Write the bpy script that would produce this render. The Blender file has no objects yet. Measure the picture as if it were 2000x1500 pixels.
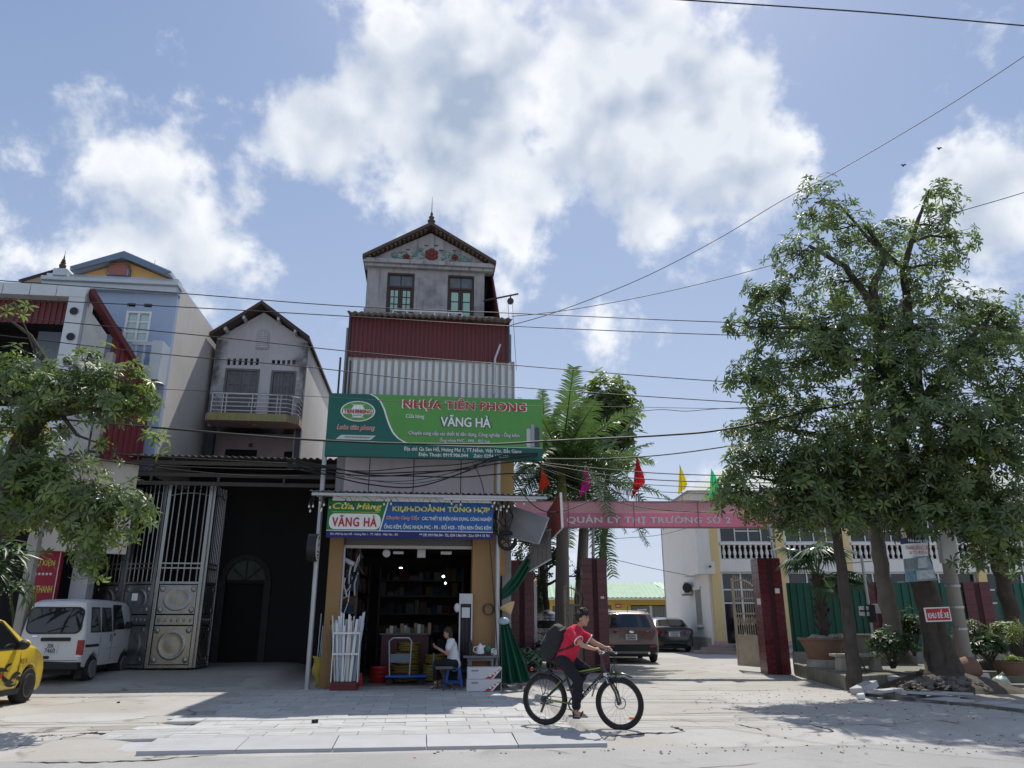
import bpy, bmesh, math, random
import numpy as np
from mathutils import Vector, Matrix, Euler
R = math.radians
random.seed(7); RNG = np.random.default_rng(7)
SC = bpy.context.scene; COL = SC.collection

# camera
CAM_Z = 1.45; FPX = 1450.0; PITCH = math.atan(457 / FPX)
cd = bpy.data.cameras.new('camera'); cam = bpy.data.objects.new('camera', cd); COL.objects.link(cam)
cam.location = (0,0, CAM_Z); cam.rotation_euler = (R(90) + PITCH, 0,0)
cd.sensor_width = 36; cd.lens = FPX / 2000 * 36; cd.clip_start = .05; cd.clip_end = 3000
SC.camera = cam

# light
SUN = Vector((.11,.55,1)).normalized()
SUN_EL = math.asin(SUN.z); SUN_AZ = math.atan2(SUN.x, SUN.y)
sl = bpy.data.lights.new('sun', 'SUN'); sl.energy = 3.8; sl.angle = R(.53); sl.color = (1,.95,.87)
so = bpy.data.objects.new('sun', sl); COL.objects.link(so); so.location = (10,40,60)
so.rotation_euler = SUN.to_track_quat('Z', 'Y').to_euler()
SC.view_settings.view_transform = 'Standard'; SC.view_settings.look = 'None'
SC.view_settings.exposure = .3; SC.view_settings.gamma = 1
SC.cycles.max_bounces = 6; SC.cycles.diffuse_bounces = 3; SC.cycles.glossy_bounces = 3
SC.cycles.transparent_max_bounces = 8; SC.cycles.transmission_bounces = 4
SC.cycles.caustics_reflective = False; SC.cycles.caustics_refractive = False

def ray(x, y):
    dx = (x - 1000) / FPX; dy = (750 - y) / FPX
    c, s = math.cos(PITCH), math.sin(PITCH)
    return Vector((dx, c - dy * s, s + dy * c))

# sky with cumulus
wd = bpy.data.worlds.new('World'); SC.world = wd; wd.use_nodes = True
def N(nt, t, **kw):
    n = nt.nodes.new(t)
    for k, v in kw.items():
        if k.startswith('i_'):
            key = k[2:]; key = int(key) if key.isdigit() else key.replace('_', ' ')
            n.inputs[key].default_value = v
        else: setattr(n, k, v)
    return n
def mth(nt, op, a, b=None, clamp=False):
    n = nt.nodes.new('ShaderNodeMath'); n.operation = op; n.use_clamp = clamp
    for i, q in enumerate((a, b)):
        if q is None: continue
        if isinstance(q, (int, float)): n.inputs[i].default_value = q
        else: nt.links.new(q, n.inputs[i])
    return n.outputs[0]
def build_world():
    nt = wd.node_tree; nt.nodes.clear(); L = nt.links.new
    out = N(nt, 'ShaderNodeOutputWorld'); bg = N(nt, 'ShaderNodeBackground'); bg.inputs[1].default_value = .092
    sky = N(nt, 'ShaderNodeTexSky', sky_type='NISHITA', sun_disc=False)
    sky.sun_elevation = SUN_EL; sky.sun_rotation = SUN_AZ; sky.dust_density = 1.2; sky.air_density = 1.0; sky.ozone_density = 1.6
    # cumulus field: banks of cloud given by direction, radius and weight, broken up by fractal noise
    tc = N(nt, 'ShaderNodeTexCoord'); D = tc.outputs['Generated']
    banks = [(900,200,.26,1.15),(1170,200,.24,1.15),(1400,270,.20,1.0),(640,270,.13,.85),(1250,420,.14,.6),(1010,360,.22,.9),
             (960,10,.14,.7),(1950,420,.17,.8),(120,230,.13,.52),(200,300,.13,.55),(330,520,.30,.66),(560,640,.24,.58),(1300,520,.26,.42)]
    acc = None
    for (px, py, rad, w) in banks:
        vm = N(nt, 'ShaderNodeVectorMath', operation='DISTANCE'); vm.inputs[1].default_value = ray(px, py).normalized(); L(D, vm.inputs[0])
        mr = N(nt, 'ShaderNodeMapRange', interpolation_type='SMOOTHSTEP'); mr.inputs[1].default_value = 0; mr.inputs[2].default_value = rad
        mr.inputs[3].default_value = w; mr.inputs[4].default_value = 0; L(vm.outputs['Value'], mr.inputs[0])
        if acc is None: acc = mr.outputs[0]
        else:
            sm = N(nt, 'ShaderNodeMath', operation='SMOOTH_MAX'); sm.inputs[2].default_value = .25; L(acc, sm.inputs[0]); L(mr.outputs[0], sm.inputs[1]); acc = sm.outputs[0]
    # everywhere else scattered fair-weather cloud
    n0 = N(nt, 'ShaderNodeTexNoise'); n0.inputs['Scale'].default_value = 2.1; n0.inputs['Detail'].default_value = 2; L(D, n0.inputs['Vector'])
    far = N(nt, 'ShaderNodeVectorMath', operation='DOT_PRODUCT'); far.inputs[1].default_value = ray(1000,750).normalized(); L(D, far.inputs[0])
    fm = N(nt, 'ShaderNodeMapRange'); fm.inputs[1].default_value = .80; fm.inputs[2].default_value = .6; L(far.outputs['Value'], fm.inputs[0])
    base = mth(nt, 'MULTIPLY', mth(nt, 'MULTIPLY', mth(nt, 'SUBTRACT', n0.outputs[0], .42),3.2), fm.outputs[0])
    acc = mth(nt, 'MAXIMUM', acc, base)
    def puff(off, det):
        n1 = N(nt, 'ShaderNodeTexNoise'); n1.inputs['Scale'].default_value = 7.5; n1.inputs['Detail'].default_value = det; n1.inputs['Roughness'].default_value = .6; n1.inputs['Distortion'].default_value = .1
        a = N(nt, 'ShaderNodeVectorMath', operation='ADD'); a.inputs[1].default_value = off; L(D, a.inputs[0]); L(a.outputs[0], n1.inputs['Vector']); return n1.outputs[0]
    p0 = puff((.31,.12,.2),9); p1 = puff((.31 + .012,.12,.2 + .05),2.5); p2 = puff((.31,.12,.2),3.5)
    d0 = mth(nt, 'ADD', acc, mth(nt, 'MULTIPLY', mth(nt, 'SUBTRACT', p0,.5),2.6))
    mask = N(nt, 'ShaderNodeMapRange', interpolation_type='SMOOTHSTEP'); mask.inputs[1].default_value = .30; mask.inputs[2].default_value = .76; L(d0, mask.inputs[0])
    lit = N(nt, 'ShaderNodeMapRange'); lit.inputs[1].default_value = -.10; lit.inputs[2].default_value = .13; L(mth(nt, 'SUBTRACT', p2, p1), lit.inputs[0])
    thick = N(nt, 'ShaderNodeMapRange'); thick.inputs[1].default_value = .42; thick.inputs[2].default_value = 1.05; thick.inputs[3].default_value = 1; thick.inputs[4].default_value = .0; L(d0, thick.inputs[0])
    br = mth(nt, 'ADD', mth(nt, 'MULTIPLY', lit.outputs[0], .66), mth(nt, 'MULTIPLY', thick.outputs[0], .48), True)
    cr = N(nt, 'ShaderNodeMix', data_type='RGBA'); L(br, cr.inputs['Factor'])
    cr.inputs['A'].default_value = (3.6,4.4,5.7,1); cr.inputs['B'].default_value = (9.6,9.7,9.8,1)
    # moist summer air: a pale veil low over the horizon
    sep = N(nt, 'ShaderNodeSeparateXYZ'); L(D, sep.inputs[0])
    veil = N(nt, 'ShaderNodeMapRange', interpolation_type='SMOOTHSTEP'); veil.inputs[1].default_value = -.05; veil.inputs[2].default_value = .7; veil.inputs[3].default_value = .9; veil.inputs[4].default_value = .5; L(sep.outputs[2], veil.inputs[0])
    vc = N(nt, 'ShaderNodeMix', data_type='RGBA'); vh = N(nt, 'ShaderNodeMapRange'); vh.inputs[1].default_value = .05; vh.inputs[2].default_value = .78; L(sep.outputs[2], vh.inputs[0]); L(vh.outputs[0], vc.inputs['Factor']); vc.inputs['A'].default_value = (5.4,6.1,7.5,1); vc.inputs['B'].default_value = (1.6,2.8,5.4,1)
    vm = N(nt, 'ShaderNodeMix', data_type='RGBA'); L(veil.outputs[0], vm.inputs['Factor']); L(sky.outputs[0], vm.inputs['A']); L(vc.outputs['Result'], vm.inputs['B'])
    mx = N(nt, 'ShaderNodeMix', data_type='RGBA'); L(mth(nt, 'MULTIPLY', mask.outputs[0], .92), mx.inputs['Factor']); L(vm.outputs['Result'], mx.inputs['A']); L(cr.outputs['Result'], mx.inputs['B'])
    L(mx.outputs['Result'], bg.inputs[0]); L(bg.outputs[0], out.inputs[0])
    wd.cycles.sampling_method = 'MANUAL'; wd.cycles.sample_map_resolution = 256
build_world()

# frames: a yawed street grid, metres
class Frame:
    def __init__(s, X, Y, yaw):
        s.o = Vector((X, Y, 0)); s.yaw = R(yaw); c, n = math.cos(s.yaw), math.sin(s.yaw)
        s.u = Vector((c, n, 0)); s.v = Vector((-n, c, 0))
    def W(s, u, v, z=0): return s.o + s.u * u + s.v * v + Vector((0,0, z))
    def at(s, x, y, v=0.0):                       # where a sight line meets the upright plane v -> (u, z)
        d = ray(x, y); c = Vector((0,0, CAM_Z))
        t = (v - (c - s.o).dot(s.v)) / d.dot(s.v); p = c + d * t - s.o
        return p.dot(s.u), p.z
    def gr(s, x, y, z=0.0):                       # where a sight line meets level z -> (u, v)
        d = ray(x, y); t = (z - CAM_Z) / d.z; p = Vector((0,0, CAM_Z)) + d * t - s.o
        return p.dot(s.u), p.dot(s.v)
    def rect(s, x0, y0, x1, y1, v=0.0):           # sides of an upright rectangle -> u0,u1,z0,z1
        ym = (y0 + y1) / 2; xm = (x0 + x1) / 2
        return s.at(x0, ym, v)[0], s.at(x1, ym, v)[0], s.at(xm, y1, v)[1], s.at(xm, y0, v)[1]
FW = Frame(0,0,0)
FS = Frame(0,17.6,6.5)
FG = Frame(0,22.0,1.0)

# materials
MATS = {}
def mat(name, col, rough=.75, metal=0., var=.12, scale=3., bump=0., bscale=40., streak=0., scol=(.1,.09,.08), rnd=0., spec=.35, coat=0., transl=0., stain=0., stcol=(.12,.11,.1), stscale=1.2):
    if name in MATS: return MATS[name]
    m = bpy.data.materials.new(name); m.use_nodes = True; nt = m.node_tree; L = nt.links.new
    b = nt.nodes['Principled BSDF']; out = nt.nodes['Material Output']
    b.inputs['Roughness'].default_value = rough; b.inputs['Metallic'].default_value = metal; b.inputs['Specular IOR Level'].default_value = spec
    if coat: b.inputs['Coat Weight'].default_value = coat; b.inputs['Coat Roughness'].default_value = .08
    tc = N(nt, 'ShaderNodeTexCoord'); src = tc.outputs['Object']
    oi = N(nt, 'ShaderNodeObjectInfo')
    sh = N(nt, 'ShaderNodeVectorMath', operation='ADD'); L(src, sh.inputs[0])
    k = N(nt, 'ShaderNodeVectorMath', operation='SCALE'); k.inputs[0].default_value = (37,53,11); L(oi.outputs['Random'], k.inputs['Scale']); L(k.outputs[0], sh.inputs[1])
    vec = sh.outputs[0]
    hsv = N(nt, 'ShaderNodeHueSaturation'); hsv.inputs['Color'].default_value = (*col, 1)
    val = None
    if var:
        n = N(nt, 'ShaderNodeTexNoise'); n.inputs['Scale'].default_value = scale; n.inputs['Detail'].default_value = 6; n.inputs['Roughness'].default_value = .62; L(vec, n.inputs['Vector'])
        val = mth(nt, 'ADD', mth(nt, 'MULTIPLY', mth(nt, 'SUBTRACT', n.outputs[0], .5), var * 4),1)
        rg = mth(nt, 'ADD', mth(nt, 'MULTIPLY', mth(nt, 'SUBTRACT', n.outputs[0], .5),.35), rough, True); L(rg, b.inputs['Roughness'])
    if rnd:
        r = mth(nt, 'ADD', mth(nt, 'MULTIPLY', mth(nt, 'SUBTRACT', oi.outputs['Random'], .5), rnd * 2),1)
        val = r if val is None else mth(nt, 'MULTIPLY', val, r)
    if val is not None: L(val, hsv.inputs['Value'])
    c = hsv.outputs[0]
    if stain:
        n = N(nt, 'ShaderNodeTexNoise'); n.inputs['Scale'].default_value = stscale; n.inputs['Detail'].default_value = 8; n.inputs['Roughness'].default_value = .68; L(vec, n.inputs['Vector'])
        mr = N(nt, 'ShaderNodeMapRange', interpolation_type='SMOOTHSTEP'); mr.inputs[1].default_value = .48; mr.inputs[2].default_value = .74; mr.inputs[4].default_value = stain; L(n.outputs[0], mr.inputs[0])
        mx = N(nt, 'ShaderNodeMix', data_type='RGBA'); L(mr.outputs[0], mx.inputs['Factor']); L(c, mx.inputs['A']); mx.inputs['B'].default_value = (*stcol, 1); c = mx.outputs['Result']
    if streak:
        mp = N(nt, 'ShaderNodeMapping'); mp.inputs['Scale'].default_value = (5,5,.35); L(vec, mp.inputs['Vector'])
        n = N(nt, 'ShaderNodeTexNoise'); n.inputs['Scale'].default_value = 1.6; n.inputs['Detail'].default_value = 7; n.inputs['Roughness'].default_value = .65; L(mp.outputs[0], n.inputs['Vector'])
        mr = N(nt, 'ShaderNodeMapRange', interpolation_type='SMOOTHSTEP'); mr.inputs[1].default_value = .47; mr.inputs[2].default_value = .78; mr.inputs[4].default_value = streak; L(n.outputs[0], mr.inputs[0])
        mx = N(nt, 'ShaderNodeMix', data_type='RGBA'); L(mr.outputs[0], mx.inputs['Factor']); L(c, mx.inputs['A']); mx.inputs['B'].default_value = (*scol, 1); c = mx.outputs['Result']
    L(c, b.inputs['Base Color'])
    if bump:
        n = N(nt, 'ShaderNodeTexNoise'); n.inputs['Scale'].default_value = bscale; n.inputs['Detail'].default_value = 5; L(vec, n.inputs['Vector'])
        bp = N(nt, 'ShaderNodeBump'); bp.inputs['Strength'].default_value = bump; bp.inputs['Distance'].default_value = .02; L(n.outputs[0], bp.inputs['Height']); L(bp.outputs[0], b.inputs['Normal'])
    if transl:
        t = N(nt, 'ShaderNodeBsdfTranslucent'); h2 = N(nt, 'ShaderNodeHueSaturation'); h2.inputs['Saturation'].default_value = 1.15; h2.inputs['Value'].default_value = 1.5; L(c, h2.inputs['Color']); L(h2.outputs[0], t.inputs[0])
        ms = N(nt, 'ShaderNodeMixShader'); ms.inputs[0].default_value = transl; L(b.outputs[0], ms.inputs[1]); L(t.outputs[0], ms.inputs[2]); L(ms.outputs[0], out.inputs[0])
    MATS[name] = m; return m
def emis(name, col, st):
    if name in MATS: return MATS[name]
    m = bpy.data.materials.new(name); m.use_nodes = True; b = m.node_tree.nodes['Principled BSDF']
    b.inputs['Base Color'].default_value = (*col, 1); b.inputs['Emission Color'].default_value = (*col, 1); b.inputs['Emission Strength'].default_value = st
    MATS[name] = m; return m
def glass(name, col=(.02,.03,.03), rough=.05, spec=.6):
    return mat(name, col, rough, 0,0, spec=spec)

# mesh builder in frame coordinates
class MB:
    def __init__(s): s.v = []; s.f = []; s.mi = []; s.cur = 0
    def add(s, vs, fs):
        k = len(s.v); s.v += [tuple(p) for p in vs]
        for f in fs: s.f.append(tuple(i + k for i in f)); s.mi.append(s.cur)
        return s
    def m(s, i): s.cur = i; return s
    def box(s, x0, x1, y0, y1, z0, z1):
        if x0 > x1: x0, x1 = x1, x0
        if y0 > y1: y0, y1 = y1, y0
        if z0 > z1: z0, z1 = z1, z0
        return s.add([(x0, y0, z0),(x1, y0, z0),(x1, y1, z0),(x0, y1, z0),(x0, y0, z1),(x1, y0, z1),(x1, y1, z1),(x0, y1, z1)],
                     [(0,3,2,1),(4,5,6,7),(0,1,5,4),(1,2,6,5),(2,3,7,6),(3,0,4,7)])
    def hexa(s, p):                                 # 8 corners, bottom ring then top ring
        return s.add(p, [(0,3,2,1),(4,5,6,7),(0,1,5,4),(1,2,6,5),(2,3,7,6),(3,0,4,7)])
    def quad(s, a, b, c, d): return s.add([a, b, c, d], [(0,1,2,3)])
    def prism(s, poly, axis, a, b):                 # polygon in the two other axes pushed along axis from a to b
        n = len(poly)
        def P(q, t): return (t, q[0], q[1]) if axis == 0 else (q[0], t, q[1]) if axis == 1 else (q[0], q[1], t)
        vs = [P(q, a) for q in poly] + [P(q, b) for q in poly]
        return s.add(vs, [tuple(range(n))[::-1], tuple(range(n, 2 * n))] + [(i, (i + 1) % n, n + (i + 1) % n, n + i) for i in range(n)])
    def tube(s, pts, r, seg=8, cap=True, r1=None, rough=0):
        pts = [Vector(p) for p in pts]; n = len(pts); rs = r if isinstance(r, (list, tuple)) else [r + ((r1 if r1 is not None else r) - r) * i / max(1, n - 1) for i in range(n)]
        t0 = (pts[1] - pts[0]).normalized(); ref = Vector((0,0,1)) if abs(t0.z) < .9 else Vector((1,0,0))
        nx = t0.cross(ref).normalized(); vs = []
        for i, p in enumerate(pts):
            t = ((pts[min(i + 1, n - 1)] - pts[max(i - 1,0)])).normalized()
            nx = (nx - t * nx.dot(t)); nx = nx.normalized() if nx.length > 1e-6 else t.orthogonal().normalized(); ny = t.cross(nx)
            vs += [p + (nx * math.cos(2 * math.pi * k / seg) + ny * math.sin(2 * math.pi * k / seg)) * rs[i] * (1 + (rough * (math.sin(k * 2.1 + i * .13) * .5 + math.sin(k * 5.3 - i * .21) * .35 + random.uniform(-.3,.3)) if rough else 0)) for k in range(seg)]
        fs = [(i * seg + k, i * seg + (k + 1) % seg, (i + 1) * seg + (k + 1) % seg, (i + 1) * seg + k) for i in range(n - 1) for k in range(seg)]
        if cap: fs += [tuple(range(seg))[::-1], tuple(range((n - 1) * seg, n * seg))]
        return s.add(vs, fs)
    def bar(s, a, b, w, h=None):                    # square bar
        a, b = Vector(a), Vector(b); h = h or w; t = (b - a).normalized(); ref = Vector((0,0,1)) if abs(t.z) < .9 else Vector((0,1,0))
        x = t.cross(ref).normalized() * w / 2; y = x.cross(t).normalized() * h / 2
        return s.hexa([a - x - y, a + x - y, a + x + y, a - x + y, b - x - y, b + x - y, b + x + y, b - x + y])
    def lathe(s, prof, seg=16, c=(0,0,0), axis=2):
        vs = []; n = len(prof)
        for (r, h) in prof:
            for k in range(seg):
                a = 2 * math.pi * k / seg; p = (r * math.cos(a), r * math.sin(a), h)
                if axis == 0: p = (p[2], p[0], p[1])
                elif axis == 1: p = (p[0], p[2], p[1])
                vs.append((p[0] + c[0], p[1] + c[1], p[2] + c[2]))
        fs = [(i * seg + k, i * seg + (k + 1) % seg, (i + 1) * seg + (k + 1) % seg, (i + 1) * seg + k) for i in range(n - 1) for k in range(seg)]
        if prof[0][0] > 1e-5: fs.append(tuple(range(seg))[::-1])
        if prof[-1][0] > 1e-5: fs.append(tuple(range((n - 1) * seg, n * seg)))
        return s.add(vs, fs)
    def ball(s, c, r, seg=12, rings=8, jit=0, rnd=random):
        rx, ry, rz = r if isinstance(r, (tuple, list)) else (r, r, r); vs = []
        for i in range(rings + 1):
            ph = math.pi * i / rings
            for k in range(seg):
                a = 2 * math.pi * k / seg; j = 1 + (rnd.uniform(-jit, jit) if jit else 0)
                vs.append((c[0] + rx * math.sin(ph) * math.cos(a) * j, c[1] + ry * math.sin(ph) * math.sin(a) * j, c[2] + rz * math.cos(ph) * j))
        return s.add(vs, [(i * seg + k, (i + 1) * seg + k, (i + 1) * seg + (k + 1) % seg, i * seg + (k + 1) % seg) for i in range(rings) for k in range(seg)])
    def grid(s, fn, nu, nv):                        # fn(a,b) with a,b in 0..1
        vs = [fn(i / nu, j / nv) for j in range(nv + 1) for i in range(nu + 1)]
        return s.add(vs, [(j * (nu + 1) + i, j * (nu + 1) + i + 1,(j + 1) * (nu + 1) + i + 1,(j + 1) * (nu + 1) + i) for j in range(nv) for i in range(nu)])
    def build(s, name, mats, parent=None, smooth=False, bevel=0., solid=0., subs=0):
        me = bpy.data.meshes.new(name); o0 = ORG.get(parent.name, Vector((0,0,0))) if parent else Vector((0,0,0))
        me.from_pydata([(p[0] - o0[0], p[1] - o0[1], p[2] - o0[2]) for p in s.v], [], s.f)
        mats = mats if isinstance(mats, (list, tuple)) else [mats]
        for q in mats: me.materials.append(q)
        if len(mats) > 1: me.polygons.foreach_set('material_index', s.mi)
        if smooth:
            me.polygons.foreach_set('use_smooth', [True] * len(me.polygons))
            if smooth != 'all': me.set_sharp_from_angle(angle=R(38))
        me.update()
        o = bpy.data.objects.new(name, me); COL.objects.link(o)
        if parent: o.parent = parent; ORG[o.name] = o0
        if solid: q = o.modifiers.new('solid', 'SOLIDIFY'); q.thickness = solid; q.offset = 0
        if subs: q = o.modifiers.new('sub', 'SUBSURF'); q.levels = subs; q.render_levels = subs
        if bevel: q = o.modifiers.new('bevel', 'BEVEL'); q.width = bevel; q.segments = 2; q.limit_method = 'ANGLE'
        return o
def AK(*a, **k): return a, k
def _pf(meth):
    def f(ak, *b, **w): q = MB(); getattr(q, meth)(*ak[0], **ak[1]); return q.build(*b, **w)
    return f
pBX, pTU, pLA, pHX, pBA = (_pf(m_) for m_ in ('box', 'tube', 'lathe', 'hexa', 'ball'))
ORG = {}
def thing(name, label, cat, fr=FW, u=0, v=0, z=0, group=None):
    """an Empty at the thing's base; its parts are built in frame coordinates and shifted to it"""
    o = bpy.data.objects.new(name, None); COL.objects.link(o); o.empty_display_size = .2
    o.location = fr.W(u, v, z); o.rotation_euler = (0,0, fr.yaw); ORG[o.name] = Vector((u, v, z))
    o['label'] = label; o['category'] = cat
    if group: o['group'] = group
    return o
def single(name, mb, mats, label, cat, fr=FW, u=0, v=0, z=0, group=None, **kw):
    """a thing that is one mesh"""
    mb.v = [(p[0] - u, p[1] - v, p[2] - z) for p in mb.v]
    o = mb.build(name, mats, None, **kw); o.location = fr.W(u, v, z); o.rotation_euler = (0,0, fr.yaw); ORG[o.name] = Vector((u, v, z))
    o['label'] = label; o['category'] = cat
    if group: o['group'] = group
    return o
def struct(name, mb, mats, fr=FW, kind='structure', **kw):
    o = mb.build(name, mats, None, **kw); o.location = fr.W(0,0,0); o.rotation_euler = (0,0, fr.yaw); o['kind'] = kind; return o
def share(name, me, parent, loc, rot=(0,0,0), scale=(1,1,1)):
    """one more piece with shared mesh data; loc in the parent's frame coordinates"""
    o = bpy.data.objects.new(name, me); COL.objects.link(o); o.parent = parent
    o.location = Vector(loc) - ORG.get(parent.name, Vector((0,0,0))); o.rotation_euler = rot; o.scale = scale; ORG[o.name] = ORG.get(parent.name, Vector((0,0,0))); return o
def mesh_of(mb, name, mats, smooth=False):
    me = bpy.data.meshes.new(name); me.from_pydata(mb.v, [], mb.f)
    mats = mats if isinstance(mats, (list, tuple)) else [mats]
    for q in mats: me.materials.append(q)
    if len(mats) > 1: me.polygons.foreach_set('material_index', mb.mi)
    if smooth: me.polygons.foreach_set('use_smooth', [True] * len(me.polygons)); me.set_sharp_from_angle(angle=R(40))
    return me
def copy_tree(o, parent=None):
    c = o.copy(); COL.objects.link(c); c.parent = parent; ORG[c.name] = ORG.get(o.name, Vector((0,0,0)))
    for ch in list(o.children): copy_tree(ch, c)
    return c

# lettering: flat text shapes turned into mesh, upright, facing the street
def text_mesh(body, size, offset=0., shear=0., ext=.002, align='CENTER', spacing=1., xs=1.):
    cu = bpy.data.curves.new('t', 'FONT'); cu.body = body; cu.size = size; cu.offset = offset; cu.shear = shear; cu.extrude = ext; cu.align_x = align; cu.align_y = 'TOP_BASELINE'
    cu.resolution_u = 3; cu.space_character = spacing; cu.use_fast_edit = False; cu.fill_mode = 'FRONT'
    ob = bpy.data.objects.new('t', cu); COL.objects.link(ob); bpy.context.view_layer.update()
    me = bpy.data.meshes.new_from_object(ob.evaluated_get(bpy.context.evaluated_depsgraph_get()))
    bpy.data.objects.remove(ob); bpy.data.curves.remove(cu)
    if xs != 1: me.transform(Matrix.Diagonal((xs, 1,1,1)))
    return me
HORN = dict(zip('ƠỜỢỞơờợởớ', 'OÒỌỎoòọỏó'))
def lettering(body, parent, p, width, height, m, offset=0., shear=0., name='lettering', rot=None, spacing=1., align='CENTER'):
    """text fitted into width x height (metres), centred on p (parent frame coords), on a wall facing -v; offset makes it bolder"""
    def raw(t):
        me0 = text_mesh(t, 1,0, shear, .0, 'LEFT', spacing); co = np.empty(len(me0.vertices) * 3); me0.vertices.foreach_get('co', co); fs = [tuple(q.vertices) for q in me0.polygons]; bpy.data.meshes.remove(me0); return co.reshape(-1,3), fs
    plain = ''.join(HORN.get(ch, ch) for ch in body); co, fs = raw(plain)
    for i, ch in enumerate(body):                     # the horn of the letters O-with-horn is drawn apart
        if ch in HORN:
            x1 = raw(plain[:i + 1])[0][:, 0].max(); up = ch.isupper(); g = raw('O' if up else 'o')[0]; h = g[:, 1].max(); k = len(co); x1 += shear * h * .5
            co = np.concatenate([co, np.array([(x1 - .10, h - .16,0),(x1 - .02, h - .20,0),(x1 + .07, h - .06,0),(x1 + .08, h + .05,0),(x1 + .0, h + .05,0),(x1 - .01, h - .05,0)])]); fs.append(tuple(range(k, k + 6)))
    n = len(co)
    rings = [(0,0)] + ([(math.cos(k * math.pi / 4) * offset, math.sin(k * math.pi / 4) * offset) for k in range(8)] if offset >= .045 else [(offset, 0),(-offset, 0),(0, offset * .7),(0,-offset * .7)] if offset > 0 else [])
    V = np.concatenate([co + np.array([dx, dy, 0]) for dx, dy in rings]); F_ = [tuple(i + n * k for i in f) for k in range(len(rings)) for f in fs]
    lo, hi = V.min(0), V.max(0); c = (lo + hi) / 2
    V[:, 0] = (V[:, 0] - c[0]) * (width / (hi[0] - lo[0])); V[:, 1] = (V[:, 1] - c[1]) * (height / (hi[1] - lo[1])); V[:, 2] = np.repeat(np.arange(len(rings)) * .00025, n)
    me = bpy.data.meshes.new(name); me.from_pydata(V.tolist(), [], F_); me.materials.append(m); me.update()
    return share(name, me, parent, p, rot if rot is not None else (R(90),0,0))
# ================================================================== ground, road, pavements
def sstep(a, b, x): t = min(1, max(0,(x - a) / (b - a))); return t * t * (3 - 2 * t)
from mathutils import noise as _nz
def nz(x, y, s=1., z=0.): return _nz.noise(Vector((x * s, y * s, z)))

def ground_mat(name, c1, c2, c3, s1, rough=.9, speck=.25, bump=.35, crack=0, oil=0):
    m = bpy.data.materials.new(name); m.use_nodes = True; nt = m.node_tree; L = nt.links.new; b = nt.nodes['Principled BSDF']
    tc = N(nt, 'ShaderNodeTexCoord')
    def noise(s, d=8, r=.6, dist=0.):
        n = N(nt, 'ShaderNodeTexNoise'); n.inputs['Scale'].default_value = s; n.inputs['Detail'].default_value = d; n.inputs['Roughness'].default_value = r; n.inputs['Distortion'].default_value = dist; L(tc.outputs['Object'], n.inputs['Vector']); return n.outputs[0]
    def mix(f, a, c):
        q = N(nt, 'ShaderNodeMix', data_type='RGBA'); L(f, q.inputs['Factor'])
        for s_, v_ in (('A', a),('B', c)):
            if isinstance(v_, tuple): q.inputs[s_].default_value = (*v_, 1)
            else: L(v_, q.inputs[s_])
        return q.outputs['Result']
    def ramp(f, a, c):
        r = N(nt, 'ShaderNodeMapRange', interpolation_type='SMOOTHSTEP'); r.inputs[1].default_value = a; r.inputs[2].default_value = c; L(f, r.inputs[0]); return r.outputs[0]
    big = noise(s1,9,.62,.3); c = mix(ramp(big, .38,.62), c1, c2)
    c = mix(ramp(noise(s1 * 4.3,9,.7,.6),.55,.75), c, c3)
    if oil: c = mix(mth(nt, 'MULTIPLY', ramp(noise(1.1,5,.55),.60,.74), oil), c, (.13,.12,.11))
    if crack:
        vo = N(nt, 'ShaderNodeTexVoronoi', feature='DISTANCE_TO_EDGE'); vo.inputs['Scale'].default_value = crack; dn = N(nt, 'ShaderNodeTexNoise'); dn.inputs['Scale'].default_value = 1.3; dn.inputs['Detail'].default_value = 6; L(tc.outputs['Object'], dn.inputs['Vector'])
        vx = N(nt, 'ShaderNodeMix', data_type='VECTOR'); vx.inputs['Factor'].default_value = .35; L(tc.outputs['Object'], vx.inputs['A']); L(dn.outputs['Color'], vx.inputs['B']); L(vx.outputs['Result'], vo.inputs['Vector'])
        ck = N(nt, 'ShaderNodeMapRange'); ck.inputs[1].default_value = .003; ck.inputs[2].default_value = .010; ck.inputs[3].default_value = 1; ck.inputs[4].default_value = 0; L(vo.outputs['Distance'], ck.inputs[0])
        c = mix(mth(nt, 'MULTIPLY', ck.outputs[0], mth(nt, 'MULTIPLY', ramp(noise(.45,3),.46,.6),.75)), c, (.10,.09,.08))
    sp = noise(90,3,.7); hs = N(nt, 'ShaderNodeHueSaturation'); L(c, hs.inputs['Color']); L(mth(nt, 'ADD', mth(nt, 'MULTIPLY', mth(nt, 'SUBTRACT', sp, .5), speck * 3),1), hs.inputs['Value'])
    L(hs.outputs[0], b.inputs['Base Color']); b.inputs['Roughness'].default_value = rough; b.inputs['Specular IOR Level'].default_value = .2
    bp = N(nt, 'ShaderNodeBump'); bp.inputs['Strength'].default_value = bump; bp.inputs['Distance'].default_value = .012; L(mth(nt, 'ADD', sp, mth(nt, 'MULTIPLY', noise(14,6),1.6)), bp.inputs['Height']); L(bp.outputs[0], b.inputs['Normal'])
    return m
M_LOT = ground_mat('worn_concrete', (.365,.345,.315),(.415,.405,.39),(.31,.295,.27),.35,.9,.16,.4,.55,.55)
M_ROAD = ground_mat('worn_asphalt', (.30,.295,.29),(.34,.335,.33),(.26,.255,.25),.5,.85,.26,.4,.35,.4)
M_EARTH = ground_mat('dusty_earth', (.33,.29,.24),(.28,.25,.21),(.24,.21,.18),.8,.95,.25)
M_PAVER = mat('grey_stone_paver', (.43,.43,.425),.7,0,.12,2.2,.12,60, rnd=.09, spec=.3, stain=.6, stcol=(.34,.325,.30), stscale=2.5)
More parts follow.
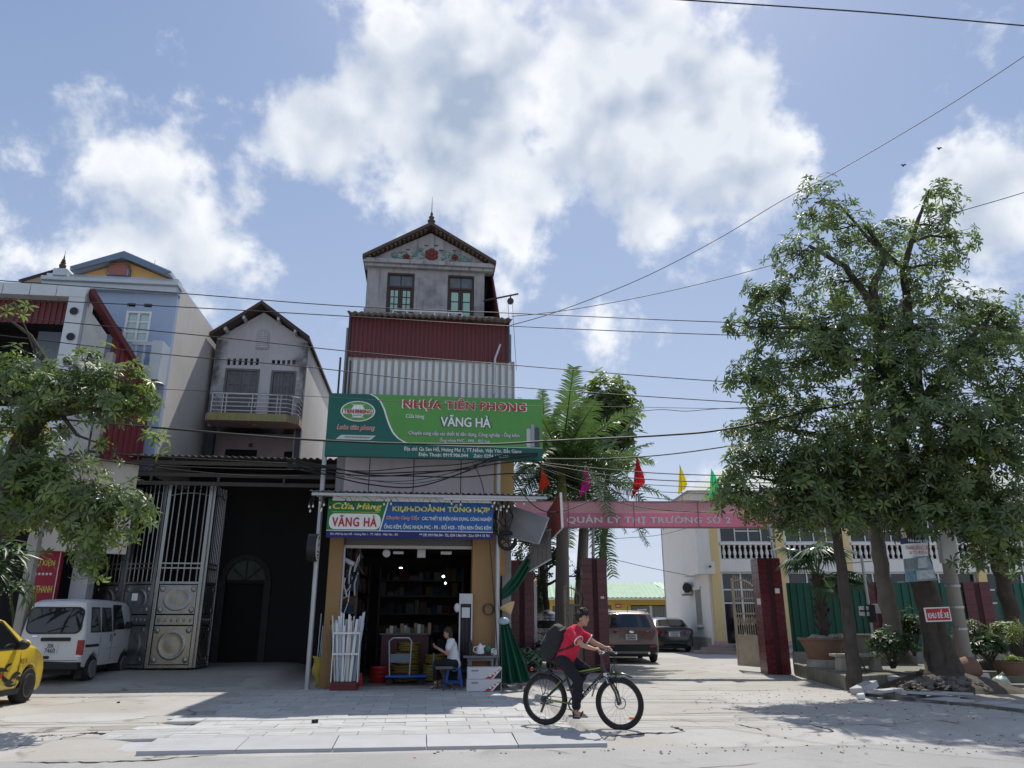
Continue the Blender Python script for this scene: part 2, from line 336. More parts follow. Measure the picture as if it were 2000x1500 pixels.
M_KERB = mat('grey_granite_kerb', (.37,.38,.39),.65,0,.08,2.5,.12,50, rnd=.06, spec=.3, stain=.3, stcol=(.33,.31,.29), stscale=2)
M_CRACK = mat('dark_crack', (.03,.026,.022),1,0,.3,6)
M_CONC = mat('weathered_concrete', (.36,.345,.32),.9,0,.14,2,.25,30, streak=.35, scol=(.12,.115,.1), stain=.4, stcol=(.16,.15,.13))

g = MB(); g.quad((-900,-60,-.14),(900,-60,-.14),(900,1200,-.14),(-900,1200,-.14)); struct('ground', g, M_EARTH)
g = MB(); g.quad((-320,-22,-.082),(320,-22,-.082),(320,-7.45,-.082),(-320,-7.45,-.082)); struct('road', g, M_ROAD, FS)
def lot_z(u, v):
    z = -.086 + .082 * sstep(-7.7,-5.6 if u < -5.2 else -6.75, v)
    if -6.5 < u < .25 and v > -7.5: z = -.062 + .055 * sstep(-5.2,-5.9, u) * sstep(-7.3,-6.9, v)
    if u < -5: z += .2 * sstep(-.2,3.2, v) * sstep(-5.0,-5.6, u)
    return z + .010 * nz(u, v, .7) + .005 * nz(u, v, 2.3)
us = sorted(set([round(-16 + .3 * i, 3) for i in range(int(34 / .3) + 1)] + [-90,-60,-40,-30,-24,-20,20,24,30,40,60,90] + [-5.36,-5.34,.24,.26]))
vs_ = [round(-7.72 + .3 * i, 3) for i in range(int(40 / .3))] + [34,40,50,60,80,110]
g = MB(); g.v = [(u, v, lot_z(u, v)) for v in vs_ for u in us]; nu = len(us)
g.f = [(j * nu + i, j * nu + i + 1,(j + 1) * nu + i + 1,(j + 1) * nu + i) for j in range(len(vs_) - 1) for i in range(nu - 1)]; g.mi = [0] * len(g.f)
struct('forecourt', g, M_LOT, FS, smooth='all')

# stone pavement in front of the shop: pavers laid in running bond, kerb stones along the road
pav = MB(); pav.add([(-5.1,-6.78,-.012),(.15,-6.78,-.012),(-.52,-.1,-.012),(-.52,.2,-.012),(-5.1,.2,-.012)], [(0,1,2,3,4)]); pv = struct('pavement', pav, mat('mortar', (.30,.29,.27),.95,0,.15,8), FS); ORG[pv.name] = Vector((0,0,0))
PL, PD = .60,.40
pm = MB(); pm.box(-PL / 2 + .004, PL / 2 - .004,-PD / 2 + .004, PD / 2 - .004,-.04,.0)
bmx = bmesh.new(); me = mesh_of(pm, 'paver', M_PAVER); bmx.from_mesh(me); bmesh.ops.bevel(bmx, geom=[e for e in bmx.edges if abs(e.verts[0].co.z) < .01 and abs(e.verts[1].co.z) < .01], offset=.006, segments=1, affect='EDGES'); bmx.to_mesh(me); bmx.free()
rp = random.Random(3)
def clip(poly, n, d):                                  # keep the side where n.p <= d
    out = []
    for (p, r) in zip(poly, poly[1:] + poly[:1]):
        a, b_ = p[0] * n[0] + p[1] * n[1] - d, r[0] * n[0] + r[1] * n[1] - d
        if a <= 0: out.append(p)
        if a * b_ < 0: t = a / (a - b_); out.append((p[0] + (r[0] - p[0]) * t, p[1] + (r[1] - p[1]) * t))
    return out
for j in range(17):
    v = -6.77 + PD * (j + .5)
    for i in range(-3,11):
        u = -5.2 + PL * (i + (.5 if j % 2 else 0) + .5); h = PL / 2 - .004; k = PD / 2 - .004
        poly = [(u - h, v - k),(u + h, v - k),(u + h, v + k),(u - h, v + k)]
        c2 = clip(clip(poly, (1,.10),.15 + .10 * -6.8),(-1,0),5.5 + .35 * math.sin(j * 1.7) + (.5 if j < 3 else 0))
        if len(c2) < 3 or max(p[0] for p in c2) - min(p[0] for p in c2) < .07: continue
        loc = (u, v, rp.uniform(-.005,.004)); rot = (rp.uniform(-.006,.006), rp.uniform(-.006,.006), rp.uniform(-.004,.004))
        if len(c2) == 4 and abs(max(p[0] for p in c2) - min(p[0] for p in c2) - 2 * h) < 1e-4: share('paver', me, pv, loc, rot)
        else: q = MB(); q.prism([(p[0] - u, p[1] - v) for p in c2], 2,-.04,0); share('paver', mesh_of(q, 'paver', M_PAVER), pv, loc, rot)
kb = MB(); KL = 1.12
kb.hexa([(-KL / 2 + .006,-.38,-.13),(KL / 2 - .006,-.38,-.13),(KL / 2 - .006,.38,-.13),(-KL / 2 + .006,.38,-.13),
         (-KL / 2 + .006,-.36,-.035),(KL / 2 - .006,-.36,-.035),(KL / 2 - .006,.38,.006),(-KL / 2 + .006,.38,.006)])
kme = mesh_of(kb, 'kerb_stone', M_KERB)
for i in range(-1,5):
    o = share('kerb_stone', kme, pv, (-4.7 + KL * i, -7.18, rp.uniform(-.006,.004) - (.035 if i < 0 else 0)),(rp.uniform(-.012,.012), rp.uniform(-.006,.006), rp.uniform(-.012,.012)))
# cracks and joints in the concrete
def strip(pts, w, fr, z=.004, name='crack', m=M_CRACK):
    q = MB(); P = [Vector((p[0], p[1], 0)) for p in pts]; rr = random.Random(len(pts)); out = []
    for a, b in zip(P, P[1:]):
        n = max(2, int((b - a).length / .07))
        for k in range(n): out.append(a.lerp(b, k / n))
    out.append(P[-1]); L_, R_ = [], []
    for i, p in enumerate(out):
        t = (out[min(i + 1, len(out) - 1)] - out[max(i - 1,0)]).normalized(); nn = Vector((-t.y, t.x, 0)); ww = w * (.35 + rr.random()) * (min(1,.15 + 4 * i / len(out),.15 + 4 * (len(out) - 1 - i) / len(out)))
        j = rr.uniform(-.5,.5) * w * 1.4; zz = lot_z(p.x, p.y) if fr is FS else 0
        if p.y < -7.45 and fr is FS: zz = max(zz, -.082)
        L_.append((p.x + nn.x * (ww / 2 + j), p.y + nn.y * (ww / 2 + j), zz + z)); R_.append((p.x - nn.x * (ww / 2 - j), p.y - nn.y * (ww / 2 - j), zz + z))
    q.v = L_ + R_; n = len(out); q.f = [(i, i + 1, n + i + 1, n + i) for i in range(n - 1)]; q.mi = [0] * (n - 1)
    struct(name, q, m, fr)
def gpts(px): return [FS.gr(x, y, -.04) for x, y in px]
strip(gpts([(0,1455),(90,1454),(150,1444),(180,1436)]),.03, FS)
strip(gpts([(30,1482),(180,1481),(285,1479),(340,1473),(425,1467)]),.05, FS, .006)
strip(gpts([(80,1366),(200,1367),(280,1365),(300,1362)]),.03, FS)
strip(gpts([(150,1440),(185,1437),(205,1441)]),.12, FS)
strip(gpts([(1180,1441),(1260,1437),(1335,1435)]),.05, FS)
strip(gpts([(1310,1425),(1340,1434)]),.06, FS)
strip(gpts([(1434,1419),(1490,1432)]),.035, FS)
strip(gpts([(1568,1417),(1630,1432),(1565,1433)]),.03, FS)
strip(gpts([(1820,1412),(1880,1420)]),.03, FS); strip(gpts([(1700,1420),(1758,1426)]),.03, FS)
strip(gpts([(1280,1400),(1420,1397),(1560,1399)]),.02, FS); strip(gpts([(1160,1371),(1300,1370),(1420,1371)]),.025, FS)
strip(gpts([(1120,1330),(1300,1330),(1470,1329)]),.09, FS, .005, 'joint', mat('dark_dirt', (.2,.18,.15),1,0,.3,5))

# repaired patches in the forecourt concrete
def patch(px, py, ru, rv, c, seed, z=.0035):
    u0, v0 = FS.gr(px, py, -.03); n = 22; q = MB(); rr = random.Random(seed); ring = []
    for i in range(n): a = 2 * math.pi * i / n; k = (abs(math.cos(a)) ** 4 + abs(math.sin(a)) ** 4) ** -.25 * rr.uniform(.86,1.05); ring.append((u0 + ru * k * math.cos(a), v0 + rv * k * math.sin(a)))
    P = [(u0, v0)] + [(u0 + (p[0] - u0) * .5, v0 + (p[1] - v0) * .5) for p in ring] + ring; q.v = [(p[0], p[1], lot_z(*p) + z) for p in P]
    q.f = [(0,1 + i, 1 + (i + 1) % n) for i in range(n)] + [(1 + i, 1 + n + i, 1 + n + (i + 1) % n, 1 + (i + 1) % n) for i in range(n)]; q.mi = [0] * len(q.f)
    struct('concrete_patch', q, ground_mat('patch_%d' % seed, c, tuple(x * 1.1 for x in c), tuple(x * .82 for x in c),.9,.92,.14), FS)
patch(150,1405,1.1,.55,(.40,.395,.385),1); patch(300,1425,.9,.3,(.30,.285,.26),2); patch(1420,1345,1.6,.8,(.35,.34,.31),3); patch(1650,1410,1.1,.5,(.34,.335,.325),4); patch(1330,1405,.9,.35,(.42,.40,.36),5); patch(1290,1310,1.2,1.5,(.36,.345,.31),6); patch(420,1340,1.3,.8,(.31,.305,.295),7)
# ================================================================== the shop house (street frame FS)
M_WHITE = mat('white_paint', (.72,.73,.74),.6,0,.05,2, streak=.15, scol=(.35,.34,.32))
M_GREYPLASTER = mat('mouldy_grey_plaster', (.33,.33,.34),.9,0,.2,1.5,.25,25, streak=.8, scol=(.07,.07,.075), stain=.75, stcol=(.12,.12,.125), stscale=1.3)
M_PINKWALL = mat('pale_lilac_panel', (.62,.56,.58),.75,0,.05,1.5, streak=.25, scol=(.38,.34,.34))
M_BROWNWALL = mat('ochre_brown_render', (.30,.185,.085),.85,0,.10,2,.15,30, streak=.2, scol=(.2,.13,.07), stain=.25, stcol=(.25,.17,.1))
M_STEEL = mat('galvanised_steel', (.42,.44,.46),.45,.6,.12,4, streak=.25, scol=(.22,.19,.16))
M_DARKSTEEL = mat('dark_steel', (.06,.06,.065),.5,.4,.2,4)
M_MAROONSHEET = mat('maroon_corrugated_sheet', (.125,.032,.036),.55,0,.12,2, streak=.45, scol=(.06,.03,.03))
M_WHITESHEET = mat('white_ribbed_sheet', (.74,.78,.79),.5,.1,.06,2, streak=.3, scol=(.42,.42,.4))
M_GREYSHEET = mat('grey_ribbed_sheet', (.30,.30,.28),.55,.1,.08,2, streak=.25, scol=(.26,.25,.22))
M_FIBRO = mat('fibre_cement_sheet', (.22,.20,.18),.9,0,.2,2, streak=.5, scol=(.07,.06,.055))
M_WOODRED = mat('red_brown_timber', (.06,.036,.032),.6,0,.15,5, streak=.4, scol=(.06,.03,.03))
M_PANE = mat('green_glass', (.30,.52,.43),.15,0,.05,2, spec=.6)
M_DARKPANE = mat('dark_dusty_glass', (.10,.12,.14),.25,0,.2,4, spec=.5)
M_ROOFTILE = mat('red_brown_roof', (.085,.062,.056),.8,0,.2,3,.2,20, streak=.3, scol=(.06,.04,.04))
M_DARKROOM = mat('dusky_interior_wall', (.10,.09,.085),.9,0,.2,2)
M_FLOOR = mat('shop_floor_tile', (.22,.21,.20),.5,0,.15,3)

def corrugated(q, u0, u1, z0, z1, v, pitch, depth, flat=.5, axis='v'):
    """ribbed sheet standing upright, ribs vertical: flat pans and raised ribs"""
    n = max(1, round((u1 - u0) / pitch)); p = (u1 - u0) / n; pts = []
    for i in range(n):
        a = u0 + p * i; pts += [(a, v),(a + p * flat * .9, v),(a + p * flat, v - depth),(a + p * (1 - .04), v - depth)]
    pts.append((u1, v)); k = len(pts)
    q.add([(a, b, z0) for a, b in pts] + [(a, b, z1) for a, b in pts], [(i, i + 1, k + i + 1, k + i) for i in range(k - 1)])
def wavy(q, a0, a1, path, pitch, amp, along='u', seg=6):
    """corrugated roofing: waves run along 'u', the profile path is a list of (v,z)"""
    n = max(1, round((a1 - a0) / pitch)) * seg; m_ = len(path); vs = []
    for (b, z) in path:
        for i in range(n + 1):
            a = a0 + (a1 - a0) * i / n; dz = amp * math.sin(2 * math.pi * i / seg); vs.append((a, b, z + dz) if along == 'u' else (b, a, z + dz))
    q.add(vs, [(j * (n + 1) + i, j * (n + 1) + i + 1,(j + 1) * (n + 1) + i + 1,(j + 1) * (n + 1) + i) for j in range(m_ - 1) for i in range(n)])

SU0, SU1 = -4.2,.05
shop = thing('shop_house', 'tall narrow grey shop house with red gable top and ochre pillars', 'building', FS, (SU0 + SU1) / 2,.6)
ZT = 8.55                                              # terrace level
q = MB(); q.box(SU0, SU0 + .22,.6,13,0, ZT); q.box(SU1 - .22, SU1,.6,13,0, ZT); q.box(SU0 + .22, SU1 - .22,12.8,13,0, ZT)
q.box(SU0 + .22, SU1 - .22,.6,.8,3.35, ZT); q.box(SU0 + .22, SU1 - .22,.8,12.8, ZT - .2, ZT); q.build('side_wall', M_GREYPLASTER, shop)
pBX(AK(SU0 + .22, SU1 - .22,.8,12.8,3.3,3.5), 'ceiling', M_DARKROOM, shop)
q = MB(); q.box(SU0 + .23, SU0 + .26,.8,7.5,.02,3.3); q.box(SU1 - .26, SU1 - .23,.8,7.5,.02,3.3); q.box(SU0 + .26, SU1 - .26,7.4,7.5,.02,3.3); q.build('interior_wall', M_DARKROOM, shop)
pBX(AK(SU0 + .26, SU1 - .26,.1,7.4,-.05,.03), 'floor', M_FLOOR, shop)
# ochre pillars either side of the opening
for (x0, x1) in ((634,662),(921,971)):
    a, b, _, _ = FS.rect(x0,1060, x1,1340,.1); pBX(AK(a, b, .1,.6,0,3.34), 'pillar', M_BROWNWALL, shop, bevel=.01)
a, b = FS.at(662,1200,.1)[0], FS.at(921,1200,.1)[0]
q = MB(); zs = FS.at(800,1068,.15)[1]
for i in range(9): q.box(a + .01, b - .01,.30 + .012 * (i % 2),.36, zs + .04 + i * .055, zs + .09 + i * .055)
sh = q.build('roller_shutter', mat('shutter_slats', (.16,.155,.16),.5,.4,.1,3), shop)
pBX(AK(a, b, .26,.40, zs - .03, zs + .035), 'bottom_rail', mat('cream_metal', (.5,.47,.4),.5,.2,.1,3), sh)
pBX(AK(a - .005, a + .04,.2,.28,0, zs), 'guide_rail', M_STEEL, shop)
# lilac panels above the sign, steel joints
jx = [673,722,808,900,965]; zt_, zb_ = FS.at(810,780,.6)[1], 3.5
for i in range(4):
    a_, b_ = FS.at(jx[i], 925,.6)[0], FS.at(jx[i + 1], 925,.6)[0]; pBX(AK(a_ + .012, b_ - .012,.50,.6, zb_, zt_), 'wall_panel', M_PINKWALL, shop)
    if i: pBX(AK(a_ - .03, a_ + .03,.52,.58, zb_, zt_), 'panel_joint', M_DARKSTEEL, shop)
a_, b_ = FS.at(965,925,.6)[0], FS.at(1003,925,.6)[0]; pBX(AK(a_, b_, .52,.6,3.4,6.6), 'corner_panel', mat('ochre_render', (.50,.33,.13),.85,0,.1,2, streak=.25, scol=(.25,.18,.1)), shop)
# white and grey ribbed sheet
u0, z1 = FS.at(678,704,.5); u1, z1b = FS.at(1005,710,.5); q = MB(); corrugated(q, u0, u1,6.4,7.74,.5,(u1 - u0) / 25,.05)
q.build('ribbed_sheet', M_WHITESHEET, shop, solid=.004)
ribs = (u1 - u0) / 25
for i in range(25):
    q = MB(); a_ = u0 + ribs * (i + .54); q.box(a_, a_ + ribs * .40,.438,.446,6.4,7.735); q.build('rib_stripe', M_GREYSHEET, shop)
# maroon sheet under the terrace roof
u0, u1 = FS.at(682,660,.42)[0], FS.at(992,670,.42)[0]
q = MB(); corrugated(q, u0, u1,7.70,8.80,.42,.11,.022); q.build('maroon_sheet', M_MAROONSHEET, shop, solid=.004)
q = MB(); q.box(u0 - .03, u0 + .02,.36,.44,6.5,8.8); q.box(u1 - .02, u1 + .03,.36,.44,7.7,8.8); q.build('edge_trim', M_DARKSTEEL, shop)
q = MB(); wavy(q, u0 - .05, u1 + .08, [(.02,8.76),(.9,8.95)], .16,.02); q.build('eave_sheet', M_FIBRO, shop, solid=.012, smooth='all')
# terrace parapet with rail
q = MB(); pa, pb = FS.at(711,600,1.2)[0], FS.at(965,600,1.2)[0]; q.box(pa, pb, 1.2,1.35, ZT, 9.28); q.box(pa, FS.at(750,600,1.2)[0], 1.12,1.2,9.1,9.34); q.build('parapet', M_GREYPLASTER, shop)
q = MB(); ra, rb = FS.at(768,600,1.1)[0], FS.at(903,600,1.1)[0]
for z in (9.30,9.18): q.tube([(ra, 1.1, z),(rb, 1.1, z)], .022,6)
for i in range(6): a_ = ra + (rb - ra) * i / 5; q.tube([(a_, 1.1,8.9),(a_, 1.1,9.30)], .018,6)
q.build('terrace_rail', M_WHITE, shop)
# the top storey under its gable
TV = 2.0; tu0, tu1 = FS.at(716,560, TV)[0], FS.at(946,560, TV)[0]; te = 11.08; tr = FS.at(843,449, TV)[1]; tum = (tu0 + FS.at(958,520, TV)[0]) / 2; tu2 = FS.at(958,520, TV)[0]
wins = [FS.rect(755,533,809,606, TV), FS.rect(874,538,926,608, TV)]
q = MB(); us_ = [tu0, wins[0][0], wins[0][1], wins[1][0], wins[1][1], tu1]
wz1 = [wins[0][3], wins[1][3]]
for i in range(5):
    if i in (1,3): q.box(us_[i], us_[i + 1], TV, TV + .2, wz1[i // 2], te)
    else: q.box(us_[i], us_[i + 1], TV, TV + .2, ZT, te)
q.box(tu0, tu0 + .2, TV + .2,9, ZT, te); q.box(tu1 - .2, tu1, TV + .2,9, ZT, te); q.box(tu0 + .2, tu1 - .2,8.8,9, ZT, te); q.build('upper_wall', M_GREYPLASTER, shop)
q = MB(); q.prism([(tu0 - .03, te + .1),(tu2 + .03, te + .1),(tum, tr - .12)], 1, TV - .02, TV + .2); gb = q.build('gable', M_GREYPLASTER, shop)
q = MB(); q.box(tu0 - .12, tu2 + .1, TV - .22, TV + .2, te - .03, te + .1); q.box(tu0 - .08, tu2 + .06, TV - .14, TV + .2, te - .12, te - .03); q.build('cornice', M_GREYPLASTER, shop, bevel=.015)
rm = [M_ROOFTILE]
q = MB(); ov = .14
for (ea, sg) in ((tu0 - ov, 1),(tu2 + ov, -1)):
    zed = te + .05; q.hexa([(ea, TV - .3, zed),(tum, TV - .3, tr),(tum, 9.3, tr),(ea, 9.3, zed),(ea, TV - .3, zed + .10),(tum, TV - .3, tr + .10),(tum, 9.3, tr + .10),(ea, 9.3, zed + .10)])
rf = q.build('roof', M_ROOFTILE, shop)
mor = mat('ochre_moulding', (.13,.10,.07),.8,0,.2,4)
for sg in (0,1):
    for i in range(15):
        t = (i + .6) / 16; ea = tu0 - ov if sg == 0 else tu2 + ov; a_ = ea + (tum - ea) * t; z_ = te + .05 + (tr - te - .05) * t
        pBX(AK(a_ - .035, a_ + .035, TV - .24, TV - .02, z_ - .05, z_ - .012), 'eave_bracket', mor, rf)
pLA(AK([(.11,0),(.13,.06),(.07,.1),(.12,.18),(.06,.25),(.085,.31),(.03,.38),(.045,.42),(.012,.5),(.004,1.0),(0,1.02)], 12,(tum, TV - .05, tr + .07)), 'finial', M_ROOFTILE, rf, smooth=True)
# flower relief in the gable
def flower(q, cu, cz, r, v):
    for k in range(6):
        a_ = math.pi / 3 * k + .5; q.ball((cu + math.cos(a_) * r * .6, v, cz + math.sin(a_) * r * .6),(r * .42,.04, r * .42),10,6)
    q.ball((cu, v - .02, cz),(r * .4,.05, r * .4),10,6)
mfl = mat('red_brown_relief', (.16,.04,.03),.8,0,.2,6); mvn = mat('turquoise_relief', (.16,.30,.28),.85,0,.3,8)
for (px, py, r) in ((843,498,.20),(794,503,.11),(888,504,.10)):
    cu_, cz_ = FS.at(px, py, TV); q = MB(); flower(q, cu_, cz_, r, TV - .03); q.build('flower_relief', mfl, gb, smooth='all')
rr = random.Random(5)
for s_ in (-1,1):
    q = MB()
    for k in range(26):
        t = rr.random(); cu_ = FS.at(843,500, TV)[0] + s_ * (.24 + t * .85); cz_ = FS.at(843,507, TV)[1] + rr.uniform(-.02,.30) * (1 - t * .7)
        a_ = rr.uniform(0,6); pts = [(cu_ + math.cos(a_ + j * .9) * .05 * (1 + j * .35), TV - .03, cz_ + math.sin(a_ + j * .9) * .04 * (1 + j * .35)) for j in range(4)]; q.tube(pts, .016,5)
    q.build('scroll_relief', mvn, gb, smooth='all')
q = MB()
for (px, py) in ((821,491),(863,491),(797,489),(888,491),(833,481),(852,481)):
    cu_, cz_ = FS.at(px, py, TV); q.tube([(cu_ - .05, TV - .03, cz_ + .02),(cu_ - .02, TV - .04, cz_),(cu_ + .02, TV - .04, cz_),(cu_ + .05, TV - .03, cz_ + .02)], .014,5)
q.build('bat_relief', mfl, gb)
# french windows
def french_window(parent, w, v, fan, lights, frame_m, pane_m, deep=.07):
    a0, a1, b0, b1 = w; W_ = a1 - a0; fr_ = .05
    q = MB(); q.box(a0, a0 + fr_, v + .02, v + .12, b0, b1); q.box(a1 - fr_, a1, v + .02, v + .12, b0, b1); q.box(a0 + fr_, a1 - fr_, v + .02, v + .12, b1 - fr_, b1)
    zf = b1 - (b1 - b0) * fan
    if fan: q.box(a0 + fr_, a1 - fr_, v + .02, v + .12, zf - .03, zf + .03)
    wn = q.build('window', frame_m, parent)
    if fan:
        for k in range(2):
            c0 = a0 + fr_ + (W_ - 2 * fr_) * k / 2; c1 = a0 + fr_ + (W_ - 2 * fr_) * (k + 1) / 2; pBX(AK(c0 + .01, c1 - .01, v + .08, v + .09, zf + .03, b1 - fr_), 'pane', M_DARKPANE, wn)
    nc, nr = lights; am = (a0 + a1) / 2; top = zf - .03 if fan else b1 - fr_
    for k in range(2):
        c0, c1 = (a0 + fr_, am - .005) if k == 0 else (am + .005, a1 - fr_)
        st = .05; q = MB(); q.box(c0, c0 + st, v + .05, v + .1, b0, top); q.box(c1 - st, c1, v + .05, v + .1, b0, top); q.box(c0 + st, c1 - st, v + .05, v + .1, top - st, top); q.box(c0 + st, c1 - st, v + .05, v + .1, b0, b0 + st)
        iw = (c1 - c0 - 2 * st); ih = top - b0 - 2 * st
        for i in range(1, nc): q.box(c0 + st + iw * i / nc - .012, c0 + st + iw * i / nc + .012, v + .055, v + .095, b0 + st, top - st)
        for j in range(1, nr): q.box(c0 + st, c1 - st, v + .058, v + .092, b0 + st + ih * j / nr - .012, b0 + st + ih * j / nr + .012)
        q.build('casement', frame_m, wn)
        for i in range(nc):
            for j in range(nr):
                pBX(AK(c0 + st + iw * i / nc + .012, c0 + st + iw * (i + 1) / nc - .012, v + .07, v + .08, b0 + st + ih * j / nr + .012, b0 + st + ih * (j + 1) / nr - .012), 'pane', pane_m, wn)
    return wn
wins[0] = (wins[0][0], wins[0][1], 9.2, wins[0][3]); wins[1] = (wins[1][0], wins[1][1], 9.1, wins[1][3])
french_window(shop, wins[0], TV, .26,(2,5), M_WOODRED, M_PANE); french_window(shop, wins[1], TV, .24,(1,4), M_WOODRED, M_PANE)
# maroon sheet leaning along the right side of the top storey
q = MB(); s0, s1 = FS.at(958,521, TV + .1)[0], FS.at(978,624, TV - .3)[0]
q.hexa([(s1, TV - .4,9.0),(s1 + .04, TV - .4,9.0),(s1 + .04,8.5,9.0),(s1,8.5,9.0),(s0, TV + .1, te + .1),(s0 + .04, TV + .1, te + .1),(s0 + .04,8.5, te + .1),(s0,8.5, te + .1)]); q.build('side_sheet', M_MAROONSHEET, shop)
# hoist on the terrace
ho = thing('hoist', 'thin steel hoist arm with pulley and rope beside the gabled top storey', 'hoist', FS, .1,1.3, ZT)
h0, h1 = FS.at(945,582,1.4), FS.at(1012,574,1.0); pTU(AK([(h0[0], 1.6, h0[1]),(h1[0], 1.0, h1[1])], .025,8), 'arm', M_DARKSTEEL, ho)
hp = FS.at(997,585,1.05); q = MB(); q.lathe([(.03,-.03),(.09,-.03),(.07,0),(.09,.03),(.03,.03)], 14,(hp[0], 1.05, hp[1] - .05),1); q.box(hp[0] - .015, hp[0] + .015,1.0,1.1, hp[1] - .05, hp[1] + .12); q.build('pulley', M_DARKSTEEL, ho)
for dx in (-.07,.05): pTU(AK([(hp[0] + dx, 1.05, hp[1] - .06),(hp[0] + dx + .03,.4,7.5)], .008,5), 'rope', mat('pale_rope', (.4,.38,.34),.9), ho)
# thin bent pipe at the corner
pts = [(*FS.at(965,770,.2),0),(*FS.at(967,700,.2),0),(*FS.at(977,673,.2),0)]; q = MB(); q.tube([(p[0], .2, p[1]) for p in pts], .03,8)
single('vent_pipe', q, M_STEEL, 'bent grey pipe rising in front of the white ribbed sheet', 'pipe', FS, pts[0][0], .2, pts[0][1])

# upper billboard
BV = -.3; bu0, bz1 = FS.at(643,767, BV); bu1, bz0 = FS.at(1060,902, BV); bz0 = (bz0 + FS.at(636,888, BV)[1]) / 2; bz1 = (bz1 + FS.at(1060,781, BV)[1]) / 2; BW, BH = bu1 - bu0, bz1 - bz0
bb = thing('billboard', 'large green billboard with red and white lettering above the shop awning', 'billboard', FS, (bu0 + bu1) / 2, BV, bz0)
pBX(AK(bu0, bu1, BV, BV + .14, bz0, bz1), 'board', mat('dark_green_vinyl', (.010,.105,.085),.45,0,.10,1.2,.15,3, streak=.2, scol=(.03,.09,.08)), bb, bevel=.008)
def B(nx, ny, k): return (bu0 + BW * nx, BV - .006 * k, bz1 - BH * ny)
curve = [(.19,.0),(.215,.04),(.24,.12),(.258,.24),(.272,.38),(.286,.50),(.303,.61),(.328,.70),(.362,.765),(.42,.79),(.60,.797),(1.0,.80)]
q = MB(); q.add([B(*p, 1) for p in curve] + [B(1,0,1)], [tuple(range(len(curve) + 1))]); q.build('green_field', mat('leaf_green_vinyl', (.085,.285,.065),.45,0,.10,1.2,.15,3, streak=.2, scol=(.12,.22,.09)), bb)
m_wt = mat('white_print', (.70,.73,.72),.5,0,.04,3); m_rd = mat('red_print', (.42,.022,.035),.5,0,.05,3); m_nv = mat('navy_print', (.01,.03,.08),.5,0,0); m_yl = mat('yellow_print', (.62,.58,.10),.5,0,.05,3)
q = MB(); w_ = .006
q.add([B(p[0] - w_ * .8, p[1] + w_ * .6,2) for p in curve] + [B(p[0] + w_ * .4, p[1] - w_ * .6,2) for p in curve], [(i, i + 1, len(curve) + i + 1, len(curve) + i) for i in range(len(curve) - 1)]); q.build('white_curve', m_wt, bb)
def bl(t, nx, ny, nw, nh, m_, k=3, **kw): return lettering(t, bb, B(nx, ny, k), BW * nw, BH * nh, m_, **kw)
bl('NHỰA TIỀN PHONG', .632,.125,.590,.265, m_wt, 3, offset=.055, spacing=1.06); bl('NHỰA TIỀN PHONG', .632,.125,.578,.245, m_rd, 4, offset=.03, spacing=1.06)
bl('Cửa hàng', .400,.345,.085,.085, m_wt, 3, offset=.012)
bl('VÃNG HÀ', .637,.395,.245,.215, m_nv, 3, offset=.05); bl('VÃNG HÀ', .637,.395,.236,.2, m_wt, 4, offset=.028)
bl('Chuyên cung cấp các thiết bị dân dụng, Công nghiệp - Ống kẽm', .632,.600,.520,.125, m_nv, 3, offset=.05); bl('Chuyên cung cấp các thiết bị dân dụng, Công nghiệp - Ống kẽm', .632,.600,.517,.115, m_wt, 4, offset=.012)
bl('Ống nhựa PVC - PPR - Đồ hơi', .634,.710,.235,.1, m_nv, 3, offset=.05); bl('Ống nhựa PVC - PPR - Đồ hơi', .634,.710,.232,.092, m_wt, 4, offset=.012)
bl('Địa chỉ: Ga Sen Hồ, Hoàng Mai 1, TT.Nếnh, Việt Yên, Bắc Giang', .628,.862,.545,.095, m_wt, 3, offset=.014)
bl('Điện Thoại: 0919.906.044    Zalo: 0394.135.761', .630,.952,.415,.075, m_wt, 3, offset=.014)
def ell(q, nx, ny, rx, ry, k, n=36): q.add([B(nx + rx * math.cos(2 * math.pi * i / n), ny + ry * math.sin(2 * math.pi * i / n), k) for i in range(n)], [tuple(range(n))])
q = MB(); ell(q, .137,.285,.079,.165,2); lg = q.build('logo', m_wt, bb)
q = MB(); ell(q, .137,.285,.073,.15,3); q.build('logo_oval', MATS['leaf_green_vinyl'], lg)
q = MB(); q.add([B(.137 + .036 * math.cos(math.pi / 3 * i),.285 + .12 * math.sin(math.pi / 3 * i),4) for i in range(6)], [tuple(range(6))]); q.add([B(.070,.255,4), B(.204,.255,4), B(.204,.33,4), B(.070,.33,4)], [(0,1,2,3)])
for a_ in (60,120,240,300): q.add([B(.137 + .034 * math.cos(R(a_ - 4)),.285 + .1 * math.sin(R(a_ - 4)),4), B(.137 + .034 * math.cos(R(a_ + 4)),.285 + .1 * math.sin(R(a_ + 4)),4), B(.137 + .068 * math.cos(R(a_)),.285 + .148 * math.sin(R(a_)),4)], [(0,1,2)])
q.build('logo_ball', m_wt, lg)
bl('TIEN PHONG', .137,.292,.128,.06, m_rd, 6, offset=.04); bl('PLASTIC', .137,.355,.04,.022, m_nv, 6, offset=.02)
bl('Luôn tiên phong', .133,.555,.172,.10, m_wt, 3, offset=.06, shear=.25); bl('Luôn tiên phong', .133,.555,.168,.09, m_rd, 4, offset=.02, shear=.25)
q = MB(); q.add([B(.045,.74,3), B(.068,.668,3), B(.225,.668,3), B(.202,.74,3)], [(0,1,2,3)]); q.build('web_strip', mat('pale_grey_print', (.48,.52,.52),.5,0,0), bb)
bl('www.nhuatienphong.vn', .142,.703,.115,.035, m_nv, 5, offset=.01)
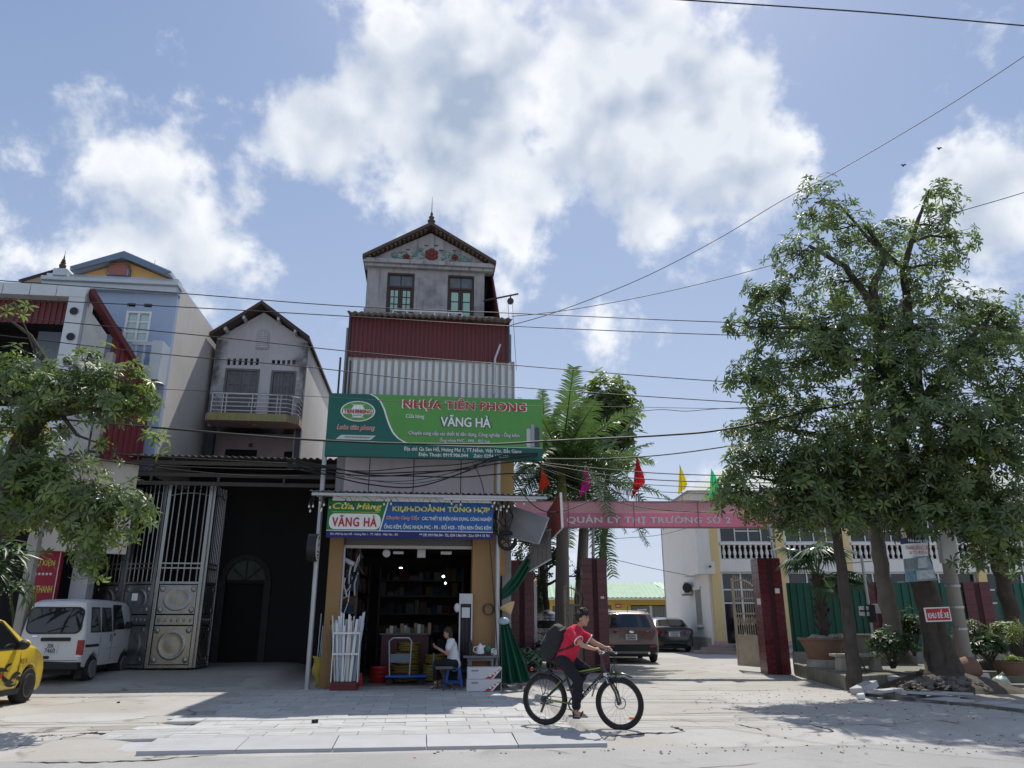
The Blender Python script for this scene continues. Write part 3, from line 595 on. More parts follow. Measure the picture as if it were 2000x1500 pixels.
for (n0, n1, t0, c_) in ((.924,.943,.50,(.46,.47,.48)),(.945,.961,.43,(.30,.32,.35)),(.963,.985,.48,(.05,.07,.10))):
    q = MB(); q.add([B(n0,.79,3), B(n1,.79,3), B(n1, t0,3), B((n0 + n1) / 2, t0 - .02,3), B(n0, t0,3)], [(0,1,2,3,4)]); q.build('pipe_picture', mat('print_%d' % int(n0 * 1000), c_, .5,0,.08,8), bb)
q = MB()
for f_ in (.06,.5,.94): q.box(bu0 + BW * f_ - .03, bu0 + BW * f_ + .03, BV + .14,.5, bz0 + .3, bz0 + .36)
q.build('back_frame', M_STEEL, bb)
# posts carrying the billboard
for i, (xa, ya, xb, yb, w_, lab) in enumerate(((633,885,600,1343,.10, 'grey steel post left of the shop reaching up to the green billboard'),(969,895,976,1340,.10, 'grey steel pole in front of the right ochre pillar'))):
    ua = (FS.at(xa, ya, -.15)[0] + FS.at(xb, yb, -.15)[0]) / 2; q = MB(); q.tube([(ua, -.12,0),(ua, -.12, bz0 + .4)], .055,10); q.lathe([(.1,0),(.1,.02),(.06,.02)], 10,(ua, -.12,0))
    single('sign_post', q, M_STEEL, lab, 'post', FS, ua, -.12,0, smooth=True)
for (x0, y0, y1, lab) in ((660,698,768, 'short dark pipe sticking up behind the left end of the green billboard'),(680,704,772, 'thin dark pipe against the left edge of the white ribbed sheet')):
    u_, z_ = FS.at(x0, y1,.1); z2 = FS.at(x0, y0,.1)[1]; q = MB(); q.tube([(u_, .1, z_ - .6),(u_, .1, z2)], .025,8); single('roof_pipe', q, M_DARKSTEEL, lab, 'pipe', FS, u_, .1, z_ - .6)

# awning and shop sign
aw = thing('awning', 'corrugated metal awning over the blue shop sign', 'awning', FS, -2,-.6,4)
AZ = FS.at(810,962,-.75)[1]; au0, au1 = FS.at(604,960,-.75)[0], FS.at(1078,965,-.75)[0]
q = MB(); wavy(q, au0, au1, [(-.75, AZ),(.55, AZ + .16)], .13,.018); q.build('roof_sheet', mat('weathered_awning_sheet', (.20,.20,.20),.6,.2,.15,3, streak=.4, scol=(.1,.09,.08)), aw, solid=.006, smooth='all')
q = MB(); q.box(au0 + .05, au1 - .1,-.70,-.66, AZ - .09, AZ - .03); q.box(au0 + .05, au1 - .1,.1,.14, AZ + .0, AZ + .06)
for i in range(9): a_ = au0 + .15 + (au1 - au0 - .3) * i / 8; q.box(a_ - .02, a_ + .02,-.66,.1, AZ - .04, AZ + .0)
q.build('frame', M_STEEL, aw)
pBX(AK(FS.at(650,968,-.5)[0], FS.at(960,968,-.5)[0], -.50,-.46, AZ - .17, AZ - .02), 'valance', M_WHITE, aw)
pBX(AK(FS.at(866,969,-.62)[0], FS.at(1047,969,-.62)[0], -.64,-.57, AZ - .13, AZ - .07), 'tube_light', M_WHITE, aw)
SV = -.42; sg = thing('shop_sign', 'blue and green shop sign with yellow lettering under the awning', 'sign', FS, -2.3, SV, 3.2)
s0, s1, t0, t1 = FS.rect(639,977,963,1051, SV); SW, SH = s1 - s0, t1 - t0
pBX(AK(s0, s1, SV, SV + .12, t0, t1), 'board', mat('blue_vinyl', (.012,.095,.32),.45,0,.10,2,.15,4, streak=.25, scol=(.04,.09,.2)), sg)
def Sg(nx, ny, k): return (s0 + SW * nx, SV - .005 * k, t1 - SH * ny)
q = MB(); q.add([Sg(0,0,1), Sg(.358,0,1), Sg(.312,.825,1), Sg(0,.825,1)], [(0,3,2,1)]); q.build('green_field', mat('sign_green', (.010,.17,.045),.45,0,.05,2), sg)
q = MB(); q.add([Sg(0,.83,1), Sg(1,.83,1), Sg(1,1,1), Sg(0,1,1)], [(0,3,2,1)]); q.build('navy_strip', mat('navy_vinyl', (.012,.012,.13),.45,0,.05,2), sg)
q = MB(); q.add([Sg(.356,0,2), Sg(.364,0,2), Sg(.318,.825,2), Sg(.310,.825,2)], [(0,3,2,1)]); q.add([Sg(0,.815,2), Sg(1,.815,2), Sg(1,.832,2), Sg(0,.832,2)], [(0,3,2,1)]); q.build('white_line', m_wt, sg)
q = MB(); pts = []
for (cx_, cy_, a0_) in ((.045,.55,180),(.285,.55,270),(.285,.62,0),(.045,.62,90)):
    for k in range(6): a_ = R(a0_ + 18 * k); pts.append(Sg(cx_ + .033 * math.cos(a_), cy_ + .17 * math.sin(a_),2))
q.add(pts, [tuple(range(len(pts)))[::-1]]); q.build('name_plate', m_wt, sg)
def sl_(t, nx, ny, nw, nh, m_, k=3, **kw): return lettering(t, sg, Sg(nx, ny, k), SW * nw, SH * nh, m_, **kw)
sl_('VÃNG HÀ', .163,.57,.265,.31, m_rd, 4, offset=.035, spacing=1.15)
sl_('Cửa Hàng', .175,.20,.295,.23, m_yl, 3, offset=.03, shear=.2); q = MB(); q.add([Sg(.025,.335,3), Sg(.31,.335,3), Sg(.31,.345,3), Sg(.025,.345,3)], [(0,3,2,1)]); q.build('underline', m_yl, sg)
sl_('KINH DOANH TỔNG HỢP', .682,.215,.595,.25, m_yl, 3, offset=.035)
sl_('Chuyên Cung Cấp:', .45,.47,.20,.145, m_wt, 3, offset=.06, shear=.2); sl_('Chuyên Cung Cấp:', .45,.47,.198,.135, m_rd, 4, offset=.02, shear=.2)
sl_('CÁC THIẾT BỊ ĐIỆN DÂN DỤNG, CÔNG NGHIỆP', .778,.47,.425,.165, m_wt, 3, offset=.022)
sl_('ỐNG KẼM, ỐNG NHỰA PVC - PR - ĐỒ HƠI - TIỆN REN ỐNG KẼM', .664,.70,.648,.175, m_wt, 3, offset=.022)
sl_('ĐC: Phố Ga Sen Hồ - Hoàng Mai 1 - TT. Nếnh - Việt Yên - BG', .225,.913,.40,.085, m_wt, 3, offset=.012)
sl_('*** DĐ: 0919 906 044 - TEL: 0204 3 866 044 - ZaLo: 039 4 135 761', .765,.913,.425,.075, m_wt, 3, offset=.012)
# string of bulbs hanging before the sign
bs = thing('bulb_string', 'string of small lamp bulbs hanging before the blue shop sign', 'string lights', FS, -2.3,-.6,4)
rb_ = random.Random(9); bx = []
for i in range(22): bx.append((612 + (1040 - 612) * i / 21 * .95 + rb_.uniform(-6,6),978 + rb_.uniform(0,18)))
bx += [(604,985),(606,994),(625,978),(628,990),(633,982),(962,985),(970,990),(978,992),(984,985),(990,994),(966,978)]
bmE = MB(); bmE.ball((0,0,-.045),(.022,.022,.034),8,6); bme = mesh_of(bmE, 'bulb', mat('milky_bulb', (.66,.64,.58),.3,0,0, spec=.5), True)
bmC = MB(); bmC.lathe([(.016,-.015),(.018,.03),(.008,.045)], 8); cme = mesh_of(bmC, 'socket', M_DARKSTEEL)
wire = []
for (x_, y_) in sorted(bx):
    u_, z_ = FS.at(x_, y_, -.62); o = share('bulb', bme, bs, (u_, -.62, z_)); share('socket', cme, o, (u_, -.62, z_)).location = (0,0,0); wire.append((u_, -.62, z_ + .06)); wire.append((u_ + .07,-.62, AZ - .07))
pTU(AK(wire, .006,4), 'cord', M_DARKSTEEL, bs)
# ================================================================== houses and shed left of the shop
M_HW = mat('whitewashed_plaster', (.50,.50,.52),.88,0,.10,1.2,.12,25, streak=.25, scol=(.2,.2,.2), stain=.25, stcol=(.25,.25,.26), stscale=.7)
M_MOULD = mat('mould_blackened_plaster', (.20,.205,.21),.92,0,.25,2,.2,25, streak=.6, scol=(.04,.045,.045), stain=.6, stcol=(.4,.4,.41), stscale=1.8)
M_BEIGE = mat('bare_beige_render', (.60,.57,.53),.9,0,.07,.8,.12,20, streak=.3, scol=(.40,.38,.35), stain=.3, stcol=(.45,.42,.4), stscale=.5)
M_BLUE = mat('blue_house_paint', (.33,.42,.57),.8,0,.06,1, streak=.15, scol=(.2,.25,.35))
M_BLUEDK = mat('slate_blue_trim', (.13,.19,.27),.7,0,.08,2)
M_BLUEWT = mat('pale_blue_cornice', (.48,.54,.60),.75,0,.06,2, streak=.2, scol=(.3,.33,.36))
M_ORANGE = mat('apricot_render', (.68,.42,.17),.8,0,.05,2)
M_PINK = mat('pink_render', (.55,.36,.35),.85,0,.08,1.5, streak=.2, scol=(.35,.25,.24))
M_GREYWOOD = mat('weathered_grey_timber', (.16,.16,.17),.85,0,.2,5, streak=.5, scol=(.08,.08,.085))
M_CLAD = mat('silver_cladding', (.50,.54,.56),.4,.25,.05,1.5, streak=.12, scol=(.3,.3,.3))
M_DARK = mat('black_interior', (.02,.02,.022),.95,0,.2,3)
M_STAIN = mat('dull_stainless', (.30,.31,.31),.3,.8,.15,2.2, streak=.3, scol=(.10,.10,.09))
M_BLACKTIN = mat('sooty_roof_sheet', (.10,.095,.09),.8,.1,.2,2, streak=.4, scol=(.03,.03,.03))

def edge_mould(name, src, half):
    """plaster blackened by mould creeping in from both corners of the front"""
    m = src.copy(); m.name = name; nt = m.node_tree; L = nt.links.new; b = nt.nodes['Principled BSDF']; c = b.inputs['Base Color'].links[0].from_socket
    tc = N(nt, 'ShaderNodeTexCoord'); sp = N(nt, 'ShaderNodeSeparateXYZ'); L(tc.outputs['Object'], sp.inputs[0]); n = N(nt, 'ShaderNodeTexNoise'); n.inputs['Scale'].default_value = 1.9; n.inputs['Detail'].default_value = 9; n.inputs['Roughness'].default_value = .68; L(tc.outputs['Object'], n.inputs['Vector'])
    f = mth(nt, 'ADD', mth(nt, 'ABSOLUTE', sp.outputs[0]), mth(nt, 'MULTIPLY', mth(nt, 'SUBTRACT', n.outputs[0], .5),1.7)); r = N(nt, 'ShaderNodeMapRange', interpolation_type='SMOOTHSTEP'); r.inputs[1].default_value = half - .5; r.inputs[2].default_value = half + .12; r.inputs[4].default_value = .88; L(f, r.inputs[0])
    x = N(nt, 'ShaderNodeMix', data_type='RGBA'); L(r.outputs[0], x.inputs['Factor']); L(c, x.inputs['A']); x.inputs['B'].default_value = (.045,.05,.05,1); L(x.outputs['Result'], b.inputs['Base Color']); return m
def house_block(q, u0, u1, v0, v1, z0, z1, t=.22):
    """side and rear walls; the front is built apart"""
    q.box(u0, u0 + t, v0, v1, z0, z1); q.box(u1 - t, u1, v0, v1, z0, z1); q.box(u0 + t, u1 - t, v1 - t, v1, z0, z1)
def wall_holes(q, u0, u1, z0, z1, va, vb, holes):
    """an upright wall with rectangular holes: cut on a grid"""
    us_ = sorted({u0, u1, *[h[0] for h in holes], *[h[1] for h in holes]}); zs_ = sorted({z0, z1, *[h[2] for h in holes], *[h[3] for h in holes]})
    for a, b in zip(us_, us_[1:]):
        run = None
        for c, d in zip(zs_, zs_[1:]):
            m_ = ((a + b) / 2,(c + d) / 2); solid = not any(h[0] < m_[0] < h[1] and h[2] < m_[1] < h[3] for h in holes)
            if solid: run = (run[0], d) if run else (c, d)
            if not solid and run: q.box(a, b, va, vb, *run); run = None
        if run: q.box(a, b, va, vb, *run)

# narrow grey house in the middle
HV = 7.0; hu0, hu1 = -9.26,-6.24; he = 10.45; ha, hz = FS.at(513,597, HV - .3)
hm = thing('narrow_house', 'narrow grey plaster house with steep gable and steel balcony rail', 'house', FS, (hu0 + hu1) / 2, HV)
q = MB(); house_block(q, hu0, hu1, HV + .2,19,0, he); q.build('side_wall', M_BEIGE, hm)
vents = []
for (xa, xb, n_, ya, yb) in ((441,508,6,700,713),(529,579,5,703,712)):
    for i in range(n_):
        c_ = xa + (xb - xa) * (i + .5) / n_; vents.append(FS.rect(c_ - 3.1, ya, c_ + 3.1, yb, HV))
doors = [FS.rect(436,720,504,800, HV), FS.rect(527,724,576,800, HV)]; zb2 = FS.at(490,812, HV)[1]
doors = [(d[0], d[1], zb2, d[3]) for d in doors]
mw = .42
q = MB(); wall_holes(q, hu0, hu1, zb2 - .1, he, HV, HV + .2, vents + doors); q.build('front_wall', edge_mould('mould_edged_plaster', M_HW, 1.5), hm)
q = MB(); q.prism([(hu0, he),(hu1, he),(hu1, he + .02),(ha, hz - .12),(hu0, he + .02)], 1, HV, HV + .2); gbl = q.build('gable_wall', M_HW, hm)
for vt in vents: pBX(AK(vt[0], vt[1], HV + .12, HV + .15, vt[2], vt[3]), 'vent_back', M_DARK if vt[0] < -7.2 else M_GREYWOOD, hm)
for d_ in doors:
    w_ = d_[1] - d_[0]; q = MB(); q.box(d_[0], d_[0] + .07, HV - .02, HV + .1, d_[2], d_[3]); q.box(d_[1] - .07, d_[1], HV - .02, HV + .1, d_[2], d_[3]); q.box(d_[0] + .07, d_[1] - .07, HV - .02, HV + .1, d_[3] - .07, d_[3]); dd = q.build('door', M_GREYWOOD, hm)
    for k in range(2):
        a_ = d_[0] + .08 + k * (w_ - .16) / 2; b_ = a_ + (w_ - .16) / 2 - .01; q = MB(); q.box(a_, b_, HV + .05, HV + .08, d_[2], d_[3] - .08)
        for z_ in (d_[2] + .1, d_[2] + .75, d_[3] - .5, d_[3] - .12): q.box(a_, b_, HV + .03, HV + .05, z_ - .05, z_ + .05)
        for f_ in (0,.5,1): q.box(a_ + (b_ - a_ - .07) * f_, a_ + (b_ - a_ - .07) * f_ + .07, HV + .028, HV + .05, d_[2], d_[3] - .08)
        q.build('door_leaf', M_GREYWOOD, dd)
# arched louvre in the gable
a0_, a1_, c0_, c1_ = FS.rect(501,643,526,682, HV); am_ = (a0_ + a1_) / 2; rw = (a1_ - a0_) / 2
arch = [(a0_, c0_),(a1_, c0_)] + [(am_ + rw * math.cos(R(t_)), c1_ - rw + rw * math.sin(R(t_))) for t_ in range(0,181,20)]
q = MB(); q.prism(arch, 1, HV - .03, HV + .0); lv = q.build('attic_window', mat('pale_grey_louvre', (.40,.40,.42),.8,0,.1,4), gbl)
for k in range(8): z_ = c0_ + .05 + k * (c1_ - c0_ - .2) / 8; pBX(AK(a0_ + .05, a1_ - .05, HV - .055, HV - .03, z_, z_ + .045), 'slat', M_HW, lv)
pBX(AK(am_ - .02, am_ + .02, HV - .065, HV - .03, c0_, c1_ - .08), 'mullion', M_HW, lv)
# roof slabs with overhang
q = MB()
for ea in (hu0 - .12, hu1 + .12):
    for (ee, aa, th) in ((he - .06, hz, .09),): q.hexa([(ea, HV - .45, ee),(ha, HV - .45, aa),(ha, 19.2, aa),(ea, 19.2, ee),(ea, HV - .45, ee + th),(ha, HV - .45, aa + th),(ha, 19.2, aa + th),(ea, 19.2, ee + th)])
rf = q.build('roof', M_ROOFTILE, hm)
for ea in (hu0 - .12, hu1 + .12):
    pHX(AK([(ea, HV - .49, he - .07),(ha, HV - .49, hz - .01),(ha, HV - .45, hz - .01),(ea, HV - .45, he - .07),(ea, HV - .49, he + .06),(ha, HV - .49, hz + .12),(ha, HV - .45, hz + .12),(ea, HV - .45, he + .06)]), 'barge_board', M_WOODRED, rf)
    for t_ in (.3,.65): c_ = ea + (ha - ea) * t_; z_ = he - .06 + (hz - he + .06) * t_; pBX(AK(c_ - .04, c_ + .04, HV - .44, HV - .0, z_ - .12, z_ - .01), 'purlin', M_HW, rf)
# balcony
bv0 = 6.1; bz_ = FS.at(490,822, bv0)[1]; bt = FS.at(490,808, bv0)[1]; bl_, br_ = FS.at(398,815, bv0)[0], FS.at(581,815, bv0)[0]
q = MB(); q.prism([(bl_, HV + .1),(bl_, bv0 + .12),(bl_ + .12, bv0),(br_ - .35, bv0),(br_, bv0 + .35),(br_, HV + .1)], 2, bz_ + .01, bt); bal = q.build('balcony', M_PINK, hm)
mt_ = mat('yellow_green_tile', (.32,.31,.12),.5,0,.12,6, rnd=.12)
nb = 44
for i in range(nb): a_ = bl_ + .12 + (br_ - .35 - bl_ - .12) * i / nb; pBX(AK(a_ + .004, a_ + (br_ - bl_ - .47) / nb - .004, bv0 - .015, bv0, bz_, bt + .01), 'tile', mt_, bal)
for i in range(6): t_ = i / 6; q = MB(); q.bar((br_ - .35 + .35 * (t_ + .08), bv0 - .008 + .35 * (t_ + .08),(bz_ + bt) / 2),(br_ - .35 + .35 * (t_ + .16), bv0 - .008 + .35 * (t_ + .16),(bz_ + bt) / 2),.012, bt - bz_ + .01); q.build('tile', mt_, bal)
rt = FS.at(490,770, bv0 + .1)[1]; rail = [(bl_ + .16, HV),(bl_ + .16, bv0 + .1),(br_ - .38, bv0 + .1),(br_ - .06, bv0 + .42),(br_ - .06, HV)]
rm_ = mat('brushed_rail', (.58,.60,.60),.35,.5,.05,3)
for k in range(5): z_ = bt + .12 + (rt - bt - .12) * k / 4; pTU(AK([(p[0], p[1], z_) for p in rail], .018 if k < 4 else .028,6), 'handrail' if k == 4 else 'rail_bar', rm_, bal, smooth=True)
for x_ in (413,434,441,492,541,548,572): u_ = FS.at(x_, 790, bv0 + .1)[0]; pTU(AK([(u_, bv0 + .1, bt),(u_, bv0 + .1, rt)], .02,6), 'baluster', rm_, bal)
for x_ in (486,498): u_ = FS.at(x_, 790, bv0 + .1)[0]; pTU(AK([(u_, bv0 + .1, bt + .25),(u_, bv0 + .1, rt - .25)], .014,6), 'baluster', rm_, bal)
# recessed storey below the balcony
z4 = 5.9
q = MB(); hol = [FS.rect(437,878,500,925, HV + .9), FS.rect(553,882,574,925, HV + .9)]; hol = [(h[0], h[1], z4, h[3]) for h in hol]; wall_holes(q, hu0 + .22, hu1 - .22,0, bz_ + .01, HV + .9, HV + 1.1, hol); q.build('recessed_wall', mat('dusky_pink_render', (.42,.33,.34),.85,0,.1,2, streak=.2, scol=(.25,.2,.2)), hm)
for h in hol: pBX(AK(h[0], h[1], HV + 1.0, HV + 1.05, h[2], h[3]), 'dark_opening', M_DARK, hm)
for (x0_, x1_) in ((401,416),(575,586)): a_, b_ = FS.at(x0_, 865, HV)[0], FS.at(x1_, 865, HV)[0]; pBX(AK(a_, b_, HV, HV + .25,0, bz_ + .01), 'column', mat('black_tile', (.035,.035,.045),.4,0,.2,3), hm)
cu_, cz_ = FS.at(497,838, HV - .3); pLA(AK([(.13,0),(.11,-.05),(.0,-.06)], 14,(cu_, HV - .3, bz_ + .01)), 'ceiling_lamp', mat('amber_glass', (.35,.22,.1),.4), hm)
cu_, cz_ = FS.at(490,870, HV + .9); pBX(AK(cu_ - .06, cu_ + .06, HV + .82, HV + .9, cz_ - .06, cz_ + .06), 'meter_box', M_DARKSTEEL, hm)
pBX(AK(hu0 + .22, hu1 - .22, HV + .1, HV + 1.1, z4 - .2, z4 - .1), 'storey_floor', M_GREYPLASTER, hm)

# blue house
BHV = 3.35; c0u, c1u = -13.0,-9.42; be = 10.75
hb = thing('blue_house', 'blue painted house with orange gable and tall pale side wall', 'house', FS, (c0u + c1u) / 2, BHV)
q = MB(); house_block(q, c0u, c1u, BHV + .2,22,5.25, be); q.box(c0u + .1, c1u - .02,7.1,21.9,0,5.25); q.build('side_wall', M_BEIGE, hb)
ww = FS.rect(243,608,293,668, BHV); hol = [FS.rect(248,592,265,599, BHV), FS.rect(281,593,297,600, BHV), ww]
w3 = FS.rect(225,800,283,880, BHV)
q = MB(); wall_holes(q, c0u, c1u, 5.25, be - .33, BHV, BHV + .2, hol + [w3]); q.build('front_wall', M_BLUE, hb)
for h in hol[:2]: pBX(AK(h[0], h[1], BHV + .12, BHV + .15, h[2], h[3]), 'vent_back', M_DARK, hb)
dk = pBX(AK(w3[0], w3[1], BHV + .1, BHV + .14, w3[2], w3[3]), 'dark_window', M_DARK, hb)
for (x_, y_) in ((237,862),(254,868)): a_, z_ = FS.at(x_, y_, BHV + .06); pBX(AK(a_ - .09, a_ + .09, BHV + .05, BHV + .07, z_ - .12, z_ + .12), 'pane', M_PANE, dk)
def casement(parent, w, v, fm, pm_, nr=3):
    a0, a1, b0, b1 = w; q = MB(); f_ = .06; q.box(a0, a0 + f_, v - .02, v + .12, b0, b1); q.box(a1 - f_, a1, v - .02, v + .12, b0, b1); q.box(a0 + f_, a1 - f_, v - .02, v + .12, b1 - f_, b1); q.box(a0 + f_, a1 - f_, v - .02, v + .12, b0, b0 + f_); m_ = (a0 + a1) / 2; q.box(m_ - f_ / 2, m_ + f_ / 2, v - .01, v + .11, b0 + f_, b1 - f_)
    for j in range(1, nr): z_ = b0 + (b1 - b0) * j / nr; q.box(a0 + f_, m_ - f_ / 2, v + .03, v + .09, z_ - .025, z_ + .025); q.box(m_ + f_ / 2, a1 - f_, v + .03, v + .09, z_ - .025, z_ + .025)
    wn = q.build('window', fm, parent)
    for k in range(2):
        c0, c1 = (a0 + f_, m_ - f_ / 2) if k == 0 else (m_ + f_ / 2, a1 - f_)
        for j in range(nr): pBX(AK(c0 + .01, c1 - .01, v + .05, v + .06, b0 + (b1 - b0) * j / nr + .03, b0 + (b1 - b0) * (j + 1) / nr - .03), 'pane', pm_, wn)
    return wn
casement(hb, ww, BHV, M_WHITE, mat('frosted_green_glass', (.45,.60,.58),.25,0,.05,2, spec=.5))
q = MB(); q.box(c0u - .1, c1u + .02, BHV - .20, BHV + .2, be - .33, be - .14); q.box(c0u - .1, c1u + .05, BHV - .30, BHV + .2, be - .14, be - .02); q.box(c0u - .05, c1u, BHV - .12, BHV + .2, be - .02, be + .14); q.box(FS.at(113,545, BHV)[0], FS.at(140,545, BHV)[0], BHV - .35, BHV + .1, be - .02, be + .2); q.build('cornice', M_BLUEWT, hb, bevel=.02)
ga, gz = FS.at(237,487, BHV - .5); g0, g1 = FS.at(128,552, BHV - .5)[0], FS.at(328,558, BHV - .5)[0]; gzb = be + .14
ga = (g0 + g1) / 2
q = MB(); q.prism([(g0 + .2, gzb),(g1 - .2, gzb),(ga, gz - .2)], 1, BHV - .1, BHV + .2); gw = q.build('gable_wall', M_ORANGE, hb)
q = MB()
for ea in (g0, g1): q.hexa([(ea, BHV - .42, gzb - .02),(ga, BHV - .42, gz - .12),(ga, 22, gz - .12),(ea, 22, gzb - .02),(ea, BHV - .42, gzb + .10),(ga, BHV - .42, gz),(ga, 22, gz),(ea, 22, gzb + .10)])
rf = q.build('roof', M_BLUEWT, hb)
for ea in (g0, g1): pHX(AK([(ea + (.16 if ea == g0 else -.16), BHV - .46, gzb - .02),(ga, BHV - .46, gz - .24),(ga, BHV - .42, gz - .24),(ea + (.16 if ea == g0 else -.16), BHV - .42, gzb - .02),(ea, BHV - .46, gzb + .06),(ga, BHV - .46, gz - .03),(ga, BHV - .42, gz - .03),(ea, BHV - .42, gzb + .06)]), 'barge_board', M_BLUEDK, rf)
fu, fz = FS.at(252,488, BHV + 1); pLA(AK([(.07,0),(.09,.05),(.04,.1),(.06,.16),(.03,.22),(.015,.3),(.004,.75),(0,.76)], 10,(ga + .25, BHV + 1.2, gz - .2)), 'finial', M_ROOFTILE, rf, smooth=True)
# arched louvre window in the orange gable
a0_, a1_, c0_, c1_ = FS.rect(213,517,259,555, BHV); am_ = (a0_ + a1_) / 2; c0_ = gzb
BHW = BHV - .1
def archp(sc, zoff=0): rw = (a1_ - a0_) / 2 * sc; zt_ = c1_ - (1 - sc) * .25; return [(am_ - rw, c0_ + zoff),(am_ + rw, c0_ + zoff)] + [(am_ + rw * math.cos(R(t_)), zt_ - rw + rw * math.sin(R(t_))) for t_ in range(0,181,15)]
q = MB(); q.prism(archp(1),1, BHW - .08, BHW); aw_ = q.build('arched_window', M_BLUEDK, gw)
q = MB(); q.prism(archp(.86,.004),1, BHW - .11, BHW - .082); q.build('surround', M_BLUEWT, aw_)
q = MB(); q.prism(archp(.76,.008),1, BHW - .14, BHW - .112); q.build('shutter', mat('pinkish_shutter', (.36,.17,.14),.7,0,.1,4), aw_)
for k in range(7): z_ = c0_ + .04 + k * .055; pBX(AK(am_ - .26, am_ + .26, BHW - .155, BHW - .141, z_, z_ + .03), 'slat', MATS['pinkish_shutter'], aw_)
# small balcony on the blue front
a_, b_ = FS.at(258,690, BHV - .5)[0], FS.at(318,690, BHV - .5)[0]; z0_, z1_ = FS.at(290,715, BHV - .5)[1], FS.at(290,670, BHV - .5)[1]
q = MB(); q.box(b_ - .28, b_, BHV - .6, BHV, z0_ - .4, z1_ + .05); q.box(a_, b_ - .28, BHV - .6, BHV - .5, z1_ - .1, z1_); q.box(a_, b_ - .28, BHV - .6, BHV, z0_ - .3, z0_); bb_ = q.build('balcony', M_BLUEWT, hb)
for k in range(4): u_ = a_ + .1 + k * .22; pLA(AK([(.05, z0_),(.03, z0_ + .12),(.06, z0_ + .28),(.03, z0_ + .42),(.05, z1_ - .1)], 8,(u_, BHV - .55,0)), 'baluster', M_BLUEWT, bb_, smooth=True)
# drainpipe
u_ = FS.at(226,850, BHV - .1)[0]; pTU(AK([(u_, BHV - .1,5.3),(u_, BHV - .1, FS.at(226,790, BHV - .1)[1])], .06,10), 'drainpipe', mat('brown_pvc', (.16,.08,.05),.5), hb, smooth=True)

# red pyramid roof far left
RV = 9.5; ru, rz = FS.at(92,540, RV); r0, r1 = FS.at(38,552, RV)[0], FS.at(124,552, RV)[0]; rzb = FS.at(80,552, RV)[1]; rt_ = FS.at(92,524, RV + 1.2)[1] - .15; rc = (r0 + r1) / 2
rh = thing('red_roof_pavilion', 'small dark red roof with tall turned spire behind the silver frame', 'building', FS, rc, RV + 1.2)
pBX(AK(r0 + .15, r1 - .15, RV + .1, RV + 2.3,0, rzb), 'wall', M_MAROONSHEET, rh)
q = MB(); q.add([(r0, RV, rzb),(r1, RV, rzb),(r1, RV + 2.4, rzb),(r0, RV + 2.4, rzb),(rc, RV + 1.2, rt_ + .15)], [(0,1,4),(1,2,4),(2,3,4),(3,0,4),(3,2,1,0)]); rf = q.build('roof', M_ROOFTILE, rh)
for (a_, b_) in (((r0, RV),(rc, RV + 1.2)),((r1, RV),(rc, RV + 1.2))): q = MB(); q.bar((*a_, rzb + .04),(*b_, rt_ + .19),.14,.1); q.build('ridge', M_WOODRED, rf)
sf = .5; pLA(AK([(r_ * sf * 1.1, h_ * sf) for r_, h_ in [(.16,0),(.2,.06),(.13,.1),(.2,.22),(.24,.36),(.2,.48),(.1,.56),(.19,.62),(.09,.68),(.16,.75),(.08,.8),(.13,.88),(.06,.95),(.05,1.1),(.02,1.3),(.006,1.75),(0,1.76)]], 14,(rc, RV + 1.2, rt_ + .1)), 'finial', M_ROOFTILE, rf, smooth=True)

# silver-framed party hall at far left
LV = 1.0; lr = FS.at(165,600, LV)[0]; lc0 = FS.at(133,600, LV)[0]
hl = thing('party_hall', 'silver clad party hall front with maroon sheet and portholes behind the tree', 'building', FS, lr - 3, LV)
zt_, zb_ = FS.at(80,556, LV)[1], FS.at(80,578, LV)[1]
xs = [-60,7,61,113]
for i in range(4):
    a_ = FS.at(xs[i], 566, LV)[0] if i else lr - 7; b_ = FS.at(xs[i + 1], 566, LV)[0] if i < 3 else lr; pBX(AK(a_ + .008, b_ - .008, LV - .05, LV + .5, zb_, zt_), 'cladding_panel', M_CLAD, hl)
pBX(AK(lc0, lr, LV - .045, LV + .45,5.0, zb_ - .006), 'column', M_CLAD, hl)
pBX(AK(lc0 + .1, lc0 + .28, LV + .1, LV + .3,0,5.0), 'lower_column', M_CONC, hl)
for y_ in (608,658,706): u_, z_ = FS.at(145 - (y_ - 608) * .13, y_, LV - .05); q = MB(); q.lathe([(.10,-.02),(.085,.0),(.085,.02)], 18,(u_, LV - .06, z_),1); q.lathe([(.085,0),(0,.01)], 18,(u_, LV - .075, z_),1); q.build('porthole', mat('black_gloss', (.012,.015,.02),.3), hl)
z2_ = FS.at(60,622, LV)[1]; q = MB(); corrugated(q, lr - 7, lc0, z2_, zb_ + .05, LV + .35,.14,.03); q.build('maroon_sheet', M_MAROONSHEET, hl, solid=.004)
q = MB(); q.box(lr - 7, lr, 3.6,3.75,0, zt_ - .3); q.box(lr - 7, lr, LV + .5,3.6, zt_ - .4, zt_ - .25); q.box(lr - 7, lc0, LV + .2,3.6,5.1,5.25); q.box(lr - 7, lr - 6.85, LV + .5,3.6,0, zt_ - .4); q.build('inner_wall', M_DARK, hl)
pBX(AK(lr - 7, lc0 - .01, LV, LV + .2,5.0, FS.at(60,795, LV)[1]), 'fascia', M_CLAD, hl)
for k in range(4): a_ = lr - 5.6 + 1.5 * k; pTU(AK([(a_, LV + .5,6.9),(a_ + .7, LV + 1.4,8.3),(a_ + 1.4, LV + .5,6.9)], .04,6), 'truss', M_DARKSTEEL, hl)
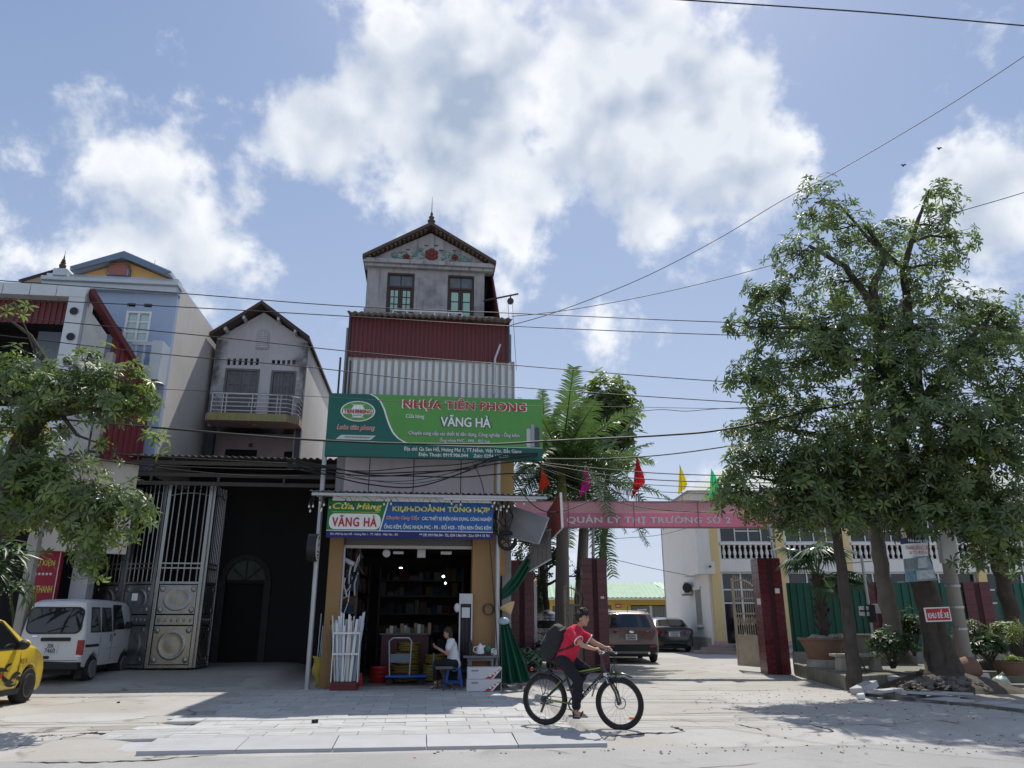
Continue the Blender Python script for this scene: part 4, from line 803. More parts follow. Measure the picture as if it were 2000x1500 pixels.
# oblique maroon side sheet with sloping top, torn poster on it
A_ = Vector((lr + .02, LV + .1,0)); B_ = Vector((-9.6,2.95,0))
def obl(f, z, off=0): p = A_.lerp(B_, f); n_ = Vector((B_.y - A_.y, -(B_.x - A_.x),0)).normalized(); return (p.x + n_.x * off, p.y + n_.y * off, z)
zA, zB = FS.at(166,567, LV)[1], 7.35
ss = thing('side_lean_to', 'maroon ribbed sheet wall with sloping cap beside the silver column', 'wall', FS, A_.x, A_.y)
for k in range(26):
    f0, f1 = k / 26,(k + 1) / 26
    if f1 < .42: continue
    q = MB(); off = .03 if k % 2 else 0; q.add([obl(f0,5.3, off), obl(f1,5.3, off), obl(f1, zA + (zB - zA) * f1, off), obl(f0, zA + (zB - zA) * f0, off), obl(f0,5.3,-.04), obl(f1,5.3,-.04), obl(f1, zA + (zB - zA) * f1,-.04), obl(f0, zA + (zB - zA) * f0,-.04)], [(0,1,2,3),(4,7,6,5),(0,3,7,4),(1,5,6,2),(3,2,6,7)]); q.build('rib', mat('maroon_side_sheet', (.17,.035,.042),.5,0,.1,2), ss)
pHX(AK([obl(0, zA - .1,.15), obl(1, zB - .1,.15), obl(1, zB - .1,-.1), obl(0, zA - .1,-.1), obl(0, zA + .08,.15), obl(1, zB + .08,.15), obl(1, zB + .08,-.1), obl(0, zA + .08,-.1)]), 'cap', M_MAROONSHEET, ss)
pHX(AK([obl(0,5.2,.0), obl(.30,5.2,.0), obl(.30,5.2,-.04), obl(0,5.2,-.04), obl(0, zA - .4,.0), obl(.30, zA - .95,.0), obl(.30, zA - .95,-.04), obl(0, zA - .4,-.04)]), 'torn_poster', mat('torn_poster_paper', (.50,.50,.49),.85,0,.2,3,.3,8, stain=.7, stcol=(.20,.32,.45), stscale=1.4), ss)
q = MB(); q.box(-.09,.09,-.09,.09,5.2,8.0); q.v = [(p[0] + obl(.36,0,.1)[0], p[1] + obl(.36,0,.1)[1], p[2]) for p in q.v]; q.build('concrete_post', M_CONC, ss)
# low sunlit wall with sloping top below
q = MB(); P0, P1 = Vector((-11.35,1.6,0)), Vector((-9.6,2.9,0)); z0_, z1_ = FS.at(150,815,2.0)[1], FS.at(283,893,3.2)[1]
q.hexa([(P0.x, P0.y, 3),(P1.x, P1.y, 3),(P1.x - .1, P1.y + .15,3),(P0.x - .1, P0.y + .15,3),(P0.x, P0.y, z0_),(P1.x, P1.y, z1_),(P1.x - .1, P1.y + .15, z1_),(P0.x - .1, P0.y + .15, z0_)])
single('stair_parapet', q, M_BEIGE, 'pale sloping parapet catching sun just above the black shed roof', 'wall', FS, P0.x, P0.y, 3)

# shed with corrugated roof
SHV = 2.6; su0, su1 = -11.9,-4.32; sz = FS.at(420,893, SHV)[1]
sd = thing('shed', 'dark open shed with sooty corrugated roof between houses and shop', 'shed', FS, (su0 + su1) / 2, SHV)
q = MB(); wavy(q, su0, su1, [(SHV - .1, sz),(6.95, sz + .55)], .17,.028); q.build('roof_sheet', M_BLACKTIN, sd, solid=.01, smooth='all')
for (y_, v_) in ((905, SHV + .05),(928, SHV + .3),(945, SHV + .35)): z_ = FS.at(420, y_, v_)[1]; pBX(AK(su0 + .1, su1 - .02, v_, v_ + .07, z_ - .05, z_ + .05), 'beam', mat('rusty_dark_beam', (.07,.065,.06),.7,.3,.25,4), sd)
for x_ in (295,427,555): u_, z_ = FS.at(x_, 935, SHV + .32); pBX(AK(u_ - .03, u_ + .03, SHV + .30, SHV + .36, FS.at(420,945, SHV + .35)[1] + .05, FS.at(420,928, SHV + .3)[1] - .05), 'strut', MATS['rusty_dark_beam'], sd)
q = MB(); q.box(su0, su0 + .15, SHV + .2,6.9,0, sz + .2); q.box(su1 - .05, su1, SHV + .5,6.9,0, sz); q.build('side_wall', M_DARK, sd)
# rear wall with arched doorway
BV2 = 6.6; ac, az_ = FS.at(480,1133, BV2); ar = FS.at(528,1133, BV2)[0] - ac
q = MB(); wall_holes(q, su0 + .15, su1 - .05,0, sz + .5, BV2, BV2 + .2, [(ac - ar * .82, ac + ar * .82,.2, az_ - .1)]); q.build('rear_wall', mat('shade_darkened_wall', (.028,.028,.03),.9,0,.15,2), sd)  # wall colour taken near black to stand in for the shed's inner shade
pTU(AK([(ac + ar * .92 * math.cos(R(t_)), BV2 - .03, az_ + ar * .92 * math.sin(R(t_))) for t_ in range(0,181,9)], .1,6), 'arch_moulding', mat('grey_moulding', (.055,.055,.055),.9,0,.2,3), sd, smooth=True)
q = MB(); q.prism([(ac + ar * .8 * math.cos(R(t_)), az_ + ar * .8 * math.sin(R(t_))) for t_ in range(0,181,12)], 1, BV2 - .02, BV2 - .004); q.build('fanlight', mat('dim_fanlight', (.03,.05,.035),.3), sd)
for t_ in (40,90,140): q = MB(); q.bar((ac, BV2 - .04, az_),(ac + ar * .8 * math.cos(R(t_)), BV2 - .04, az_ + ar * .8 * math.sin(R(t_))),.04); q.build('fanlight_bar', MATS['grey_moulding'], sd)
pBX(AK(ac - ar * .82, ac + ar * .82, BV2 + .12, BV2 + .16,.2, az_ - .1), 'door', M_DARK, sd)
for s_ in (-1,1): pBX(AK(ac + s_ * ar * .92 - .1, ac + s_ * ar * .92 + .1, BV2 - .08, BV2,.2, az_), 'jamb', MATS['grey_moulding'], sd)

# folding stainless gate
GZ0 = .24
def gate_leaf(parent, p0, p1, ztop0, ztop1, plain=False):
    """one leaf between two ground points (u,v); bars above, embossed panels below"""
    p0, p1 = Vector((*p0,0)), Vector((*p1,0)); W_ = (p1 - p0).length; t = (p1 - p0) / W_; n_ = Vector((t.y, -t.x, 0))
    def X(q):                                           # local (along, out, z) -> frame coordinates
        q.v = [tuple(p0 + t * p[0] + n_ * p[1] + Vector((0,0, p[2]))) for p in q.v]; return q
    q = MB(); q.box(0,.09,-.04,.04, GZ0, ztop0 + .02); q.box(W_ - .09, W_, -.04,.04, GZ0, ztop1 + .02)
    zp = 2.36; q.box(.09, W_ - .09,-.03,.03, zp - .07, zp); q.box(.09, W_ - .09,-.03,.03, GZ0, GZ0 + .07); leaf = X(q).build('gate_leaf', M_STAIN, parent, bevel=.008)
    for k in range(6):
        a_ = .09 + (W_ - .18) * (k + .5) / 6; zt_ = ztop0 + (ztop1 - ztop0) * (k + .5) / 6; q = MB(); q.tube([(a_, 0, zp),(a_, 0, zt_)], .019,6); X(q).build('bar', M_STAIN, leaf, smooth=True)
    for z_ in (2.70,2.82): q = MB(); q.box(.09, W_ - .09,-.022,.022, z_ - .018, z_ + .018); X(q).build('cross_bar', M_STAIN, leaf)
    q = MB(); q.tube([(.09 + (W_ - .18) * f_, 0, ztop0 + (ztop1 - ztop0) * f_ - .45 + .22 * math.sin(math.pi * (.25 + f_ * .5))) for f_ in [i / 8 for i in range(9)]], .015,6); X(q).build('arched_bar', M_STAIN, leaf)
    for (a0, a1, kind) in ((GZ0 + .09,1.25, 'oval'),(1.28,1.52, 'strip'),(1.55, zp - .09, 'oval')):
        q = MB(); q.box(.11, W_ - .11,-.012,.012, a0, a1); pn = X(q).build('panel', M_STAIN, leaf, bevel=.006)
        if kind == 'oval':
            q = MB(); rx, rz_ = W_ * .27,(a1 - a0) * .36; c_ = ((W_) / 2,(a0 + a1) / 2)
            q.v = []; ring = lambda r, o: [(c_[0] + rx * r * math.cos(2 * math.pi * i / 28), o, c_[1] + rz_ * r * math.sin(2 * math.pi * i / 28)) for i in range(28)]
            rs = [(1.12,.012),(1.0,.035),(.9,.020),(.5,.03),(.02,.034)]
            for r_, o_ in rs: q.v += ring(r_, o_)
            q.f = [(j * 28 + i, j * 28 + (i + 1) % 28,(j + 1) * 28 + (i + 1) % 28,(j + 1) * 28 + i) for j in range(4) for i in range(28)]; q.mi = [0] * len(q.f); X(q).build('embossed_oval', M_STAIN, leaf, smooth='all')
            for (sx, sz_) in ((-1,-1),(1,-1),(-1,1),(1,1)):
                q = MB(); q.ball((c_[0] + sx * (W_ * .5 - .19),.014, c_[1] + sz_ * ((a1 - a0) * .5 - .10)),(.07,.025,.08),10,6); X(q).build('embossed_corner', M_STAIN, leaf, smooth='all')
        else:
            for k in range(6): q = MB(); q.ball((.11 + (W_ - .22) * (k + .5) / 6,.014,(a0 + a1) / 2),(.03,.018,.05),8,6); X(q).build('embossed_stud', M_STAIN, leaf, smooth='all')
    return leaf
gt = thing('folding_gate', 'tall folding stainless steel gate with barred tops and oval panels', 'gate', FS, -8.6,3.4,.2)
ztA = FS.at(380,947,3.4)[1]; gA0, gA1 = FS.at(306,1130,3.4)[0], FS.at(396,1130,3.4)[0]
gate_leaf(gt, (gA0,3.4),(gA1,3.4), ztA, ztA + .02); gate_leaf(gt, (gA0 - .97,3.85),(gA0 - .02,3.43), ztA - .05, ztA + .06); gate_leaf(gt, (gA0 - 1.92,4.3),(gA0 - .99,3.87), ztA - .2, ztA - .06)
gate_leaf(gt, (gA1 + .03,3.42),(gA1 + .10,4.4), ztA, ztA)
gate_leaf(gt, (gA0 - 2.9,4.7),(gA0 - 1.94,4.32), ztA - .4, ztA - .2)
q = MB(); a_, z_ = FS.at(263,1166,3.3); q.box(a_ - .07, a_ + .07,3.30,3.33, z_ - .09, z_ + .09); single('notice_sheet', q, m_wt, 'small white paper notice stuck on the steel gate above the van', 'notice', FS, a_, 3.3, z_ - .09)
# left gate pillar and red event board
q = MB(); q.box(-10.75,-10.35,2.75,3.15,0,4.4); single('gate_pillar', q, M_HW, 'pale plaster pillar beside the red event board', 'pillar', FS, -10.55,2.95,0)
EV = 2.3; e0, e1, f0, f1 = FS.rect(63,1010,119,1172, EV); ev = thing('event_board', 'tall crimson board with yellow event lettering behind the white van', 'sign', FS, (e0 + e1) / 2, EV)
f0 = .5; f1 += .25
pBX(AK(e0, e1, EV, EV + .16, f0, f1), 'board', mat('crimson_vinyl', (.30,.012,.035),.5,0,.06,2), ev); pBX(AK(e1 - .03, e1 - .015, EV - .006, EV - .001, f0, f1), 'white_line', m_wt, ev)
for (t_, y_, h_, w_) in (('TỔ CHỨC', 1060,.24,.82),('SỰ KIỆN', 1099,.21,.72),('ÂM THANH', 1149,.21,.82)): z_ = FS.at(90, y_, EV)[1]; lettering(t_, ev, ((e0 + e1) / 2 - .02, EV - .008, z_),(e1 - e0) * w_, h_, m_yl, offset=.02)
z_ = FS.at(90,1121, EV)[1]
for k in range(5):
    c_ = e0 + (e1 - e0) * (.22 + .13 * k); q = MB(); q.add([(c_ + (.045 if i % 2 == 0 else .018) * math.sin(math.pi * i / 5), EV - .008, z_ + (.045 if i % 2 == 0 else .018) * math.cos(math.pi * i / 5)) for i in range(10)], [tuple(range(10))]); q.build('star', m_wt, ev)
for s_ in (e0 + .05, e1 - .05): pBX(AK(s_ - .03, s_ + .03, EV + .04, EV + .1,0, f0), 'leg', M_DARKSTEEL, ev)
# round projecting sign on the left post
cu_, cz_ = FS.at(612,1070,-.32); rs_ = thing('round_sign', 'round white lightbox sign projecting from the left shop post', 'sign', FS, cu_, -.32, cz_ - .35)
rz_ = FS.at(612,1043,-.32)[1] - cz_
pLA(AK([(.0,-.10),(rz_, -.10),(rz_, .10),(0,.10)], 28,(cu_, -.36, cz_),0), 'rim', mat('black_rim', (.015,.016,.018),.4), rs_, smooth=True)
pLA(AK([(.0,.012),(rz_ * .93,.010),(rz_ * .93,0)], 28,(cu_ + .1,-.36, cz_),0), 'face', m_wt, rs_)
for (dv, dz, l, a_) in ((-.05,.20,.16,65),(.05,.22,.1,65),(-.05,.05,.1,65),(.05,.07,.16,65)):
    q = MB(); c_, n_ = math.cos(R(a_)) * l / 2, math.sin(R(a_)) * l; q.add([(cu_ + .116,-.36 + dv - c_, cz_ + dz - n_ / 2),(cu_ + .116,-.36 + dv + .03, cz_ + dz),(cu_ + .116,-.36 + dv + c_, cz_ + dz + n_ / 2),(cu_ + .116,-.36 + dv - .03, cz_ + dz)], [(0,1,2,3)]); q.build('emblem_blade', m_rd if dv < 0 else m_nv, rs_)
for (dz, w_) in ((-.09,.3),(-.16,.22),(-.22,.14)): pBX(AK(cu_ + .113, cu_ + .117,-.36 - w_ / 2,-.36 + w_ / 2, cz_ + dz - .017, cz_ + dz + .017), 'print_line', m_nv, rs_)
q = MB(); q.bar((cu_, -.36, cz_ + rz_ * .5),(cu_ - .02,-.12, cz_ + rz_ * .5),.03); q.bar((cu_, -.36, cz_ - rz_ * .5),(cu_ - .02,-.12, cz_ - rz_ * .5),.03); q.build('bracket', M_STEEL, rs_)
# ================================================================== gateway, courtyard and fence on the right
M_GRANITE = mat('maroon_granite_tile', (.105,.018,.026),.28,0,.18,6, rnd=.16, spec=.45)
M_GRANDK = mat('dark_maroon_joint', (.045,.012,.016),.7,0,.1,4)
M_CREAMY = mat('cream_render', (.72,.71,.69),.8,0,.05,1.2, streak=.22, scol=(.45,.44,.42))
M_YELLOWR = mat('yellow_pilaster', (.66,.52,.26),.8,0,.05,1.5, streak=.15, scol=(.4,.33,.2))
M_YBLDG = mat('yellow_shed_render', (.62,.43,.10),.85,0,.06,1.2, streak=.2, scol=(.4,.3,.12))
M_GREENROOF = mat('pale_green_sheet', (.33,.46,.33),.5,.1,.06,1.5)
M_GREENFENCE = mat('green_fence_sheet', (.016,.105,.075),.5,.05,.14,2, streak=.35, scol=(.01,.04,.035))
M_DARKGLASS = glass('dark_window_glass', (.012,.016,.018),.06,.7)
M_ALU = mat('white_aluminium', (.62,.64,.64),.45,.2,.05,3)
M_IRON = mat('pale_beige_ironwork', (.42,.36,.28),.6,.1,.18,4, streak=.35, scol=(.2,.13,.09))
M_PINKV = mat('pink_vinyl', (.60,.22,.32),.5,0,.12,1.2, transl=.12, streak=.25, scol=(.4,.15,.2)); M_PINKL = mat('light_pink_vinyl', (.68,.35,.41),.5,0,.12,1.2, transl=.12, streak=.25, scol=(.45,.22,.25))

def granite_pillar(fr, u0, u1, v0, v1, h, label, rows=16):
    t = thing('gate_pillar', label, 'pillar', fr, (u0 + u1) / 2, v0,0, 'maroon tiled pillars of the gateway')
    core = pBX(AK(u0 + .012, u1 - .012, v0 + .012, v1 - .012,0, h - .03), 'core', M_GRANDK, t)
    W_ = u1 - u0; rh = h / rows; side = (v1 - v0)
    fm = MB(); fm.box(0, W_ * .40 - .006,0,.014,.003, rh - .003); fme = mesh_of(fm, 'tile', M_GRANITE)
    sm = MB(); sm.box(0,.014,0, side - .03,.003, rh - .003); sme = mesh_of(sm, 'tile', M_GRANITE)
    for r_ in range(rows):
        share('tile', fme, t, (u0, v0, r_ * rh)); share('tile', fme, t, (u1 - W_ * .40 + .006, v0, r_ * rh))
        share('tile', sme, t, (u0, v0 + .016, r_ * rh)); share('tile', sme, t, (u1 - .014, v0 + .016, r_ * rh))
    pBX(AK(u0 + .01, u1 - .01, v0 + .01, v1 - .01, h - .03, h + .01), 'cap', M_GRANITE, t)
    return t
a_, b_ = FG.at(1140,1200)[0], FG.at(1188,1200)[0]
gp2 = granite_pillar(FG, a_, b_, 0,.55,3.1, 'maroon tiled gate pillar just right of the cyclist')
q = MB(); zz = FG.at(1165,1167,-.02)[1]; q.box(b_ - .2, b_ - .1,-.012,-.004, zz - .03, zz + .03); q.build('number_plate', m_wt, gp2)
granite_pillar(FG, FG.at(996,1200,.2)[0], FG.at(1043,1200,.2)[0], .2,.75,3.05, 'maroon tiled gate pillar half hidden by the green tarpaulin')
gp3 = granite_pillar(FG, FG.at(1489,1200,-.7)[0], FG.at(1534,1200,-.7)[0], -.7,-.1,3.05, 'maroon tiled gate pillar right of the open iron gate')
for (x_, y_, w_, h_) in ((1518,1154,.13,.13),(1482,1175,.1,.16)): u_, z_ = FG.at(x_, y_, -.7); pBX(AK(u_ - w_ / 2, u_ + w_ / 2,-.712,-.702, z_ - h_ / 2, z_ + h_ / 2), 'sticker', m_wt, gp3)
# pink banner bridge
PV = -.25; p0, p1, y0_, y1_ = FG.rect(1008,981,1548,1029, PV)
pb = thing('gate_banner', 'long pink banner board with white lettering spanning the gateway', 'banner', FG, (p0 + p1) / 2, PV, y0_)
ym_ = (y0_ + y1_) / 2 + .04
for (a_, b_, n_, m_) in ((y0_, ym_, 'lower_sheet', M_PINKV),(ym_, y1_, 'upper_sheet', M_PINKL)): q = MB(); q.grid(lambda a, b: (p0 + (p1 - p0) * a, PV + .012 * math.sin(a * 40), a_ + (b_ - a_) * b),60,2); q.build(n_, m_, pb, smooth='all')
q = MB(); q.box(p0, p1, PV - .02, PV + .14, y1_, y1_ + .03); q.box(p0, p1, PV - .02, PV + .14, y0_ - .03, y0_); q.build('frame', mat('rusty_pink_frame', (.35,.16,.18),.6,.2,.15,3), pb)
for x_ in (1110,1238,1363,1490): u_ = FG.at(x_, 1005, PV)[0]; pBX(AK(u_ - .012, u_ + .012, PV - .03, PV - .018, y0_, y1_), 'seam', MATS['rusty_pink_frame'], pb)
ta, tb = FG.at(1099,994, PV)[0], FG.at(1386,994, PV)[0]; lettering('CỤC QUẢN LÝ THỊ TRƯỜNG TỈNH BẮC GIANG', pb, ((ta + tb) / 2, PV - .02, FG.at(1240,993, PV)[1]), tb - ta, .235, mat('faded_yellow_print', (.70,.48,.38),.5,0,.1,3), offset=.015, spacing=1.1)
ta, tb = FG.at(1056,1014, PV)[0], FG.at(1427,1014, PV)[0]; lettering('ĐỘI QUẢN LÝ THỊ TRƯỜNG SỐ 2', pb, ((ta + tb) / 2, PV - .02, FG.at(1240,1014, PV)[1]), tb - ta, .33, m_wt, offset=.03, spacing=1.08)
for x_ in (1158,): u_ = FG.at(x_, 1060,.2)[0]; pTU(AK([(u_, .25,3.1),(u_, PV + .14, y1_)], .045,8), 'post', M_STEEL, pb)
u_ = FG.at(1510,1060,-.4)[0]; pTU(AK([(u_, -.4,3.05),(u_, PV + .14, y1_)], .045,8), 'post', M_STEEL, pb)
# flags along the banner
def flag(x0, x1, y0, y1, col, lab, seed, tail=.5, v=-.1, fr=FG, basez=None):
    rr = random.Random(seed); u0, z1 = fr.at((x0 + x1) / 2, y0, v); u1, z0 = fr.at((x0 + x1) / 2, y1, v); hw = (fr.at(x1, y0, v)[0] - fr.at(x0, y0, v)[0]) / 2
    t = thing('flag', lab, 'flag', fr, u0, v, z0, 'pennant flags along the gate banner'); pTU(AK([(u0, v, basez if basez is not None else y1_ - .1),(u0, v, z1 + .05)], .012,6), 'pole', M_STEEL, t)
    H = z1 - z0; n = 14; vs = []; lean = rr.uniform(-.15,.15)
    for j in range(n + 1):
        f = j / n; w = hw * 2 * (.12 + .88 * f / .7 if f < .7 else 1 - (f - .7) / .3 * tail * .55) * (1 + .08 * math.sin(9 * f + seed))
        for i in range(7):
            s_ = i / 6 - .35; vs.append((u0 + w * s_ + lean * f * .3 - (hw * .8 * (f - .7) / .3 * tail if f > .7 else 0), v - .03 + .05 * math.sin(s_ * 14 + seed + 3 * f) * f, z1 - H * f * (1 - .22 * (s_ + .35) * f) - (rr.uniform(0,.02))))
    q = MB(); q.add(vs, [(j * 7 + i, j * 7 + i + 1,(j + 1) * 7 + i + 1,(j + 1) * 7 + i) for j in range(n) for i in range(6)]); q.build('cloth', mat('flag_' + lab.split()[0] + str(seed), col, .75,0,.04,3, transl=.35), t, smooth='all'); return t
flag(988,1004,917,958,(.10,.34,.75), 'blue pennant flag rising behind the shop awning', 1)
flag(1049,1068,914,962,(.75,.06,.03), 'orange red pennant flag behind the right end of the awning', 2)
flag(1131,1154,916,974,(.78,.03,.33), 'magenta pennant flag above the word on the pink banner near the palm', 3,.8)
flag(1231,1256,893,976,(.48,.02,.025), 'largest dark red flag high above the middle of the pink banner', 4,.9)
flag(1319,1337,911,966,(.68,.52,.02), 'yellow pennant flag above the pink banner', 5)
flag(1377,1402,919,976,(.06,.55,.22), 'bright green pennant flag at the edge of the big tree', 6,.8)
flag(1478,1488,944,966,(.10,.05,.16), 'small dark purple pennant flag against the pale roof', 7)

# iron gate leaves
def iron_leaf(fr, p0, p1, h, label):
    p0, p1 = Vector((*p0,0)), Vector((*p1,0)); W_ = (p1 - p0).length; t = (p1 - p0) / W_; n_ = Vector((t.y, -t.x, 0))
    o = thing('iron_gate', label, 'gate', fr, p0.x, p0.y, 0)
    def X(q): q.v = [tuple(p0 + t * p[0] + n_ * p[1] + Vector((0,0, p[2]))) for p in q.v]; return q
    q = MB(); q.box(0,.05,-.025,.025,.12, h); q.box(W_ - .05, W_, -.025,.025,.12, h * .88); q.box(.05, W_ - .05,-.02,.02,.12,.17); q.box(.05, W_ - .05,-.02,.02,.92,.98); q.box(.05, W_ - .05,-.02,.02,1.55,1.6); q.box(.05, W_ - .05,-.02,.02, h * .76, h * .76 + .05); X(q).build('frame', M_IRON, o)
    q = MB(); q.box(.05, W_ - .05,-.008,.008,.17,.92); X(q).build('kick_panel', M_IRON, o)
    nb = max(4, int(W_ / .095))
    for k in range(nb):
        a_ = .05 + (W_ - .1) * (k + .5) / nb; f = a_ / W_; q = MB(); zt_ = h * (1.0 - .12 * f) + .05; q.tube([(a_, 0,.98),(a_, 0, zt_)], .010,5); q.lathe([(.022,0),(.0,.12)], 6,(a_, 0, zt_)); X(q).build('bar', M_IRON, o)
    for k in range(max(2, nb // 2)):
        a_ = .08 + (W_ - .16) * (k + .5) / max(2, nb // 2); q = MB(); q.tube([(a_ + .05 * math.cos(R(g_)),0,1.36 + .11 * math.sin(R(g_))) for g_ in range(0,361,30)], .009,5, False); X(q).build('scroll', M_IRON, o)
    q = MB(); q.tube([(W_ * f, 0, h * (1 - .12 * f) - .1 + .16 * math.sin(math.pi * f)) for f in [i / 10 for i in range(11)]], .02,6); X(q).build('top_rail', M_IRON, o); return o
iron_leaf(FG, (FG.at(1104,1250,.5)[0], .7),(FG.at(1139,1250,.4)[0], .35),2.35, 'pale iron gate leaf left of the middle maroon pillar')
iron_leaf(FG, (FG.at(1443,1250,.9)[0], 1.15),(FG.at(1489,1250,.2)[0], .15),2.6, 'pale iron gate leaf folded open beside the right maroon pillar')
# white side wicket by the tank
q = MB(); uu = FG.at(1047,1250,.9)[0]; q.box(uu - .05, uu + .03,.75,1.5,.05,2.5)
for z_ in (.3,1.0,1.7): q.box(uu - .07, uu - .052,.78,1.47, z_, z_ + .5)
single('wicket_gate', q, M_ALU, 'white metal wicket gate edge between the left pillar and the steel tank', 'gate', FG, uu, 1.1,0)

# white two-storey office
FB = Frame(0,34,1.0)
of = thing('office_building', 'white two storey office with yellow pilasters and balustrade panels behind the fence', 'building', FB, 16,0)
ou0, ou1 = 8.75,27; ztop = 6.9
BAY = 2.98; bays = [9.0 + BAY * i for i in range(7)]
holes_up = []; holes_dn = []
for i, b0 in enumerate(bays[:-1]): holes_up.append((b0 + .42, b0 + BAY - .12,4.72,6.45)); holes_dn.append((b0 + .34, b0 + BAY - .1,.32,3.4))
q = MB(); wall_holes(q, ou0, ou1,0, ztop, 0,.25, holes_up + holes_dn + [(h[0], h[1], 4.0,4.62) for h in holes_up]); q.build('front_wall', M_CREAMY, of)
q = MB(); wall_holes(q, 0,9,0, ztop, 0,.25, [(1.2,2.2,1.15,2.7)]); q.v = [(ou0 + p[1], .25 + p[0], p[2]) for p in q.v]; q.f = [f[::-1] for f in q.f]; q.build('side_wall', M_CREAMY, of)
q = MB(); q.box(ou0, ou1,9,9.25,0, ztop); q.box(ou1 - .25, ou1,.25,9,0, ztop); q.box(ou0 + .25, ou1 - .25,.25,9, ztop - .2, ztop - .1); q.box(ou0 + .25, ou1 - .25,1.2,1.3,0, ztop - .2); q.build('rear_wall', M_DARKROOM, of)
pBX(AK(ou0 - .03, ou0,.25,8,.0,.62), 'plinth', M_CONC, of)
# side window with bars
sw_ = pBX(AK(ou0 + .08, ou0 + .1,1.45,2.45,1.15,2.7), 'side_window', M_DARKGLASS, of)
for k in range(6): v_ = 1.45 + k * .2; pBX(AK(ou0 - .02, ou0 + .02, v_ - .012, v_ + .012,1.15,2.7), 'window_bar', M_ALU, sw_)
pBX(AK(ou0 - .12, ou0,1.35,2.55,1.05,1.15), 'sill', M_CREAMY, sw_); pBX(AK(ou0 - .1, ou0,1.35,2.55,2.72,2.85), 'hood', M_CREAMY, sw_)
# projecting upper corner
pBX(AK(8.28,8.86,-.25,2.6,3.35, ztop), 'oriel', M_CREAMY, of); pBX(AK(8.24,9.0,-.30,2.65,3.32,3.85), 'oriel_band', M_CREAMY, of)
pLA(AK([(.04,0),(.05,-.05),(.05,-.16),(0,-.17)], 10,(8.75,-.34,3.62),1), 'security_camera', M_DARKSTEEL, of)
for b0 in bays: pBX(AK(b0 - .12, b0 + .26,-.2,0,.36, ztop - .1), 'pilaster', M_YELLOWR, of); pBX(AK(b0 - .18, b0 + .32,-.26,0,.3,.5), 'pilaster_base', M_PINK, of)
for h in holes_up:
    wn = pBX(AK(h[0], h[1], .12,.14, h[2], h[3]), 'window', M_DARKGLASS, of); W_ = h[1] - h[0]
    for f in (0,.28,.54,.78,1): pBX(AK(h[0] + (W_ - .05) * f, h[0] + (W_ - .05) * f + .05,.06,.12, h[2], h[3]), 'mullion', M_ALU, wn)
    for (z_, fa, fb) in ((h[2] + .95,0,1),(h[2], 0,1),(h[3] - .05,0,1),(h[2] + .48,.28,.54),(h[2] + .48,.54,.78)): pBX(AK(h[0] + W_ * fa, h[0] + W_ * fb, .058,.118, z_, z_ + .05), 'transom', M_ALU, wn)
    # balustrade panel
    bp_ = pBX(AK(h[0], h[1], .14,.2,4.0,4.62), 'balustrade', M_DARK, of)
    pBX(AK(h[0] - .05, h[1] + .05,-.12,.12,4.60,4.70), 'coping', M_CREAMY, bp_)
    q = MB(); q.lathe([(.06,0),(.06,.05),(.035,.08),(.085,.24),(.05,.38),(.03,.46),(.06,.53),(.06,.6)], 8); bme_ = mesh_of(q, 'baluster', M_CREAMY, True)
    nb = 10
    for k in range(nb): share('baluster', bme_, bp_, (h[0] + W_ * (k + .5) / nb, -.0,4.0))
pBX(AK(ou0 + .1, ou1,-.14,-.004,3.42,3.96), 'band', M_CREAMY, of)
for i, h in enumerate(holes_dn):
    wn = pBX(AK(h[0], h[1], .12,.14, h[2], h[3]), 'glass_front', M_DARKGLASS, of); W_ = h[1] - h[0]
    for f in (0,.34,.66,1): pBX(AK(h[0] + (W_ - .06) * f, h[0] + (W_ - .06) * f + .06,.06,.12, h[2], h[3]), 'mullion', M_ALU, wn)
    for z_ in (2.05,2.62, h[3] - .06, h[2]): pBX(AK(h[0], h[1], .058,.118, z_, z_ + .06), 'transom', M_ALU, wn)
# roof
rzb, rzt = 6.95,8.6
pBX(AK(8.1, ou1 + .3,-.5,9.6, ztop - .02, rzb), 'eave', M_CREAMY, of)
q = MB(); q.add([(7.9,-.7, rzb + .004),(ou1 + .6,-.7, rzb + .004),(ou1 + .6,9.8, rzb + .004),(7.9,9.8, rzb + .004),(11.6,4.5, rzt + .6),(ou1 - 3,4.5, rzt + .6)], [(0,1,5,4),(1,2,5),(2,3,4,5),(3,0,4),(3,2,1,0)]); q.build('roof', mat('pale_grey_green_roof', (.34,.37,.34),.7,0,.1,1.5,.2,12), of)
# steps and planter at the entrance
st = thing('entrance_steps', 'rounded stone steps at the white office corner', 'steps', FB, 9.3,-.8)
for k, r_ in enumerate((1.15,.85,.55)): q = MB(); q.prism([(9.1 + r_ * 1.1 * math.cos(R(180 + 15 * i)),-.0 + r_ * math.sin(R(180 + 15 * i))) for i in range(13)], 2, k * .12,(k + 1) * .12); q.build('step', mat('pinkish_stone', (.34,.28,.26),.7,0,.1,4), st, bevel=.01)
def bowl_planter(fr, u, v, z, r, h, m_, lab, name='planter', plant=None):
    t = thing(name, lab, 'planter', fr, u, v, z); pLA(AK([(r * .62,0),(r * .7,.04),(r * .82, h * .5),(r * .97, h * .86),(r * 1.06, h * .9),(r * 1.06, h),(r * .96, h),(r * .9, h * .82),(0, h * .8)], 24,(u, v, z)), 'bowl', m_, t, smooth=True); return t
bowl_planter(FB, 10.6,-1.2,0,.75,.5, M_CONC, 'grey round concrete planter beside the office steps')
